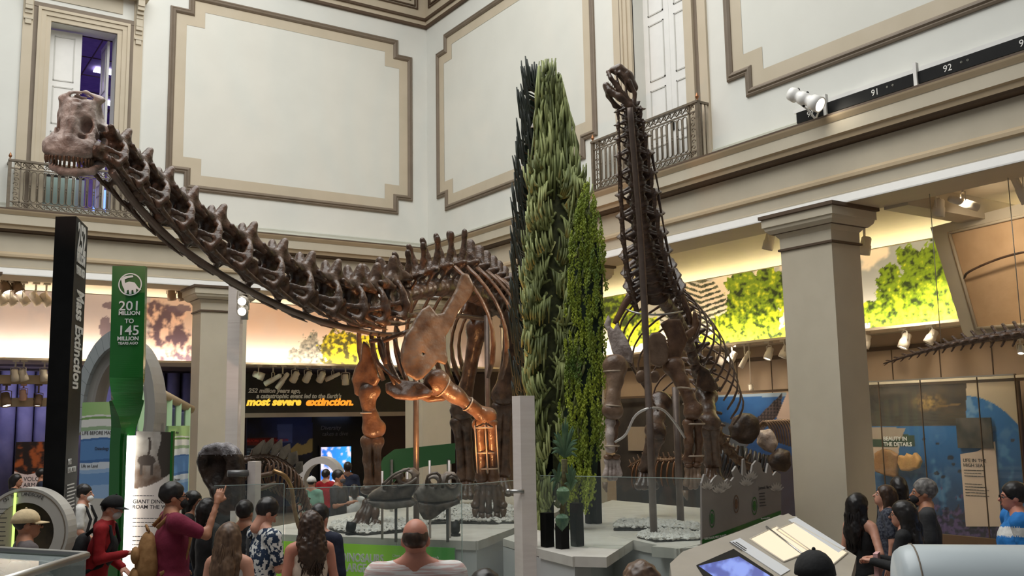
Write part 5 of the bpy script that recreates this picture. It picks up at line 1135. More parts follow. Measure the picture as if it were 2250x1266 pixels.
b = MB(); b.prism([gpt(x, y) for x, y in sil], -gn*.003); b.build('emblem_sauropod', M_TXT, gp)
# LED column and reading panel beside it
def vbox(name, x0, x1, y0, y1, d, th, m, parent, zb=None):
    a, c = dep(x0, y1, d), dep(x1, y1, d); top = dep((x0+x1)/2, y0, d).z; z0 = a.z if zb is None else zb; t = Vector((c.x-a.x, c.y-a.y, 0)).normalized(); nn = Vector((-t.y, t.x, 0))
    b = MB(); b.prism([(a.x, a.y, z0), (c.x, c.y, z0), (c.x+nn.x*th, c.y+nn.y*th, z0), (a.x+nn.x*th, a.y+nn.y*th, z0)], (0, 0, top-z0)); return b.build(name, m, parent)
rp = root('reading_panel', (dep(325, 1200, 11.0).x, dep(325, 1200, 11.0).y, 0), 'tall white reading panel with misty sauropod picture and glowing edge', 'sign')
vbox('led_column', 268, 284, 958, 1266, 10.9, .05, emat('white_led', (1, .95, .86, 1), 4.5), rp, .05)
vbox('green_edge', 366, 371, 948, 1266, 11.0, .06, M_GRN, rp, .05); vbox('green_edge', 262, 268, 955, 1266, 10.9, .06, M_GRN, rp, .05)
def art_panel(x, y, u, v):
    if y < 1075-((x-287)/78.)**2*28+8*0 and y < 1074-26*((x-287)/78.)**2:
        c = lerp(s3(196, 190, 182), s3(122, 104, 92), sstep(960, 1060, y)+.3*fb(x, y, .06))
        body = math.hypot((x-322)/20, (y-1012)/12) < 1 or (abs(x-(327+3*math.sin((y-960)*.09))) < 2.6 and 962 < y < 1010) or (abs(x-310) < 3 and 1010 < y < 1045) or (abs(x-334) < 3 and 1010 < y < 1045)
        if body: c = s3(84, 74, 68)
        if x > 350+4*math.sin(y*.08) and y < 1050: c = s3(72, 64, 58)
        return c
    return s3(236, 226, 220)
printed('print', dep(287, 1300, 10.95), dep(366, 1300, 11.02), Vector((dep(287, 1300, 10.95).x, dep(287, 1300, 10.95).y, dep(287, 948, 10.95).z)), 40, 150, art_panel, M_PRINT, rp, .03)
pm = lambda x, y, d=10.93: face_M(dep(x, y, d), dep(366, 1200, 11.0)-dep(287, 1200, 10.93))
text('lettering', 'GIANT DINOSAURS\nROAM THE WORLD', .059, pm(291, 1106), M_TXTD, rp, .001, bold=.001)
lines(rp, pm(291, 1090), 1, .26, .008, .026, M_TXTD); lines(rp, pm(291, 1140), 3, .32, .008, .044, M_TXTD); lines(rp, pm(291, 1180), 6, .32, .008, .044, M_TXTD)
# ---- round exhibit at the left edge
def annulus(b, c, ax, ay, nrm, r0, r1, th, n=48, sy=1.0):
    for i in range(n):
        a0, a1 = i*2*math.pi/n, (i+1)*2*math.pi/n; P = lambda a, r_: c+ax*math.cos(a)*r_+ay*math.sin(a)*r_*sy
        b.prism([P(a0, r0), P(a1, r0), P(a1, r1), P(a0, r1)], nrm*th, smooth=False)
M_RING = mat('pale_grey_ring', srgb(198, 194, 186), srgb(206, 202, 194), .45, scale=3)
V3 = Vector((0, 0, 1)); cr = Vector(CR); cr.z = 0; cr.normalize(); cf = V3.cross(cr)
c = dep(52, 1172, 8.9); re = root('round_exhibit', (c.x, c.y, 0), 'round grey exhibit ring with lettering at the left edge', 'exhibit')
b = MB(); annulus(b, c, cr, V3, cf, 66*8.9/FPX, 98*8.9/FPX, .18); b.build('ring', M_RING, re)
b = MB(); annulus(b, c-cf*.004, cr, V3, cf, 90*8.9/FPX, 92*8.9/FPX, .006); b.build('groove', M_DARK, re)
b = MB(); annulus(b, c+cf*.1, cr, V3, cf, .001, 66*8.9/FPX, .03); b.build('dark_diorama', mat('dark_diorama', (.02, .015, .012, 1), (.08, .05, .03, 1), .7, scale=5), re)
vbox('green_light', 22, 27, 1085, 1250, 8.84, .01, emat('green_led', (.6, .9, .2, 1), 1.2), re); vbox('text_board', -12, 21, 1095, 1250, 8.86, .01, mat('beige_board', srgb(186, 176, 150), None, .6), re)
q = dep(-8, 1102, 8.86); lines(re, face_M(dep(-10, 1120, 8.84), cr), 14, .12, .008, .04, M_TXTD)
for i, ch in enumerate('ON THE LANDSCAPE'):
    a = math.radians(122-i*3.9); p = c+cr*math.cos(a)*81*8.9/FPX+V3*math.sin(a)*81*8.9/FPX-cf*.004; text('lettering', ch, .042, face_M(p, cr*math.sin(a)-V3*math.cos(a)), M_TXTD, re, .001, 'CENTER')
MB().box((c.x-.25, c.y-.1, 0), (c.x+.25, c.y+.2, c.z-.38)).build('foot', M_RING, re)
# ---- display case with metal rim at the lower left corner
q = onZ(60, 1300, 1.1); cs = root('display_case', (dep(80, 1300, 4.6).x, dep(80, 1300, 4.6).y, 0), 'display case with pale metal rim at lower left corner', 'case')
a, c2 = dep(-40, 1207, 4.6), dep(188, 1258, 4.3); c2.z = a.z; c3 = c2+Vector(CF)*-1.2; c3.z = a.z; c4 = a+Vector(CF)*-1.2; c4.z = a.z
b = MB(); b.tube([a, c2, c3], .018, 8); b.build('rim', M_STEEL, cs)
b = MB(); b.prism([Vector((p.x, p.y, .9)) for p in (a, c2, c3, c4)], (0, 0, a.z-.9-.01)); b.build('glass', glassmat('case_glass', (.72, .82, .82, 1), .25), cs)
b = MB(); b.prism([Vector((p.x, p.y, 0)) for p in (a, c2, c3, c4)], (0, 0, .9)); b.build('base', M_PLINTH, cs)
s = SDF(); 
for x in (26, 42, 58): p = dep(x, 1262, 4.4); s.ell((p.x, p.y, p.z), (.025, .025, .06), k=.02); s.cap((p.x, p.y, .9), (p.x, p.y, p.z), .02, k=.02)
V, F = s.mesh(.008); place('specimen', npmesh('specimen', V, F, M_PEB), cs)
# ---- info panels and grey ring portal behind the pylons
def art_bands(x, y, u, v):
    v2 = v+.008*math.sin(u*4+v*3)
    if v2 > .86: return lerp(s3(150, 190, 120), s3(176, 206, 140), u)
    if .80 < v2 <= .86 and abs(v2-.83) < .012: return s3(120, 160, 90)
    if .74 < v2 < .86: return s3(226, 226, 220)
    if .70 < v2 <= .74: return s3(150, 176, 140)
    if v2 > .62: return s3(220, 224, 226)
    if .40 < v2 <= .60: return s3(92, 136, 190)
    if .37 < v2 <= .40 or .60 < v2 <= .62: return s3(70, 110, 166)
    if .30 < v2 <= .37: return s3(206, 214, 224)
    if .14 < v2 <= .26: return s3(112, 152, 200)
    return s3(150, 180, 216)
def infop(x0, x1, y0, y1, d0, d1, lab, fn=art_bands, words=()):
    a, c2 = dep(x0, y1, d0), dep(x1, y1, d1); c2.z = a.z; top = dep(x0, y0, d0).z; r = root('info_panel', ((a.x+c2.x)/2, (a.y+c2.y)/2, 0), lab, 'sign')
    printed('print', a, c2, (a.x, a.y, top), 24, 150, fn, M_PRINT, r, .04)
    t = (c2-a).normalized(); nn = Vector((t.y, -t.x, 0))
    for s_, u_, v_, sz in words: text('lettering', s_, sz, face_M(a+(c2-a)*u_+V3*(top-a.z)*v_+nn*.004, t), M_TXTD, r, .001)
    b = MB(); b.prism([a-V3*(a.z), c2-V3*(a.z), c2-V3*a.z-nn*.06, a-V3*a.z-nn*.06], V3*a.z); b.build('stand', M_RING, r); return r
infop(172, 243, 884, 1095, 13.6, 13.4, 'tall green and blue banded info panel beside the black pylon', words=(('LIFE BEFORE MASS EXTINCTION', .03, .66, .07), ('Osteology', .45, .50, .06), ('Life on Land', .05, .32, .06)))
infop(366, 412, 936, 1112, 14.2, 14.8, 'small green and blue banded info panel beside the left column', words=(('Alive', .3, .9, .05), ('Dinosaur', .3, .3, .05)))
def art_fire(x, y, u, v):
    if v > .42+.25*(1-u)*(1-u)*0-.12*math.sin(u*3.1)+.1*u: return lerp(s3(38, 26, 24), s3(170, 84, 40), sstep(-.1, .6, fb(x, y, .06)+.5*math.exp(-((x-88)/8)**2)))
    return s3(232, 206, 200)
infop(29, 100, 972, 1082, 19.5, 19.5, 'info panel with fiery volcano picture at far left', art_fire, (('VOLCANISM', .3, .22, .12), ('ARMAGEDDON', .3, .1, .12)))
c = dep(262, 908, 14.3); pr = root('ring_portal', (c.x, c.y, 0), 'large grey oval ring portal behind the green pylon', 'portal')
u_ = 14.3/FPX
for nm, r0, r1, th, mm in (('outer_ring', 62, 78, .5, mat('portal_grey', srgb(150, 147, 142), None, .5)), ('inner_rim', 56, 62, .3, mat('mid_grey', srgb(140, 136, 132), None, .5))):
    b = MB(); annulus(b, c, cr, V3, cf, r0*u_, r1*u_, th, 48, 2.15); b.build(nm, mm, pr)
b = MB()
for i in range(10):
    a0 = math.radians(95+i*10); P = lambda a, r_: c-cf*.12+cr*math.cos(a)*r_*u_+V3*math.sin(a)*r_*u_*2.0
    b.prism([P(a0, 74), P(a0+.17, 74), P(a0+.17, 92), P(a0, 92)], cf*.4)
b.build('fin', mat('blue_grey_panel', srgb(150, 156, 158), None, .5), pr)
MB().box((c.x-.5, c.y+.1, 0), (c.x+.5, c.y+.5, max(.1, c.z-78*u_*2.1))).build('foot', M_RING, pr)
# ---- green-lit stair rail
st = root('stair_rail', (dep(365, 1000, 18).x, dep(365, 1000, 18).y, 0), 'sloping stair rail with green lit posts beside the left column', 'railing')
b = MB(); b.tube([dep(305, 838, 18), dep(420, 900, 19.5)], .09, 8); b.build('handrail', M_TAN2, st)
for i in range(6):
    x = 312+i*20; y = 843+i*10.6; d = 18.05+i*.26; b = MB(); p = dep(x, y, d); b.box((p.x-.05, p.y-.05, 0), (p.x+.05, p.y+.05, p.z)); b.build('post', mat('green_lit_post', srgb(190, 226, 180), None, .5), st)
for i in range(5):
    x = 314+i*20; p, q = dep(x+3, 870+i*9, 18.4+i*.26), dep(x+18, 878+i*9, 18.6+i*.26); b = MB(); b.prism([(p.x, p.y, p.z-.75), (q.x, q.y, p.z-.75), (q.x, q.y, p.z), (p.x, p.y, p.z)], Vector(CF)*.02); b.build('blue_pane', mat('violet_pane', srgb(96, 106, 150), srgb(120, 130, 176), .3), st)
# curtains and beams at far left
cu = root('curtain', (3.2, 28.6, 0), 'violet pleated curtain behind the left aisle lamps', 'curtain')
for i in range(22): MB().tube([(-.5+i*.42, 28.6, 0), (-.5+i*.42, 28.6, 3.95)], .2, 8).build('pleat', mat('violet_cloth', srgb(110, 108, 146), srgb(136, 132, 170), .8, scale=2), cu)
for z, y, lab in ((3.46, 24.9, 'brown lamp beam under the left mural, upper'), (2.95, 25.2, 'brown lamp beam under the left mural, lower')): MB().box((.2, y-.12, z), (4.15, y+.12, z+.2)).build('lamp_beam', M_TAN2, label=lab, cat='beam')
area('curtain_wash', (3, 27.2, 3.9), (3, 28.6, 2), 6, .2, 45, (.72, .7, 1))
area('stair_wash', (7.6, 24.5, 3.7), (8.2, 22.5, 1.5), 1.5, 1.0, 25, (.8, 1, .75))
# ---- pale mast
c = dep(513, 900, 13.0); ms = root('lighting_mast', (c.x, c.y, 0), 'pale square metal mast carrying round lamps beside the left column', 'mast'); Rz = Matrix.Translation((c.x, c.y, 0))@Matrix.Rotation(math.atan2(cr.y, cr.x), 4, 'Z')
zs = dep(513, 708, 13).z; MB().box((-.08, -.08, 0), (.08, .08, zs-.003), M=Rz).build('lower_tube', M_POST, ms); MB().box((-.08, -.08, zs), (.08, .08, dep(513, 612, 13).z), M=Rz).build('upper_tube', M_POST, ms); MB().box((.082, -.02, dep(513, 700, 13).z), (.17, .02, dep(513, 640, 13).z), M=Rz).build('lamp_arm', M_STEEL, ms)
# ---- dark arched fossil
px = [(437, 1015), (441, 994), (452, 980), (472, 973), (500, 973), (520, 984), (531, 1004), (534, 1030), (533, 1120), (500, 1122), (482, 1112), (468, 1090), (452, 1052), (442, 1036)]
o2 = dep(485, 1045, 10.9); n2 = cf; af = root('arched_fossil', (o2.x, o2.y, 0), 'big dark arched fossil with crusted pale top in a bracket', 'fossil')
s = SDF(); s.plate([((q-o2).dot(cr), (q-o2).z) for q in (onP(x, y, o2, cf) for x, y in px)], o2, cr, V3, .28, rnd=.05); s.ell(np.array(dep(470, 1030, 10.78)), (.13, .1, .2), k=.05, op=-1); V, F = s.mesh(.018, .012, 9)
zc = np.array([v for v in V]); mi = (V[F[:, 0]][:, 2] > dep(485, 1000, 10.9).z).astype(int)
place('rock', npmesh('rock', V, F, [mat('dark_fossil_rock', (.018, .011, .008, 1), (.06, .035, .022, 1), .5, scale=6, bump=.5), mat('pale_crust', srgb(96, 90, 90), srgb(190, 186, 190), .7, scale=14, bump=.8)], True, mi=mi), af)
MB().box((o2.x-.1, o2.y-.05, 0), (o2.x+.1, o2.y+.1, o2.z-.35)).build('stand', M_BLACK, af)
# ---- small plated skeleton behind the floral shirt
sp = root('plated_skeleton', (dep(640, 1150, 11.9).x, dep(640, 1150, 11.9).y, .0), 'small plated dinosaur skeleton with golden support tube behind the visitors', 'skeleton')
SPN = spline([dep(540, 1012, 11.2), dep(575, 1006, 11.4), dep(612, 1014, 11.7), dep(645, 1040, 11.9), dep(665, 1090, 12.1), dep(685, 1150, 12.2), dep(700, 1205, 12.2)], 24)
for i in range(1, 23): put_vert('caudal', 'vertebra', M_BONE, sp, SPN[i], SPN[i-1]-SPN[i+1], (.16, .13, .14))
for i in range(2, 14, 2):
    t = (SPN[i-1]-SPN[i+1]).normalized(); nn = (V3+Vector(CR)*.5).normalized(); h_ = .16+.05*math.sin(i*.3); b = MB(); c = SPN[i]+nn*.05; tt = t
    for sd in (-.03, .03): b.prism([c-tt*.05+cf*sd, c-tt*.09+nn*h_*.5+cf*sd, c+nn*h_+cf*sd, c+tt*.09+nn*h_*.5+cf*sd, c+tt*.05+cf*sd], cf*.018)
    b.build('back_plate', M_CAST2, sp)
for i in range(4, 20):
    for sd in (-1, 1):
        p = SPN[i]; L = .25+.12*math.sin(i*.2); b = MB(); b.tube(spline([p, p+cr*sd*.09-V3*.05-cf*.05, p+cr*sd*.10-V3*L*.6-cf*.08, p+cr*sd*.05-V3*L], 7), [.014]*6+[.008], 6); b.build('rib', M_BONE2 if i % 3 else M_BONE3, sp)
b = MB(); b.tube(spline([dep(600, 1034, 11.2), dep(625, 1046, 11.2), dep(640, 1072, 11.4), dep(647, 1120, 11.5), dep(660, 1165, 11.6), dep(690, 1205, 11.6)], 24), .026, 8); b.build('support_tube', mat('golden_tube', (.42, .25, .11, 1), (.5, .32, .16, 1), .3, .7), sp)
b = MB(); b.tube(spline([dep(537, 1050, 11.0), dep(570, 1046, 11.1), dep(600, 1040, 11.2)], 6), .03, 6); b.tube(spline([dep(540, 1085, 11.0), dep(570, 1075, 11.1), dep(606, 1062, 11.2)], 6), .028, 6); b.build('limb_bone', M_BONE3, sp)
p = dep(672, 1150, 12.1); MB().tube([(p.x, p.y, 0), p], .03, 8).build('stand', M_BLACK, sp)
MB().box((p.x-.45, p.y-.25, 0), (p.x+.2, p.y+.2, .55)).build('base_block', mat('dark_base', (.03, .03, .03, 1), None, .5), sp)
# ---- black sign, dark case, screen, ring lens behind the left skeleton
Ys = 25.4
def ywin(x, y, Y=Ys): return onY(x, y, Y)
bs = root('black_sign', (9.5, Ys, 0), 'wide black sign about the most severe extinction', 'sign'); a, c2 = ywin(538, 908), ywin(905, 908); zt = ywin(538, 822).z
zb_ = a.z; MB().box((a.x, Ys, zb_), (c2.x, Ys+.1, zt)).build('board', mat('black_board', (.01, .009, .009, 1), (.016, .014, .013, 1), .5), bs)
M_ORG = emat('orange_lettering', (1, .36, .03, 1), .9); M_YEL = emat('yellow_lettering', (1, .62, .06, 1), .9)
def ytext(s_, x, y, size, m, **k): text('lettering', s_, size*26.2/FPX, face_M(ywin(x, y)+Vector((0, -.006, 0)), (1, 0, 0)), m, bs, .004, **k)
ytext('252 million years ago,', 545, 863, 13.5, M_TXT, shear=.25, bold=.006); ytext('a catastrophic event led to the Earth\'s', 563, 875, 13.5, M_TXT, shear=.25, bold=.006, sx=.95)
ytext('most severe', 541, 891, 23, M_YEL, shear=.25, bold=.014, sx=1.07); ytext('extinction.', 671, 891, 23, M_ORG, shear=.25, bold=.014, sx=1.17)
MB().box((a.x, Ys-.02, ywin(538, 918).z), (c2.x, Ys+.1, zb_)).build('lower_frame', mat('frame_grey', srgb(150, 138, 130), None, .5), bs)
MB().box((c2.x, Ys, 0), (c2.x+.3, Ys+.2, zt)).build('side_post', mat('frame_grey2', srgb(150, 148, 146), None, .5), bs); MB().box((a.x-.12, Ys, 0), (a.x, Ys+.2, zt)).build('side_post', MATS['frame_grey'], bs)
spot('sign_spot', (10.0, 23.6, 5.0), (10.6, Ys, 3.3), 90, (1, .88, .7), 34, .8)
def art_dark(x, y, u, v):
    if x < 686:
        c = lerp(s3(12, 16, 40), s3(36, 56, 128), sstep(0, 1, 1-abs((x-640)/80.))*sstep(1010, 930, y)+.2*fb(x, y, .03))
        if 962 < y < 978 and x < 608: c = s3(96, 10, 14)
        if 985 < y < 1012 and x < 610 and math.sin(y*.9+.4*math.sin(x*.12)) > .2: c = s3(84, 106, 130)
        if y > 990-(x-620)*.35+4*math.sin(x*.2) and x > 618 and y < 1010-(x-620)*.25: c = s3(150, 132, 86)
        if 933 < y < 973 and 610 < x < 642: c = lerp(c, s3(90, 110, 190), .6)
        return c
    return s3(6, 6, 8)
dc = root('dark_display', (9.5, Ys+1, 0), 'dark marine display wall with blue picture under the black sign', 'display'); a2, c3 = onY(541, 1075, Ys+1), onY(800, 1075, Ys+1)
printed('print', (a2.x, Ys+1, .2), (c3.x, Ys+1, .2), (a2.x, Ys+1, onY(541, 912, Ys+1).z), 110, 90, art_dark, M_PRINT, dc, .1)
text('lettering', 'Diversity\n takes a dive', .17, face_M(onY(704, 945, Ys+.98), (1, 0, 0)), mat('dim_letter', srgb(86, 84, 84), None, .6), dc, .003, shear=.2)
text('lettering', 'BEFORE THE EXTINCTION', .1, face_M(onY(542, 972, Ys+.98), (1, 0, 0)), mat('red_letter', srgb(190, 40, 40), None, .6), dc, .003)
MB().box((onY(708, 914, Ys+.9).x, Ys+.8, onY(708, 916, Ys+.9).z), (onY(772, 914, Ys+.9).x, Ys+.9, onY(708, 913, Ys+.9).z)).build('blue_strip_light', emat('blue_strip', (.4, .55, 1, 1), 3), dc)
def art_screen(x, y, u, v): n = fb(x, y, .09, 4); return lerp(lerp(s3(40, 110, 220), s3(60, 170, 240), u), s3(235, 225, 250), sstep(0, .5, n+.3-.5*u))
scn = root('wall_screen', (onY(738, 1000, Ys+.9).x, Ys+.9, 0), 'bright blue video screen behind the ring shaped stand', 'screen'); q0, q1, q2 = onY(705, 1062, Ys+.9), onY(771, 1062, Ys+.9), onY(705, 983, Ys+.9)
printed('picture', q0, (q1.x, q1.y, q0.z), (q0.x, q0.y, q2.z), 30, 30, art_screen, vmat('screen_picture', .4, 1.1), scn, .06)
MB().box((q0.x-.05, Ys+.92, 0), (q1.x+.05, Ys+.98, q2.z+.05)).build('stand', M_BLACK, scn)
c = dep(702, 1060, 20); rl = root('ring_stand', (c.x, c.y, 0), 'white ring shaped stand around the far visitors', 'exhibit'); b = MB(); annulus(b, c, cr, V3, cf, 36*20/FPX, 49*20/FPX, .5, 40, 1.12); b.build('ring', mat('ring_white', srgb(196, 192, 188), None, .4), rl); MB().box((c.x-.3, c.y, 0), (c.x+.3, c.y+.4, c.z-.45)).build('foot', M_RING, rl)
# ---- green curved partition on the platform
M_GRN2 = mat('matt_green', srgb(44, 92, 48), srgb(50, 98, 54), .5, scale=1)
o2 = dep(900, 1000, 15.9); gpn = root('curved_green_board', (o2.x, o2.y, ZP), 'green curved low board behind the skull casts', 'board')
for px in ([(826, 1072), (829, 1036), (842, 1006), (866, 988), (1000, 974), (1000, 1018), (930, 1026), (880, 1042), (856, 1072)], [(722, 1158), (760, 1150), (788, 1128), (806, 1096), (812, 1064), (828, 1064), (824, 1100), (806, 1138), (776, 1160), (735, 1172)]):
    dd = 15.9 if px[0][0] > 800 else 14.6; o3 = dep(*px[0], dd); b = MB(); b.prism([onP(x, y, o3, cf) for x, y in px], cf*.06); b.build('board', M_GRN2, gpn)
p = dep(990, 1010, 15.9)
for x in (860, 985): p = dep(x, 1010, 15.93); MB().box((p.x-.02, p.y-.02, ZP), (p.x+.02, p.y+.02, p.z)).build('leg', M_STEEL, gpn)
# ---- green sign on the platform front
A, B = onZ(560, 1172, ZP), onZ(1047, 1190, ZP); t = (B-A).normalized(); nf = Vector((t.y, -t.x, 0)); nf = nf if nf.dot(Vector(CF)) < 0 else -nf
u0 = onP(600, 1188, A+nf*.06, nf); u1 = onP(998, 1208, A+nf*.06, nf); zt, zb = ZP-.08, .42
gs = root('green_sign', ((u0.x+u1.x)/2, (u0.y+u1.y)/2, 0), 'long bright green sign about giant dinosaurs on the platform front', 'sign')
def art_green(x, y, u, v): return lerp(s3(124, 176, 40), s3(52, 118, 44), sstep(.5, 1, u)+.1*fb(x, y, .02))
printed('board', (u0.x, u0.y, zb), (u1.x, u1.y, zb), (u0.x, u0.y, zt), 50, 10, art_green, vmat('sign_added_glow', .5, .35), gs, .04)  # added glow lifts the dull board; no backlight is known
tm = lambda x, y: face_M(onP(x, y, A+nf*.066, nf), t)
text('lettering', 'GIANT DINOSAURS', .142, tm(694, 1230), M_TXT, gs, .003, bold=.004, sx=.8); text('lettering', 'LIVING LARGE', .142, tm(698, 1252), M_TXT, gs, .003, bold=.004, sx=.8)
text('lettering', 'Giant sauropods could be much\nlarger than any land animal alive today\nor any other dinosaur', .05, tm(862, 1224), M_TXT, gs, .002)
MB().prism([Vector((p.x, p.y, 0))-nf*.03 for p in (u0, u1)]+[Vector((p.x, p.y, 0))-nf*.05 for p in (u1, u0)], (0, 0, zb)).build('stand', M_PLINTH, gs)
# ================================================================ RIGHT-HAND EXHIBITS
# ---- etched glass fern panel
A, B = dep(1542, 1195, 9.0), dep(1717, 1128, 10.0); ftn = (B-A); ftn.z = 0; ft = ftn.normalized(); fn_ = Vector((0, 0, 1)).cross(ft)
fr = root('fern_panel', ((A.x+B.x)/2, (A.y+B.y)/2, 0), 'frosted grey panel with fern shaped cut-out top edge', 'panel')
top = [(1542, 1062), (1548, 1042), (1556, 1050), (1560, 1064), (1568, 1052), (1576, 1044), (1586, 1048), (1592, 1060), (1600, 1052), (1606, 1058), (1614, 1048), (1610, 1036), (1618, 1024), (1626, 1040), (1632, 1046), (1633, 1010), (1636, 1008), (1641, 1042), (1650, 1046), (1654, 1022), (1662, 1012), (1672, 1018), (1676, 1036), (1684, 1040), (1688, 1018), (1694, 1026), (1698, 1046), (1706, 1036), (1716, 1042)]
poly = [onP(x, y, A, fn_) for x, y in [(1543, 1200)]+top+[(1717, 1130)]]
b = MB(); b.prism(poly, fn_*.02); b.build('panel', mat('frosted_glass', srgb(138, 132, 126), srgb(150, 144, 138), .35, scale=2), fr)
fp = lambda x, y: onP(x, y, A-fn_*.004, fn_)
b = MB(); b.prism([fp(1543, 1196), fp(1543, 1186), fp(1716, 1122), fp(1716, 1131)], fn_*.002); b.build('green_band', M_GRN, fr)
for i, (cx, cy) in enumerate(((1555, 1078), (1580, 1086), (1592, 1078), (1650, 1056), (1706, 1082), (1640, 1070))):   # fern fronds cut as pale leaves
    b = MB()
    for k in range(7):
        a = math.radians(30+20*k); P = lambda r_, da: fp(cx+math.cos(a+da)*r_, cy-math.sin(a+da)*r_*1.2); b.prism([P(3, 0), P(12, .18), P(19, 0), P(12, -.18)], fn_*.002)
    b.build('frond', mat('etched_pale', srgb(186, 180, 172), None, .4), fr)
for cx, cy, m in ((1565, 1140, M_GRN), (1618, 1108, MATS['brown_fossil_bone']), (1658, 1112, M_GRN)):
    b = MB(); n = 20; P = lambda a, r_: fp(cx+math.cos(a)*6*r_, cy+math.sin(a)*20*r_); b.add([P(i*2*math.pi/n, 1) for i in range(n)]+[P(i*2*math.pi/n, .86) for i in range(n)], [(i, (i+1) % n, (i+1) % n+n, i+n) for i in range(n)]); b.prism([P(i*math.pi/5, .6) for i in range(10)], fn_*.002); b.build('leaf_icon', m, fr)
lines(fr, face_M(fp(1668, 1086), ft), 5, .12, .008, .03, M_TXTD); text('lettering', 'Jurassic flora', .045, face_M(fp(1667, 1076), ft), M_TXTD, fr, .001); text('lettering', 'DINOSAURS MEET PLANTS', .03, face_M(fp(1548, 1187), ft), M_TXT, fr, .001); text('lettering', 'Flowering plants', .025, face_M(fp(1672, 1142), ft), M_TXT, fr, .001)
for x in (1560, 1700): p = fp(x, 1170)+fn_*.03; MB().box((p.x-.02, p.y-.02, 0), (p.x+.02, p.y+.02, p.z)).build('leg', M_STEEL, fr)
# ---- touch table
P0, P1, P2 = dep(1476, 1236, 7.6), dep(1729, 1136, 9.3), dep(1880, 1226, 7.9); tn2 = (P1-P0).cross(P2-P0).normalized(); tn2 = tn2 if tn2.z > 0 else -tn2
tb = root('touch_table', (P2.x-.3, P2.y, 0), 'sloping exhibit table with touch screen and glowing trays', 'table'); tpx = lambda x, y, o=0: onP(x, y, P0, tn2)+tn2*o
body = [tpx(*q) for q in ((1472, 1238), (1500, 1212), (1732, 1128), (1882, 1222), (1862, 1300), (1480, 1300))]
b = MB(); b.prism([p-tn2*.001 for p in body], -tn2*.12); b.build('top', mat('table_beige', srgb(168, 160, 148), srgb(176, 168, 156), .4, scale=3), tb)
b = MB(); c_ = sum(body, Vector())/6; b.prism([Vector(((p.x-c_.x)*.8+c_.x, (p.y-c_.y)*.8+c_.y, 0)) for p in body], (0, 0, min(p.z for p in body)-.1)); b.build('pedestal', M_RING, tb)
def tquad(name, q, m, h=.006, o=.001): b = MB(); b.prism([tpx(x, y, o) for x, y in q], tn2*h); return b.build(name, m, tb)
tquad('screen_bezel', ((1530, 1244), (1612, 1208), (1700, 1266), (1690, 1290), (1560, 1290)), M_BLACK)
q = [(1537, 1246), (1612, 1214), (1688, 1266), (1600, 1290)]
qa, qb, qc = tpx(1600, 1292, .009), tpx(1692, 1268, .009), tpx(1535, 1246, .009)
printed('screen', qa, qb, qc, 24, 24, lambda x, y, u, v: lerp(s3(70, 82, 150), s3(120, 140, 210), sstep(-.3, .5, fb(x, y, .04)+.4*math.exp(-((x-1625)/30)**2-((y-1256)/12)**2))), vmat('touch_screen', .3, .7), tb, .004)
for q, nm in ((((1648, 1186), (1706, 1158), (1782, 1212), (1722, 1236)), 'light_tray'), (((1706, 1166), (1744, 1150), (1862, 1216), (1826, 1246)), 'light_tray')):
    tquad(nm, q, emat('tray_glow', (1, .84, .62, 1), .3), .004, .002)
    for i in range(4):
        a, c2 = tpx(*q[i], .004), tpx(*q[(i+1) % 4], .004); b = MB(); b.tube([a, c2], .008, 6); b.build('tray_rim', mat('tray_rim', srgb(214, 204, 186), None, .5), tb)
for q in (((1604, 1192), (1626, 1184), (1736, 1254), (1716, 1266)), ((1732, 1144), (1750, 1138), (1858, 1206), (1842, 1216))): tquad('label_strip', q, mat('label_white', srgb(222, 224, 228), None, .4), .005, .002)
lines(tb, face_M(tpx(1616, 1194, .009), tpx(1700, 1250)-tpx(1616, 1194), tn2.cross(tpx(1700, 1250)-tpx(1616, 1194))), 3, .3, .01, .028, M_TXTD)
for a, c2 in (((1684, 1160), (1770, 1226)),): b = MB(); b.tube([tpx(*a, .01), tpx(*c2, .01)], .01, 6); b.build('divider', M_STEEL, tb)
# ---- rounded pale housing at the lower right corner
a = dep(1968, 1196, 5.0); ex = Vector(CR); ex.z = 0; ex.normalize(); ex = (ex-Vector(CF)*.18); ex.z = 0; ex.normalize(); ey = V3.cross(ex)
hs = root('rounded_housing', (a.x+.5, a.y, 0), 'pale blue-grey rounded exhibit housing at lower right corner', 'exhibit'); R = .24; prof = []
for i in range(13): t_ = math.pi*i/12; prof.append((-math.cos(t_)*R, math.sin(t_)*R))
zc = a.z-R; b = MB(); c0 = Vector((a.x, a.y, zc)); L = 1.5; rr = [(0, .86), (.03, .95), (.07, 1.0), (L, 1.0)]; vs = []
for x_, k in rr:
    for y_, z_ in prof: vs.append(c0+ex*x_+ey*y_*k+V3*(z_*k))
    vs += [c0+ex*x_+ey*R*k-V3*.5, c0+ex*x_-ey*R*k-V3*.5]
m_ = 15; fs = [(i*m_+k, i*m_+(k+1) % m_, (i+1)*m_+(k+1) % m_, (i+1)*m_+k) for i in range(3) for k in range(m_)]+[list(range(m_))[::-1], [3*m_+k for k in range(m_)]]
b.add(vs, fs, 0, True); b.build('shell', mat('pale_blue_shell', srgb(196, 206, 210), srgb(204, 214, 218), .35, scale=2), hs)
b = MB(); b.tube([c0+ex*.075+ey*y_*1.005+V3*(z_*1.005) for y_, z_ in prof], .004, 5); b.build('seam', M_DARK, hs)
MB().prism([Vector((p.x, p.y, 0)) for p in (c0-ey*.2+ex*.1, c0+ex*L-ey*.2, c0+ex*L+ey*.2, c0+ey*.2+ex*.1)], (0, 0, zc-.5)).build('pedestal', M_RING, hs)
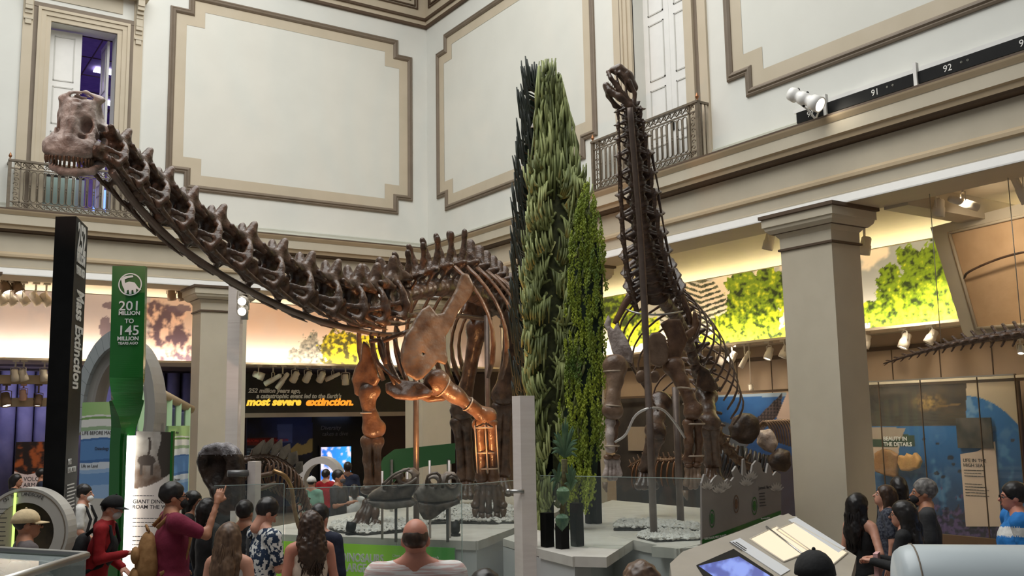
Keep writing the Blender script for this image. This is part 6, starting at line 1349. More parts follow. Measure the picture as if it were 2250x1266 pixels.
# ---- sea wall with glass, right of the big column
XS = 16.6
def art_sea(x, y, u, v):
    if y < 936 and x < 2123: 
        f_ = fb(x*.7, y, .03, 5); c = lerp(s3(44, 36, 30), s3(84, 68, 50), .5+f_*.6)
        e = math.hypot((x-2040)/42, (y-884)/24); 
        if e < 1: c = lerp(c, s3(150, 118, 62), (1-e)*1.6*max(0, .45+fb(x, y, .12)))
        if abs(y-(892-(x-2075)*.12)) < 2 and 2060 < x < 2110: c = s3(120, 92, 50)
        if y > 905: c = lerp(c, s3(70, 62, 50), .5+.5*math.sin(y*.8+fb(x, y, .03)*4))
        return c
    if y < 870+((x-2123)/112.)**2*60-10*0 and x >= 2123: return s3(196, 176, 150)
    if x < 2010 and y < 1036 and y > 940:
        if y < 966 and x < 1990-(y-940)*.4: return s3(176, 156, 140)
        if 958+4*math.sin(x*.05) < y < 982 and x < 2012: return s3(44, 66, 44)
        if y > 982 and x < 1976-(y-982)*.1 and fb(x, y, .02) > -2 and y < 1000+(1976-x)*2: return s3(206, 182, 164)
    w = lerp(s3(30, 104, 168), s3(16, 60, 104), sstep(940, 1130, y)); w = lerp(w, s3(96, 150, 200), sstep(.1, .6, fb(x, y, .022))*.6)
    if x > 2123: w = lerp(w, s3(150, 186, 214), sstep(.0, .5, fb(x+50, y, .03))*.5*sstep(1000, 880, y))
    cr_ = fb(x, y, .05, 4)+(y-1105)/60.
    if cr_ > .25: w = lerp(s3(36, 30, 62), s3(96, 76, 130), sstep(-.3, .4, fb(x, y, .12)))
    for cx, cy, r_ in ((2088, 1006, 7), (2058, 1040, 6), (2072, 1048, 5), (2030, 965, 4), (2060, 975, 4), (2225, 968, 5), (2095, 1020, 5), (2110, 1036, 6)):
        if math.hypot(x-cx, (y-cy)*1.4) < r_: w = s3(40, 50, 70)
    return w
z0, z1 = onX(1912, 1170, XS).z, onX(1912, 846, XS).z; y0, y1 = onX(1905, 900, XS).y, onX(2236, 900, XS).y
sw = root('sea_display', (XS, (y0+y1)/2, 0), 'tall blue sea life display wall behind glass right of the column', 'display')
printed('print', (XS, y0, max(.05, z0)), (XS, y1, max(.05, z0)), (XS, y0, z1), 170, 150, art_sea, M_PRINT, sw, .15)
MB().box((XS-.02, y1-.25, 0), (XS+.3, y0+.2, max(.05, z0))).build('dark_base', M_DK2, sw); MB().box((XS-.05, y1-.3, z1), (XS+.3, y0+.3, z1+.05)).build('top_frame', M_TAN, sw)
swt = lambda s_, x, y, sz, m, **k: text('lettering', s_, sz, face_M(onX(x, y, XS-.012), (0, -1, 0)), m, sw, .003, **k)
swt('BEAUTY IN\nTHE DETAILS', 1941, 968, .105, M_TXT, bold=.002)
q = [onX(x, y, XS-.03) for x, y in ((2112, 1000), (2182, 972), (2194, 1158), (2123, 1154))]; b = MB(); b.prism([(XS-.03, onX(2112, 1000, XS).y, onX(2112, 1156, XS).z), (XS-.03, onX(2190, 1000, XS).y, onX(2190, 1156, XS).z), (XS-.03, onX(2190, 1000, XS).y, onX(2182, 970, XS).z), (XS-.03, onX(2150, 1000, XS).y, onX(2150, 992, XS).z), (XS-.03, onX(2112, 1000, XS).y, onX(2112, 998, XS).z)], (.02, 0, 0)); b.build('text_board', mat('pinkish_board', srgb(222, 196, 178), None, .6), sw)
swb = lambda s_, x, y, sz: text('lettering', s_, sz, face_M(onX(x, y, XS-.036), (0, -1, 0)), M_TXTD, sw, .002); swb('LIFE IN THE\nHIGH SEAS', 2116, 1015, .085)
lines(sw, face_M(onX(2118, 1034, XS-.036), (0, -1, 0)), 3, .45, .012, .05, M_TXTD); lines(sw, face_M(onX(2120, 1064, XS-.036), (0, -1, 0)), 5, .45, .012, .05, M_TXTD)
MB().box((XS-.06, onX(2183, 950, XS).y, onX(2150, 985, XS).z), (XS-.03, onX(2106, 950, XS).y, onX(2150, 918, XS).z)).build('dark_picture', mat('rocky_picture', (.02, .02, .018, 1), (.11, .09, .07, 1), .5, scale=3), sw)
for px, lab, c in (([(1973, 1016), (1977, 1000), (1988, 1002), (1994, 995), (2004, 1001), (2012, 994), (2020, 1002), (2026, 1014), (2020, 1030), (1998, 1036), (1980, 1034)], 'orange fossil slab on the sea display', srgb(190, 140, 80)), ([(1922, 996), (1940, 986), (1960, 990), (1974, 1000), (1972, 1050), (1950, 1046), (1924, 1036)], 'tan rounded slab at the left of the sea display', srgb(150, 106, 62))):
    o3 = onX(px[0][0], px[0][1], XS-.14); s = SDF(); s.plate([((q-o3).dot(Vector((0, -1, 0))), q.z-o3.z) for q in (onX(x, y, XS-.14) for x, y in px)], o3, Vector((0, -1, 0)), V3, .12, rnd=.04); V, F = s.mesh(.025, .01, 9); mm = mat(lab.split()[0]+'_slab', c, tuple(v*1.25 for v in c[:3])+(1,), .6, scale=7, bump=.5)
    place('fossil_slab', npmesh('fossil_slab', V, F, mm), None, label=lab, cat='fossil')
for i, x in enumerate((1930, 2025, 2155, 2225)):                        # glass sheets before the wall
    pass
gl = root('sea_glass', (16.2, 12.0, 0), 'tall glass sheets in front of the sea display wall', 'glass')
xs = [onX(x, 900, 16.2).y for x in (1900, 1934, 2026, 2152, 2236)]
for i in range(4):
    MB().box((16.2, xs[i+1]+.012, .3), (16.215, xs[i], onX(2000, 836, 16.2).z)).build('pane', glassmat('display_glass', (.95, .97, .97, 1), .03), gl)
    MB().box((16.195, xs[i+1], .3), (16.22, xs[i+1]+.012, onX(2000, 836, 16.2).z)).build('joint', M_DK2, gl)
MB().box((16.17, xs[-1], 0), (16.25, xs[0], .3)).build('shoe', M_DK2, gl); MB().box((16.17, xs[-1], onX(2000, 836, 16.2).z), (16.25, xs[0], onX(2000, 833, 16.2).z)).build('head_channel', M_STEEL, gl)
area('sea_lamp', (15.4, 10.8, 4.6), (16.6, 10.8, 1.6), .3, 2.5, 42, (1, .86, .68), 120)
# ---- marine reptile mural and bones left of the column
def art_reef(x, y, u, v):
    c = lerp(s3(44, 92, 150), s3(24, 56, 104), sstep(870, 1000, y)+.3*fb(x, y, .04))
    if y < 872: c = s3(150, 170, 190)
    t = (x-1640)/70.; 
    if abs((y-(962-(x-1640)*1.0))*.7) < 14 and 1640 < x < 1718 and y > 860: c = lerp(s3(84, 70, 70), s3(40, 36, 40), 1 if (int((x+y)/7)+int((x-y)/7)) % 2 else 0)
    if x > 1722-(y-880)*.4 and y < 920: c = s3(214, 190, 176)
    if y > 918-(x-1560)*-.3 and x < 1640: c = s3(70, 76, 86)
    if y > 1000: c = lerp(c, s3(60, 50, 46), .8)
    return c
a, c2 = onX(1545, 1060, 16.9), onX(1745, 1060, 16.9); rm = root('reef_mural', (16.9, (a.y+c2.y)/2, 0), 'blue marine reptile mural left of the big column', 'mural')
printed('print', (16.9, a.y, .005), (16.9, c2.y, .005), (16.9, a.y, onX(1600, 868, 16.9).z), 90, 120, art_reef, M_PRINT, rm, .1)
area('reef_lamp', (16.0, 15.6, 3.8), (16.9, 15.6, 2.0), .2, 2, 22, (1, .86, .7), 120)
mrs = root('marine_skeleton', (dep(1650, 1100, 18).x, dep(1650, 1100, 18).y, 0), 'dark marine reptile bones with rows of ribs left of the big column', 'skeleton')
for i in range(13):
    x = 1574+i*9.5; y = 966+i*3.2; b = MB(); b.tube(spline([dep(x, y, 17.6), dep(x-4, y+22, 17.4), dep(x-12, y+52, 17.4), dep(x-22, y+80-i*1.5, 17.6)], 8), [.05]*6+[.04, .025], 6, flat=.6); b.build('rib', mat('blue_black_bone', (.02, .022, .026, 1), (.11, .115, .125, 1), .35, scale=3), mrs)
for i in range(12):
    x = 1668+i*6; b = MB(); b.tube(spline([dep(x-4, 940-i*1.4, 18.3), dep(x+10, 926-i*.4, 18.2), dep(x+24, 940, 18.2), dep(x+30, 968+i*2, 18.3)], 8), .022, 5); b.build('rib', M_BONE3, mrs)
for pts, d, m, h in (([(1602, 940), (1610, 918), (1634, 906), (1656, 912), (1670, 932), (1668, 956), (1650, 976), (1624, 974), (1606, 962)], 17.2, MATS['dark_fossil_rock'], .03), ([(1668, 948), (1690, 942), (1702, 958), (1710, 976), (1698, 994), (1680, 990), (1664, 976)], 17.5, M_SKULL, .03), ([(1690, 1002), (1712, 986), (1734, 990), (1738, 1020), (1724, 1038), (1700, 1034), (1688, 1020)], 17.1, MATS['dark_fossil_rock'], .03), ([(1556, 1000), (1574, 990), (1584, 1006), (1582, 1030), (1562, 1034), (1552, 1020)], 16.6, M_BONE, .03)):
    o3 = dep(*pts[0], d); s = SDF(); s.plate([((q-o3).dot(cr), (q-o3).z) for q in (onP(x, y, o3, cf) for x, y in pts)], o3, cr, V3, .35, rnd=.14); V, F = s.mesh(h, .02, 6); place('plate_bone', npmesh('plate_bone', V, F, m), mrs)
for x, d in ((1630, 17.4), (1700, 17.5)): p = dep(x, 980, d); MB().tube([(p.x, p.y, 0), p], .03, 8).build('stand', M_BLACK, mrs)
# dark exhibit behind the rearing skeleton
a, c2 = onX(1352, 1000, 16.5), onX(1549, 1000, 16.5); zt = onX(1450, 872, 16.5).z
de = root('dark_exhibit', (16.5, (a.y+c2.y)/2, 0), 'dark exhibit wall with hung bones behind the rearing skeleton', 'exhibit')
MB().box((16.5, c2.y, 0), (16.7, a.y, zt)).build('backboard', mat('exhibit_black', (.02, .017, .016, 1), (.045, .038, .034, 1), .6, scale=2), de)
q = onX(1400, 960, 16.45); MB().box((16.44, q.y-.5, q.z-.35), (16.49, q.y+.35, q.z+.25)).build('pale_board', mat('pale_board', srgb(150, 138, 124), None, .6), de)
DV = spline([onX(1380, 1030, 16.2), onX(1420, 1010, 16.1), onX(1470, 1012, 16.1), onX(1530, 1000, 16.2)], 14)
for i in range(1, 13): put_vert('caudal', 'vertebra', M_BONE, de, DV[i], DV[i+1]-DV[i-1], (.2, .22, .24))
for i in range(2, 13):
    p = DV[i]; b = MB(); b.tube(spline([p, p+Vector((-.1, 0, -.1)), p+Vector((-.14, .02, -.4)), p+Vector((-.05, .04, -.62))], 7), [.03]*6+[.016], 6, flat=.6); b.build('rib', M_BONE2, de)
# wall panels and rails above it
b = MB()
for i in range(9): yv = 10+i*1.05; b.box((17.34, yv, 2.9), (17.352, yv+.02, 3.75))
b.box((17.3, 3, 3.72), (17.35, 24, 3.8)); b.build('trim_8', M_DK2, kind='structure'); MB().box((16.3, 3, 2.95), (16.36, 24, 3.0)).build('lamp_rail', M_DK2, label='thin dark rail across the right aisle below the mural lamps', cat='rail')
# ---- slanted partition with canvas panel and long thin bone
Xp = 14.6
area('canvas_lamp', (13.2, 7.9, 5.5), (14.6, 7.6, 4.6), .3, .3, 14, (1, .85, .65), 120)
q = [onX(x, y, Xp) for x, y in ((2044, 496), (2118, 735), (2330, 735), (2330, 430))]; 
pt = MB(); pt.prism([(Xp, p.y, p.z) for p in [onX(2044, 500, Xp), onX(2118, 740, Xp), onX(2420, 740, Xp), onX(2420, 400, Xp)]], (.3, 0, 0)); slp = pt.build('wall_partition', M_CORN, kind='structure')
cv = root('canvas_panel', (Xp-.1, onX(2200, 600, Xp).y, onX(2200, 722, Xp).z), 'tan canvas panel with a long thin bone on the slanted partition', 'panel')
b = MB(); b.prism([(Xp-.06, p.y, p.z) for p in [onX(2086, 512, Xp), onX(2146, 722, Xp), onX(2400, 700, Xp), onX(2400, 440, Xp)]], (.05, 0, 0)); b.build('canvas', mat('tan_canvas', srgb(190, 156, 118), srgb(204, 170, 132), .8, scale=2, bump=.3), cv)
b = MB(); e = [onX(x, y, Xp-.08) for x, y in ((2086, 512), (2146, 722), (2400, 700), (2400, 440))]
for i in range(4): b.tube([e[i], e[(i+1) % 4]], .025, 6)
b.build('frame', M_TAN, cv)
b = MB(); b.tube(spline([onX(2118, 612, Xp-.1), onX(2128, 598, Xp-.2), onX(2180, 574, Xp-.25), onX(2240, 556, Xp-.25), onX(2330, 540, Xp-.25)], 16), [.012]+[.02]*14+[.03], 6); b.build('thin_bone', M_BONE, cv)
# ---- hanging tail
tl = root('hanging_tail', dep(2120, 760, 13.4), 'long dark tail skeleton hanging above the sea display', 'skeleton'); TLP = spline([dep(1942, 799, 14.2), dep(2010, 778, 13.8), dep(2080, 760, 13.4), dep(2160, 745, 13.0), dep(2250, 734, 12.6), dep(2350, 722, 12.1)], 20)
for i in range(1, 19): put_vert('caudal', 'vertebra', M_BONE, tl, TLP[i], TLP[i+1]-TLP[i-1], (.27, .05+.017*i, .035+.0125*i))
b = MB(); b.tube(TLP, [.006+.002*i for i in range(20)], 6); b.build('rod', M_MOUNT, tl)
for i in (7, 15): p = TLP[i]; MB().tube([p, (p.x, p.y, 5.78)], .006, 5).build('cable', M_STEEL, tl)
# ---- ceiling pieces of the right aisle: cross beam and track
MB().box((12.6, 8.35, 5.45), (17.0, 8.75, 5.8)).build('trim_9', M_CORN, kind='structure')
MB().box((12.75, 2, 5.74), (12.8, 20, 5.78)).build('lighting_track', M_DK2, label='dark lighting track on the right aisle ceiling', cat='track')
# warm lamps of the skeleton mount
def uplight(p, to, pw, col, deg, lab):
    p = Vector(p); r = root('uplight', p, lab, 'lamp'); a = (Vector(to)-p).normalized(); b = MB(); b.lathe([(.05, -.03), (.065, 0), (.065, .09), (.055, .09)], p+Vector((0, 0, .07)), 12, axis=a); b.build('can', M_BLACK, r)
    b = MB(); b.box((p.x-.05, p.y-.05, p.z), (p.x+.05, p.y+.05, p.z+.03)); b.build('foot', M_BLACK, r); b = MB(); b.lathe([(.054, .085), (.001, .086)], p+Vector((0, 0, .07)), 12, axis=a); b.build('lens', M_LENS, r)
    spot('uplight_beam', p+Vector((0, 0, .07))+a*.12, to, pw, col, deg, .6, .06)
ul = onZ(1000, 1178, ZP); uplight(ul, dep(1000, 830, 13.8), 330, (1, .46, .16), 80, 'small black uplight at the platform edge near the grey skull cast')
ul = onZ(770, 1176, ZP); uplight(ul, dep(850, 760, 13.4), 130, (1, .48, .2), 60, 'small black uplight on the platform left of the pebbles')
spot('theatre_beam', dep(1806, 233, 14.1), dep(990, 760, 14.2), 900, (1, .86, .68), 26, .6, .06)
spot('neck_beam', (-3.5, 4.0, 7.6), dep(180, 300, 9.35), 800, (1, .62, .46), 13, .6, .06)
# ================================================================ VISITORS
def skin(n, c): return mat('skin_'+n, c, tuple(v*1.08 for v in c[:3])+(1,), .5, scale=20)
SK = {'fair': skin('fair', srgb(206, 150, 126)), 'tan': skin('tan', srgb(178, 124, 96)), 'pink': skin('pink', srgb(200, 134, 112)), 'dark': skin('dark', srgb(120, 80, 60))}
def cloth(n, c, c2=None, sc=14, r=.85): return mat('cloth_'+n, c, c2 or tuple(min(1, v*1.25+.004) for v in c[:3])+(1,), r, scale=sc, bump=.15, bscale=40)
HB = mat('hair_black', (.008, .006, .006, 1), (.02, .015, .013, 1), .38, scale=30, stretch=(1, 1, .15)); HD_ = mat('hair_dark_brown', (.03, .015, .009, 1), (.075, .038, .02, 1), .4, scale=30, stretch=(1, 1, .15))
HBR = mat('hair_brown', (.07, .036, .02, 1), (.2, .115, .065, 1), .42, scale=26, stretch=(1, 1, .15)); HG = mat('hair_grey', (.10, .09, .085, 1), (.26, .24, .22, 1), .5, scale=30)
_hc = {}
def hand_arr(kind):
    """wrist at origin, x along the fingers, y to the thumb side, z = back of the hand"""
    if kind in _hc: return _hc[kind]
    s = SDF(); s.ell((.045, 0, 0), (.05, .042, .016), k=.012); s.cap((-.02, 0, 0), (.02, 0, 0), .026, .024, k=.02)
    curl = {'relaxed': .35, 'grip': 1.25, 'point': 1.35}[kind]
    for i, (y, L) in enumerate(((.030, .074), (.010, .082), (-.010, .076), (-.029, .060))):
        c = .12 if kind == 'point' and i == 0 else curl; p = np.array([.085-.004*abs(i-1), y, 0.]); a = c*.35; r = .0092
        for seg, f in enumerate((.45, .32, .23)):
            q = p+np.array([math.cos(a), 0, -math.sin(a)])*L*f; s.cap(p, q, r, r*.9, k=.005); p = q; a += c*.75; r *= .92
    s.chain([(.012, .03, -.004), (.042, .056, -.014), (.068, .060 if kind == 'relaxed' else .038, -.03), (.086, .056 if kind == 'relaxed' else .018, -.04)], [.015, .0125, .011, .009], k=.008)
    _hc[kind] = s.mesh(.0068); return _hc[kind]
def merge(parts):
    V, F, n = [], [], 0
    for v, f in parts: V.append(v); F.append(f+n); n += len(v)
    return np.concatenate(V), np.concatenate(F)
def person(px, py, h, a, lab, skn='fair', hair=('short', HB), top=('tee', None), legs=None, arms=('down', 'down'), bow=0, turn=0, wide=1.0, far=False, fem=False, mask=None, glasses=False, cap=None, lean=0, group=None, hands=('relaxed', 'relaxed')):
    r0 = ray(px, py); D = (HC-h)/-r0[2]; P = CP+r0*D; k = h/1.75; rad = math.radians(a)
    face = cf*math.cos(rad)+cr*math.sin(rad); right = cr*math.cos(rad)-cf*math.sin(rad)
    base = Vector((P[0], P[1], 0))-face*.02*k
    if lean: base = base-face*lean*.55
    M3 = np.array([right, face, V3]).T
    r = root('person', base, lab, 'person', group)
    Hl = lambda z: lean*max(0, (z-.9)/.75)**1.2                         # forward lean grows with height
    def W(V): 
        V = np.array(V, float); V[:, 1] += lean*np.clip((V[:, 2]-.9)/.75, 0, 2)**1.2
        return (V*k)@M3.T+np.array(base)
    sw = .185*wide if not fem else .165*wide; cw = (.165 if not fem else .145)*wide; hb, hh = (.024 if not far else .034), (.0105 if not far else .016)
    # arms: shoulder, elbow, wrist in body axes
    AR = {'down': ((.055, -.02, -.30), (.05, .03, -.55)), 'fold': ((.05, .05, -.28), (-.12, .24, -.22)), 'front': ((.04, .06, -.28), (-.06, .30, -.24)), 'low': ((.05, .03, -.29), (-.04, .24, -.42)),
          'raise': ((.05, .24, -.12), (-.03, .34, .16)), 'hip': ((.16, -.09, -.25), (.04, .02, -.42)), 'reach': ((.05, .20, -.2), (.0, .45, -.12)), 'rail': ((.1, .05, -.28), (.12, .2, -.42)), 'back': ((.06, -.12, -.28), (.05, -.02, -.5))}
    J = []
    for sd, an in ((-1, arms[0]), (1, arms[1])):
        s0 = np.array([sd*sw, -.005, 1.43]); e, w_ = AR[an]; J.append((sd, s0, s0+np.array([e[0]*sd, e[1], e[2]]), s0+np.array([w_[0]*sd, w_[1], w_[2]])))
    bd = SDF(); bd.ell((0, -.005, 1.24), (cw, .108*wide, .2), k=.05); bd.ell((0, .0, 1.06), (cw*.86, .1*wide, .13), k=.07); bd.ell((0, -.005, .93), (cw*(1.0 if not fem else 1.1), .112*wide, .12), k=.06)
    bd.cap((0, -.012, 1.40), (0, 0, 1.56), .058 if not fem else .048, .053 if not fem else .045, k=.03); bd.cap((-sw*.8, -.01, 1.43), (sw*.8, -.01, 1.43), .058, k=.05)
    for sd in (-1, 1): bd.cap((sd*.02, -.03, 1.515), (sd*sw*.7, -.015, 1.45), .045, .045, k=.05)
    for sd in (-1, 1): bd.chain([(sd*.09, 0, .9), (sd*.1, .012, .5), (sd*.1, -.02, .09)], [.088*wide, .058, .04], k=.03); bd.cap((sd*.1, -.03, .05), (sd*.115, .15, .035), .045, .034, k=.02)
    for sd, s0, e, w_ in J: bd.chain([s0, e, w_], [.05*wide, .04, .027], k=.02)
    parts = [bd.mesh(hb)]
    # head
    hd = SDF(); hd.ell((0, -.014, .035), (.075, .096, .09), k=.02); hd.ell((0, .028, -.025), (.06, .068, .082), k=.03); hd.ell((0, .04, -.075), (.044, .05, .036), k=.025); hd.cap((0, -.02, -.15), (0, -.012, -.04), .05 if not fem else .044, .055, k=.03)
    hd.cap((0, .092, .012), (0, .116, -.022), .009, .0145, k=.012); hd.ell((0, .088, -.062), (.023, .014, .011), k=.01); hd.cap((-.035, .082, .022), (.035, .082, .022), .010, k=.02)
    for sd in (-1, 1): hd.ell((sd*.076, -.012, -.008), (.011, .025, .033), k=.008); hd.ell((sd*.03, .1, .004), (.016, .016, .011), k=.012, op=-1)
    bw, tr = math.radians(bow), math.radians(turn); Rb = np.array(Matrix.Rotation(-tr, 3, 'Z')@Matrix.Rotation(-bw, 3, 'X'))
    def HW(V): V = np.array(V, float)@Rb.T; return W(V+np.array([0, .0, 1.625]))
    v, f = hd.mesh(hh); hv = (np.array(v)@Rb.T+np.array([0, 0, 1.625])); parts.append((hv, f))
    for (sd, s0, e, w_), hk in zip(J, hands):
        v, f = hand_arr(hk); v = v.copy(); 
        if sd < 0: pass
        x = (w_-e)/np.linalg.norm(w_-e); z = np.array([sd*1.0, -.15, .1]) if abs(x[2]) > .6 else np.array([0, 0, 1.]); z = z-x*(z@x); z /= np.linalg.norm(z); y = np.cross(z, x)
        want = np.array([0, 1., 0]) if abs(x[2]) > .6 else np.array([-sd*1., 0, 0])
        if y@want < 0: v[:, 1] *= -1; f = f[:, ::-1]
        parts.append((w_+v[:, :1]*x+v[:, 1:2]*y+v[:, 2:]*z, f))
    V, F = merge(parts); place('body', npmesh('body', W(V), F, SK[skn]), r)
    # clothes
    kind, tm = top; s = SDF(); g = .014; lowz = .88
    s.ell((0, -.005, 1.24), (cw+g, .108*wide+g, .2+g*.3), k=.05); s.ell((0, .0, 1.06), (cw*.9+g, .103*wide+g, .13), k=.07); s.ell((0, -.004, .95), (cw*1.02+g, .112*wide+g, .1), k=.05)
    if kind in ('tank',):
        for sd in (-1, 1): s.cap((sd*sw*.55, -.02, 1.40), (sd*sw*.55, .03, 1.38), .04, k=.03)
        s.cap((-sw*.6, -.02, 1.36), (sw*.6, -.02, 1.36), .05, k=.03)
    else:
        s.cap((-sw*.82, -.01, 1.42), (sw*.82, -.01, 1.42), .067, k=.05)
        for sd in (-1, 1): s.cap((sd*.05, -.025, 1.475), (sd*sw*.75, -.015, 1.445), .052, .056, k=.05)
        if kind == 'hoodie': s.cap((-.07, -.06, 1.46), (.07, -.06, 1.46), .06, k=.05); s.cap((0, -.02, 1.43), (0, -.01, 1.48), .075, k=.03)
        if kind == 'polo': s.cap((0, -.014, 1.43), (0, -.01, 1.485), .068, .066, k=.02)
        for sd, s0, e, w_ in J:
            if kind in ('long', 'hoodie'): s.chain([s0, e, e+(w_-e)*.94], [.064*wide, .054, .042], k=.02)
            else: s.cap(s0, s0+(e-s0)*.72, .066*wide, .06, k=.02)
    if kind == 'tank': s.ell((0, .06, 1.47), (.07, .08, .08), k=.03, op=-1)
    v, f = s.mesh(.011 if isinstance(tm, list) else .02 if not far else .03, .004, 14); mi = None; mm = tm
    if isinstance(tm, list):
        z = v[f[:, 0]][:, 2]+.1*v[f[:, 0]][:, 0]; mi = ((z > 1.29) & (z < 1.37)).astype(int)
    place('top', npmesh('top', W(v), f, mm, True, mi=mi), r)
    s = SDF(); s.ell((0, -.004, .93), (cw*(1.0 if not fem else 1.1)+.008, .118*wide+.004, .115), k=.05)
    for sd in (-1, 1): s.chain([(sd*.09, 0, .88), (sd*.1, .012, .5), (sd*.1, -.015, .09)], [.098*wide, .07, .058], k=.025)
    v, f = s.mesh(.03); place('trousers', npmesh('trousers', W(v), f, legs or cloth('denim', (.02, .028, .05, 1))), r)
    b = MB()
    for sd in (-1, 1): b.ball(W([(sd*.105, .05, .045)])[0], (.055*k, .055*k, .045*k), 10, 6); b.tube(W([(sd*.1, -.05, .04), (sd*.112, .14, .035)]), [.05*k, .042*k], 8)
    b.build('shoes', cloth('shoe', (.03, .03, .03, 1)), r)
    # face details
    if not far:
        for sd in (-1, 1):
            b = MB(); c = HW([(sd*.03, .078, .006)])[0]; b.ball(c, .0125*k, 8, 6); e_ = b.build('eye', mat('eye_white', (.6, .58, .55, 1), None, .3), r)
            b = MB(); b.ball(HW([(sd*.03, .0875, .006)])[0], .0065*k, 8, 6); b.build('iris', mat('iris', (.02, .012, .008, 1), None, .2), e_)
            b = MB(); b.tube(HW([(sd*.014, .094, .026), (sd*.03, .092, .031), (sd*.046, .082, .026)]), .004*k, 5); b.build('eyebrow', hair[1] if hair else HD_, r)
        b = MB(); b.tube(HW([(-.02, .096, -.061), (0, .103, -.060), (.02, .096, -.061)]), .0035*k, 5); b.build('mouth', mat('lip', srgb(140, 76, 70), None, .5), r)
    # hair
    if hair and hair[0] != 'none':
        hk, hm = hair; s = SDF(); t_ = .002 if cap else .012 if hk in ('short', 'fringe') else .016
        if hk == 'bald':
            s.ell((0, -.02, .02), (.079, .1, .075), k=.02); s.ell((0, .02, .12), (.062, .12, .075), k=.02, op=-1); s.ell((0, .12, -.01), (.1, .1, .12), k=.02, op=-1); s.ell((0, -.02, -.09), (.1, .12, .045), k=.02, op=-1)
        else:
            s.ell((0, -.02, .042), (.078+t_, .1+t_, .092+t_), k=.02)
            if hk in ('long', 'curly', 'bob', 'pony'):
                s.ell((0, -.05, -.01), (.088, .085, .1), k=.03)
            if hk in ('long', 'curly'):
                bottom = -.42 if hk == 'long' else -.36; w2 = .085 if hk == 'long' else .105
                s.cap((0, -.085, .0), (0, -.12, bottom*.6), w2, w2*1.12, k=.05, sq=((0, 1, 0), .62)); s.cap((0, -.12, bottom*.6), (0, -.125, bottom), w2*1.1, w2*.6, k=.04, sq=((0, 1, 0), .5))
                for sd in (-1, 1): s.chain([(sd*.075, -.01, .0), (sd*.095, -.03, -.16), (sd*.10, -.05, -.3)], [.028, .036, .02], k=.04)
            if hk == 'bob': s.chain([(-.07, -.03, -.02), (-.075, -.03, -.12)], [.035, .03], k=.03); s.chain([(.07, -.03, -.02), (.075, -.03, -.12)], [.035, .03], k=.03); s.cap((0, -.09, .0), (0, -.09, -.12), .07, .06, k=.04)
            if hk == 'pony': s.chain([(0, -.11, .05), (0, -.16, -.02), (0, -.15, -.3)], [.035, .042, .02], k=.03)
            s.ell((0, .115, -.035), (.074, .085, .1 if hk != 'fringe' else .085), k=.015, op=-1)
            if hk in ('short', 'fringe', 'grey'): s.ell((0, .02, -.12), (.14, .12, .085), k=.02, op=-1)
        v, f = s.mesh(.0115 if not far else .02, .011 if hk == 'curly' else .005, 24)
        if len(f): place('hair', npmesh('hair', HW(v), f, hm), r)
        if hk in ('long', 'curly') and not far:
            rg = random.Random(int(px)); n = 46
            b = MB()
            for i in range(n):
                t0 = rg.uniform(-1, 1); x0 = .085*t0; L = -.40*rg.uniform(.7, 1.05); am = .02 if hk == 'curly' else .006
                pts = [(x0*.6, -.095-.01*rg.random(), .07), (x0, -.14+.04*abs(t0), -.03)]+[(x0*1.15+am*math.sin(j*1.7+i), -.17+.06*abs(t0)+am*math.cos(j*1.9+i), -.03+L*j/6) for j in range(1, 7)]
                b.tube(HW(pts), [.009*k]*6+[.007*k, .003*k], 5)
            b.build('locks', hm, r)
    if cap:
        b = MB(); vs = []; n = 16
        for i in range(6):
            th = math.pi/2*i/5
            for j in range(n): an = 2*math.pi*j/n; vs.append((.099*math.cos(th)*math.cos(an), -.018+.12*math.cos(th)*math.sin(an), .026+.118*math.sin(th)**.9))
        b.add(HW(vs), [(i*n+j, i*n+(j+1) % n, (i+1)*n+(j+1) % n, (i+1)*n+j) for i in range(5) for j in range(n)]+[list(range(n))[::-1]], 0, True)
        cp_ = b.build('cap', cap, r); b = MB(); vs = []
        for j in range(9): an = math.pi*(.12+.76*j/8); vs += [(.09*math.cos(an), -.018+.108*math.sin(an), .035), (.088*math.cos(an), -.018+.108*math.sin(an)+.085*math.sin(an), .018)]
        n2 = len(vs); vs2 = vs+[(x, y, z-.006) for x, y, z in vs]; fs = [(2*j, 2*j+1, 2*j+3, 2*j+2) for j in range(8)]+[(n2+2*j+2, n2+2*j+3, n2+2*j+1, n2+2*j) for j in range(8)]+[(2*j+1, n2+2*j+1, n2+2*j+3, 2*j+3) for j in range(8)]
        b.add(HW(vs2), fs); b.build('brim', cap, cp_); b = MB(); b.ball(HW([(0, -.018, .146)])[0], .010*k, 8, 5); b.build('button', cap, cp_)
    if mask:
        s = SDF(); s.ell((0, .06, -.052), (.06, .062, .05), k=.02); s.ell((0, .02, -.05), (.057, .06, .1), k=.01, op=-1); v, f = s.mesh(.008); mk = place('face_mask', npmesh('face_mask', HW(v), f, mask), r)
        for sd in (-1, 1): b = MB(); b.tube(HW([(sd*.052, .06, -.035), (sd*.072, .02, -.005), (sd*.082, -.015, .012)]), .0025*k, 5); b.build('ear_loop', mask, mk)
    if glasses:
        gl_ = M_BLACK; b = MB()
        for sd in (-1, 1): b.tube(HW([(sd*.032+.024*math.cos(t), .106, .004+.018*math.sin(t)) for t in [i*math.pi/6 for i in range(13)]]), .0028*k, 5, cap=False); b.tube(HW([(sd*.056, .104, .008), (sd*.08, .02, .012), (sd*.08, -.02, .0)]), .0028*k, 5)
        b.tube(HW([(-.009, .109, .006), (.009, .109, .006)]), .0028*k, 5); b.build('glasses', gl_, r)
    r['_k'] = k
    return dict(r=r, W=W, HW=HW, J=J, k=k, right=right, face=face)
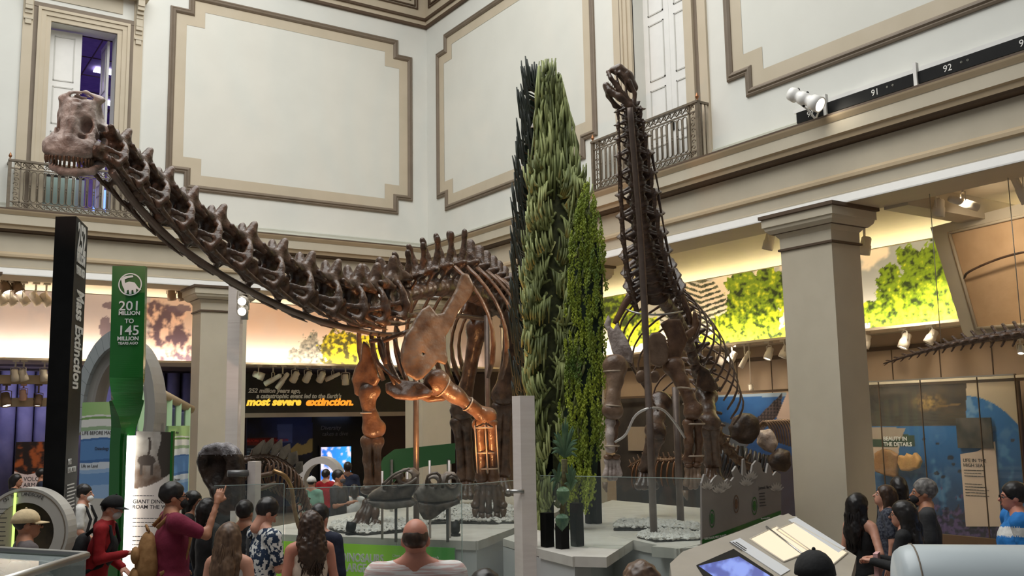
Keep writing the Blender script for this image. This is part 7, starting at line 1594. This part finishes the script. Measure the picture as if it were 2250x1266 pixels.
def backpack(p, m, lab, side=0, dz=0, big=1.0, pocket=True):
    W = p['W']; s = SDF(); s.ell((side, -.20, 1.18+dz), (.15*big, .085*big, .22*big), k=.03); s.ell((side, -.20, 1.08+dz), (.16*big, .095*big, .16*big), k=.05)
    c = Vector(W([(side, -.2, .9+dz)])[0]); r = root('backpack', c, lab, 'backpack'); v, f = s.mesh(.016, .004, 12); place('bag', npmesh('bag', W(v), f, m), r)
    if pocket:
        s = SDF(); s.ell((side, -.30, 1.20+dz), (.10, .04, .075), k=.02); v, f = s.mesh(.012); place('pocket', npmesh('pocket', W(v), f, m), r)
        s = SDF(); s.ell((side, -.30, 1.02+dz), (.11, .045, .08), k=.02); v, f = s.mesh(.012); place('pocket', npmesh('pocket', W(v), f, m), r)
        b = MB(); b.tube(W([(side-.05, -.2, 1.40+dz), (side, -.22, 1.45+dz), (side+.05, -.2, 1.40+dz)]), .012, 6); b.build('handle', m, r)
    for sd in (-1, 1): b = MB(); b.tube(W([(sd*.11, -.15, 1.38), (sd*.12, -.06, 1.475), (sd*.12, .06, 1.46), (sd*.13, .13, 1.3), (sd*.15, .08, 1.08), (sd*.16, -.12, 1.0)]), [.02]*6, 6, flat=.4); b.build('strap', m, r)
    return r
W_ = lambda p, q: Vector(p['W']([q])[0])
T = cloth
tee_w = T('white', srgb(206, 204, 200)); tee_b = T('black', (.012, .012, .013, 1)); tee_g = T('charcoal', (.03, .03, .032, 1)); navy = T('navy', (.008, .012, .03, 1)); maroon = T('maroon', srgb(112, 20, 50)); red = T('red', srgb(150, 18, 26)); grey = T('grey', srgb(92, 84, 84))
# --- left crowd
p = person(68, 1122, 1.72, 55, 'man in beige cap and grey sweater before the round exhibit', 'tan', ('short', HB), ('long', grey), cap=T('beige_cap', srgb(206, 184, 146)), wide=1.1, glasses=True)
b = MB(); b.tube(p['W']([(-.15, .1, 1.2), (-.08, .07, 1.42), (-.02, -.1, 1.44), (.1, -.14, 1.2)]), .02, 6, flat=.4); b.build('strap', T('strap', srgb(70, 54, 50)), p['r'])
p = person(40, 1043, 1.62, 90, 'woman with dark bun holding up a phone at far left', 'tan', ('bob', HB), ('long', tee_b), arms=('reach', 'reach'), fem=True, far=True, hands=('grip', 'grip'))
q = W_(p, p['J'][1][3]+np.array([-.14, .12, .05])); MB().obox(q, p['right']*.05, p['face']*.006, V3*.08).build('phone', M_BLACK, label='dark phone held up by the woman at far left', cat='phone')
person(96, 1030, 1.66, 60, 'person in dark clothes half hidden behind the black pylon', 'tan', ('short', HB), ('long', navy), far=True)
p = person(190, 1066, 1.68, 82, 'boy in white shirt and white face mask beside the black pylon', 'fair', ('fringe', HB), ('tee', tee_w), mask=T('white_mask', srgb(226, 226, 224)), arms=('down', 'low'))
backpack(p, tee_b, 'black backpack on the boy in the white shirt', 0, 0, .8, False)
p = person(237, 1092, 1.72, 82, 'person in red hoodie and black cap leaning to the panel', 'fair', ('short', HB), ('hoodie', red), cap=tee_b, mask=T('grey_mask', srgb(190, 188, 186)), lean=.16, bow=8, arms=('low', 'front'))
text('shirt_lettering', 'RNA', .11, face_M(W_(p, (.02, .15, 1.18)), p['right']*-.8-p['face']*.5), T('blue_print', srgb(120, 190, 220)), p['r'], .004, shear=.2)
b = MB(); s = SDF(); s.ell((.0, .06, 1.2), (.12, .11, .17), k=.02); v, f = s.mesh(.02); place('vest', npmesh('vest', p['W'](v), f, tee_b), p['r'])
backpack(p, tee_b, 'large black backpack on the person in the red hoodie', 0, -.03, 1.15, False)
p = person(388, 1062, 1.88, 62, 'man in maroon shirt with glasses raising one hand', 'tan', ('short', HB), ('tee', maroon), wide=1.28, glasses=True, mask=tee_b, arms=('down', 'raise'), hands=('relaxed', 'point'))
backpack(p, T('khaki', srgb(140, 100, 58), srgb(166, 124, 78)), 'tan tactical backpack on the man in the maroon shirt', -.02, -.05, 1.0)
person(430, 1082, 1.66, 100, 'person with black headphones right of the man in maroon', 'tan', ('bob', HB), ('long', tee_b), mask=tee_b, far=False)
person(462, 1098, 1.64, 40, 'person in black behind the raised hand', 'tan', ('bob', HB), ('long', tee_b), fem=True)
person(542, 1101, 1.66, 15, 'dark haired person in black behind the floral shirt man', 'tan', ('short', HB), ('long', tee_b))
floral = mat('floral_cloth', (.012, .03, .07, 1), srgb(226, 226, 222), .8, scale=22, lo=.50, hi=.53, detail=2)
p = person(585, 1098, 1.74, 50, 'man in blue and white floral shirt looking down', 'fair', ('short', HB), ('tee', floral), bow=30, arms=('low', 'front'), hands=('grip', 'grip'), lean=.06, wide=1.08)
b = MB(); b.tube(p['W']([(-.16, .12, 1.1), (-.11, .11, 1.36), (-.10, .0, 1.485), (-.08, -.12, 1.4), (.02, -.14, 1.2), (.12, -.12, .95)]), .03, 6, flat=.35); b.build('bag_strap', tee_b, p['r'])
q = W_(p, p['J'][1][3]+np.array([-.06, .11, .02])); MB().obox(q, p['right']*.038, p['face']*.075, V3*.006).build('phone', M_BLACK, label='phone held by the man in the floral shirt', cat='phone')
person(508, 1152, 1.63, 8, 'woman with long light brown hair and white tank top', 'fair', ('long', HBR), ('tank', tee_w), fem=True, bow=6)
person(680, 1126, 1.66, -25, 'woman with long curly brown hair and cream top', 'pink', ('curly', HD_), ('tank', T('cream', srgb(214, 196, 178))), fem=True, bow=4, wide=1.05)
person(706, 1110, 1.67, 20, 'man in navy shirt behind the curly haired woman', 'fair', ('short', HB), ('long', navy), bow=10)
stripe = mat('striped_cloth', srgb(208, 176, 170), srgb(226, 222, 218), .85, scale=26, stretch=(.25, .25, 4), lo=.45, hi=.55)
person(914, 1139, 1.82, 0, 'balding man in pale striped shirt seen from behind', 'pink', ('bald', HD_), ('tee', stripe), wide=1.22)
# --- people beyond the platform
person(686, 1048, 1.50, 10, 'child in white cap and green shirt inside the white ring', 'fair', ('short', HB), ('tee', T('mint', srgb(120, 160, 140))), cap=tee_w, far=True)
person(747, 1034, 1.66, 105, 'man in dark shirt with mask and folded arms beyond the platform', 'tan', ('short', HB), ('tee', tee_g), arms=('fold', 'fold'), mask=T('dark_mask', (.06, .06, .065, 1)), far=True, wide=1.1)
person(778, 1066, 1.36, -15, 'person in white shirt beside the man with folded arms', 'fair', ('bob', HB), ('tee', tee_w), far=True)
person(764, 1016, 1.66, -10, 'person silhouetted against the blue video screen', 'dark', ('short', HB), ('long', navy), far=True)
person(718, 1032, 1.55, 20, 'person in red shirt near the video screen', 'fair', ('short', HB), ('tee', red), far=True)
# --- right crowd
p = person(1889, 1087, 1.64, 62, 'woman in black sleeveless top with hand on hip', 'fair', ('long', HB), ('tank', tee_b), T('khaki_cloth', srgb(150, 140, 124)), arms=('down', 'hip'), fem=True)
q = W_(p, (.1, -.18, .86)); s = SDF(); s.ell(q, (.11, .07, .09), k=.02); v, f = s.mesh(.014); r_ = place('waist_bag', npmesh('waist_bag', v, f, tee_b), None, label='small black bag at the hip of the woman in black', cat='bag')
person(1937, 1068, 1.64, -78, 'woman with bobbed hair looking up beside the column', 'fair', ('bob', HD_), ('tee', T('dark_floral', (.012, .014, .03, 1), (.1, .11, .14, 1), 40)), bow=-16, fem=True)
person(1972, 1050, 1.70, 10, 'tall person with black hair before the sea display', 'tan', ('bob', HB), ('long', tee_b))
p = person(1975, 1104, 1.62, -62, 'woman with long black hair and glasses in black jacket', 'fair', ('long', HB), ('long', tee_b), arms=('front', 'front'), glasses=True, fem=True, hands=('grip', 'grip'))
q = W_(p, (0, .26, 1.14)); MB().obox(q, p['right']*.08, p['face']*.02, V3*.11).build('pink_folder', T('pink', srgb(226, 176, 176)), label='pink folder held by the woman in black jacket', cat='folder')
p = person(2022, 1055, 1.78, -72, 'grey haired man in charcoal shirt with white emblem and mask', 'tan', ('short', HG), ('tee', tee_g), mask=tee_b, wide=1.1)
b = MB(); c = W_(p, (.05, .155, 1.22)); ex_ = (p['right']*-.75-p['face']*.45).normalized()
for i in range(6):
    a0, a1 = math.pi/3*i+.52, math.pi/3*(i+1)+.52; P = lambda t, r_: c+ex_*math.cos(t)*r_+V3*math.sin(t)*r_*1.5; nrm = ex_.cross(V3)*.008; b.prism([P(a0, .055), P(a1, .055), P(a1, .072), P(a0, .072)], nrm)
b.build('shirt_emblem', tee_w, p['r']); text('shirt_emblem', '8', .12, face_M(c-V3*.04, ex_), tee_w, p['r'], .006, 'CENTER', bold=.006)
person(2218, 1062, 1.78, -72, 'man in bright blue polo shirt with white band', 'pink', ('short', HB), ('polo', [T('polo_blue', srgb(30, 110, 180)), tee_w]), glasses=True, wide=1.4)
# --- heads in the foreground
p = person(1784, 1214, 1.74, 3, 'person in black cap in the lower right foreground', 'tan', ('short', HB), ('tee', tee_b), cap=tee_b)
person(1403, 1238, 1.68, -5, 'person with short curly brown hair in the lower middle foreground', 'fair', ('curly', HBR), ('tee', T('blue_grey', srgb(90, 100, 116))))
person(1067, 1255, 1.66, 5, 'dark haired person at the bottom edge below the steel post', 'tan', ('short', HB), ('tee', tee_g))
# ---------------------------------------------------------------- lettering becomes real meshes
bpy.context.view_layer.update(); _dg = bpy.context.evaluated_depsgraph_get()
for _o in [o for o in COL.objects if o.type == 'FONT']:
    _me = bpy.data.meshes.new_from_object(_o.evaluated_get(_dg)); _n = bpy.data.objects.new(_o.name, _me)
    COL.objects.link(_n); _n.parent = _o.parent; _n.matrix_parent_inverse = _o.matrix_parent_inverse.copy(); _n.matrix_basis = _o.matrix_basis.copy()
    for _k in _o.keys(): _n[_k] = _o[_k]
    _nm = _o.name; bpy.data.objects.remove(_o); _n.name = _nm
for _o in COL.objects:
    if '_w' in _o: del _o['_w']
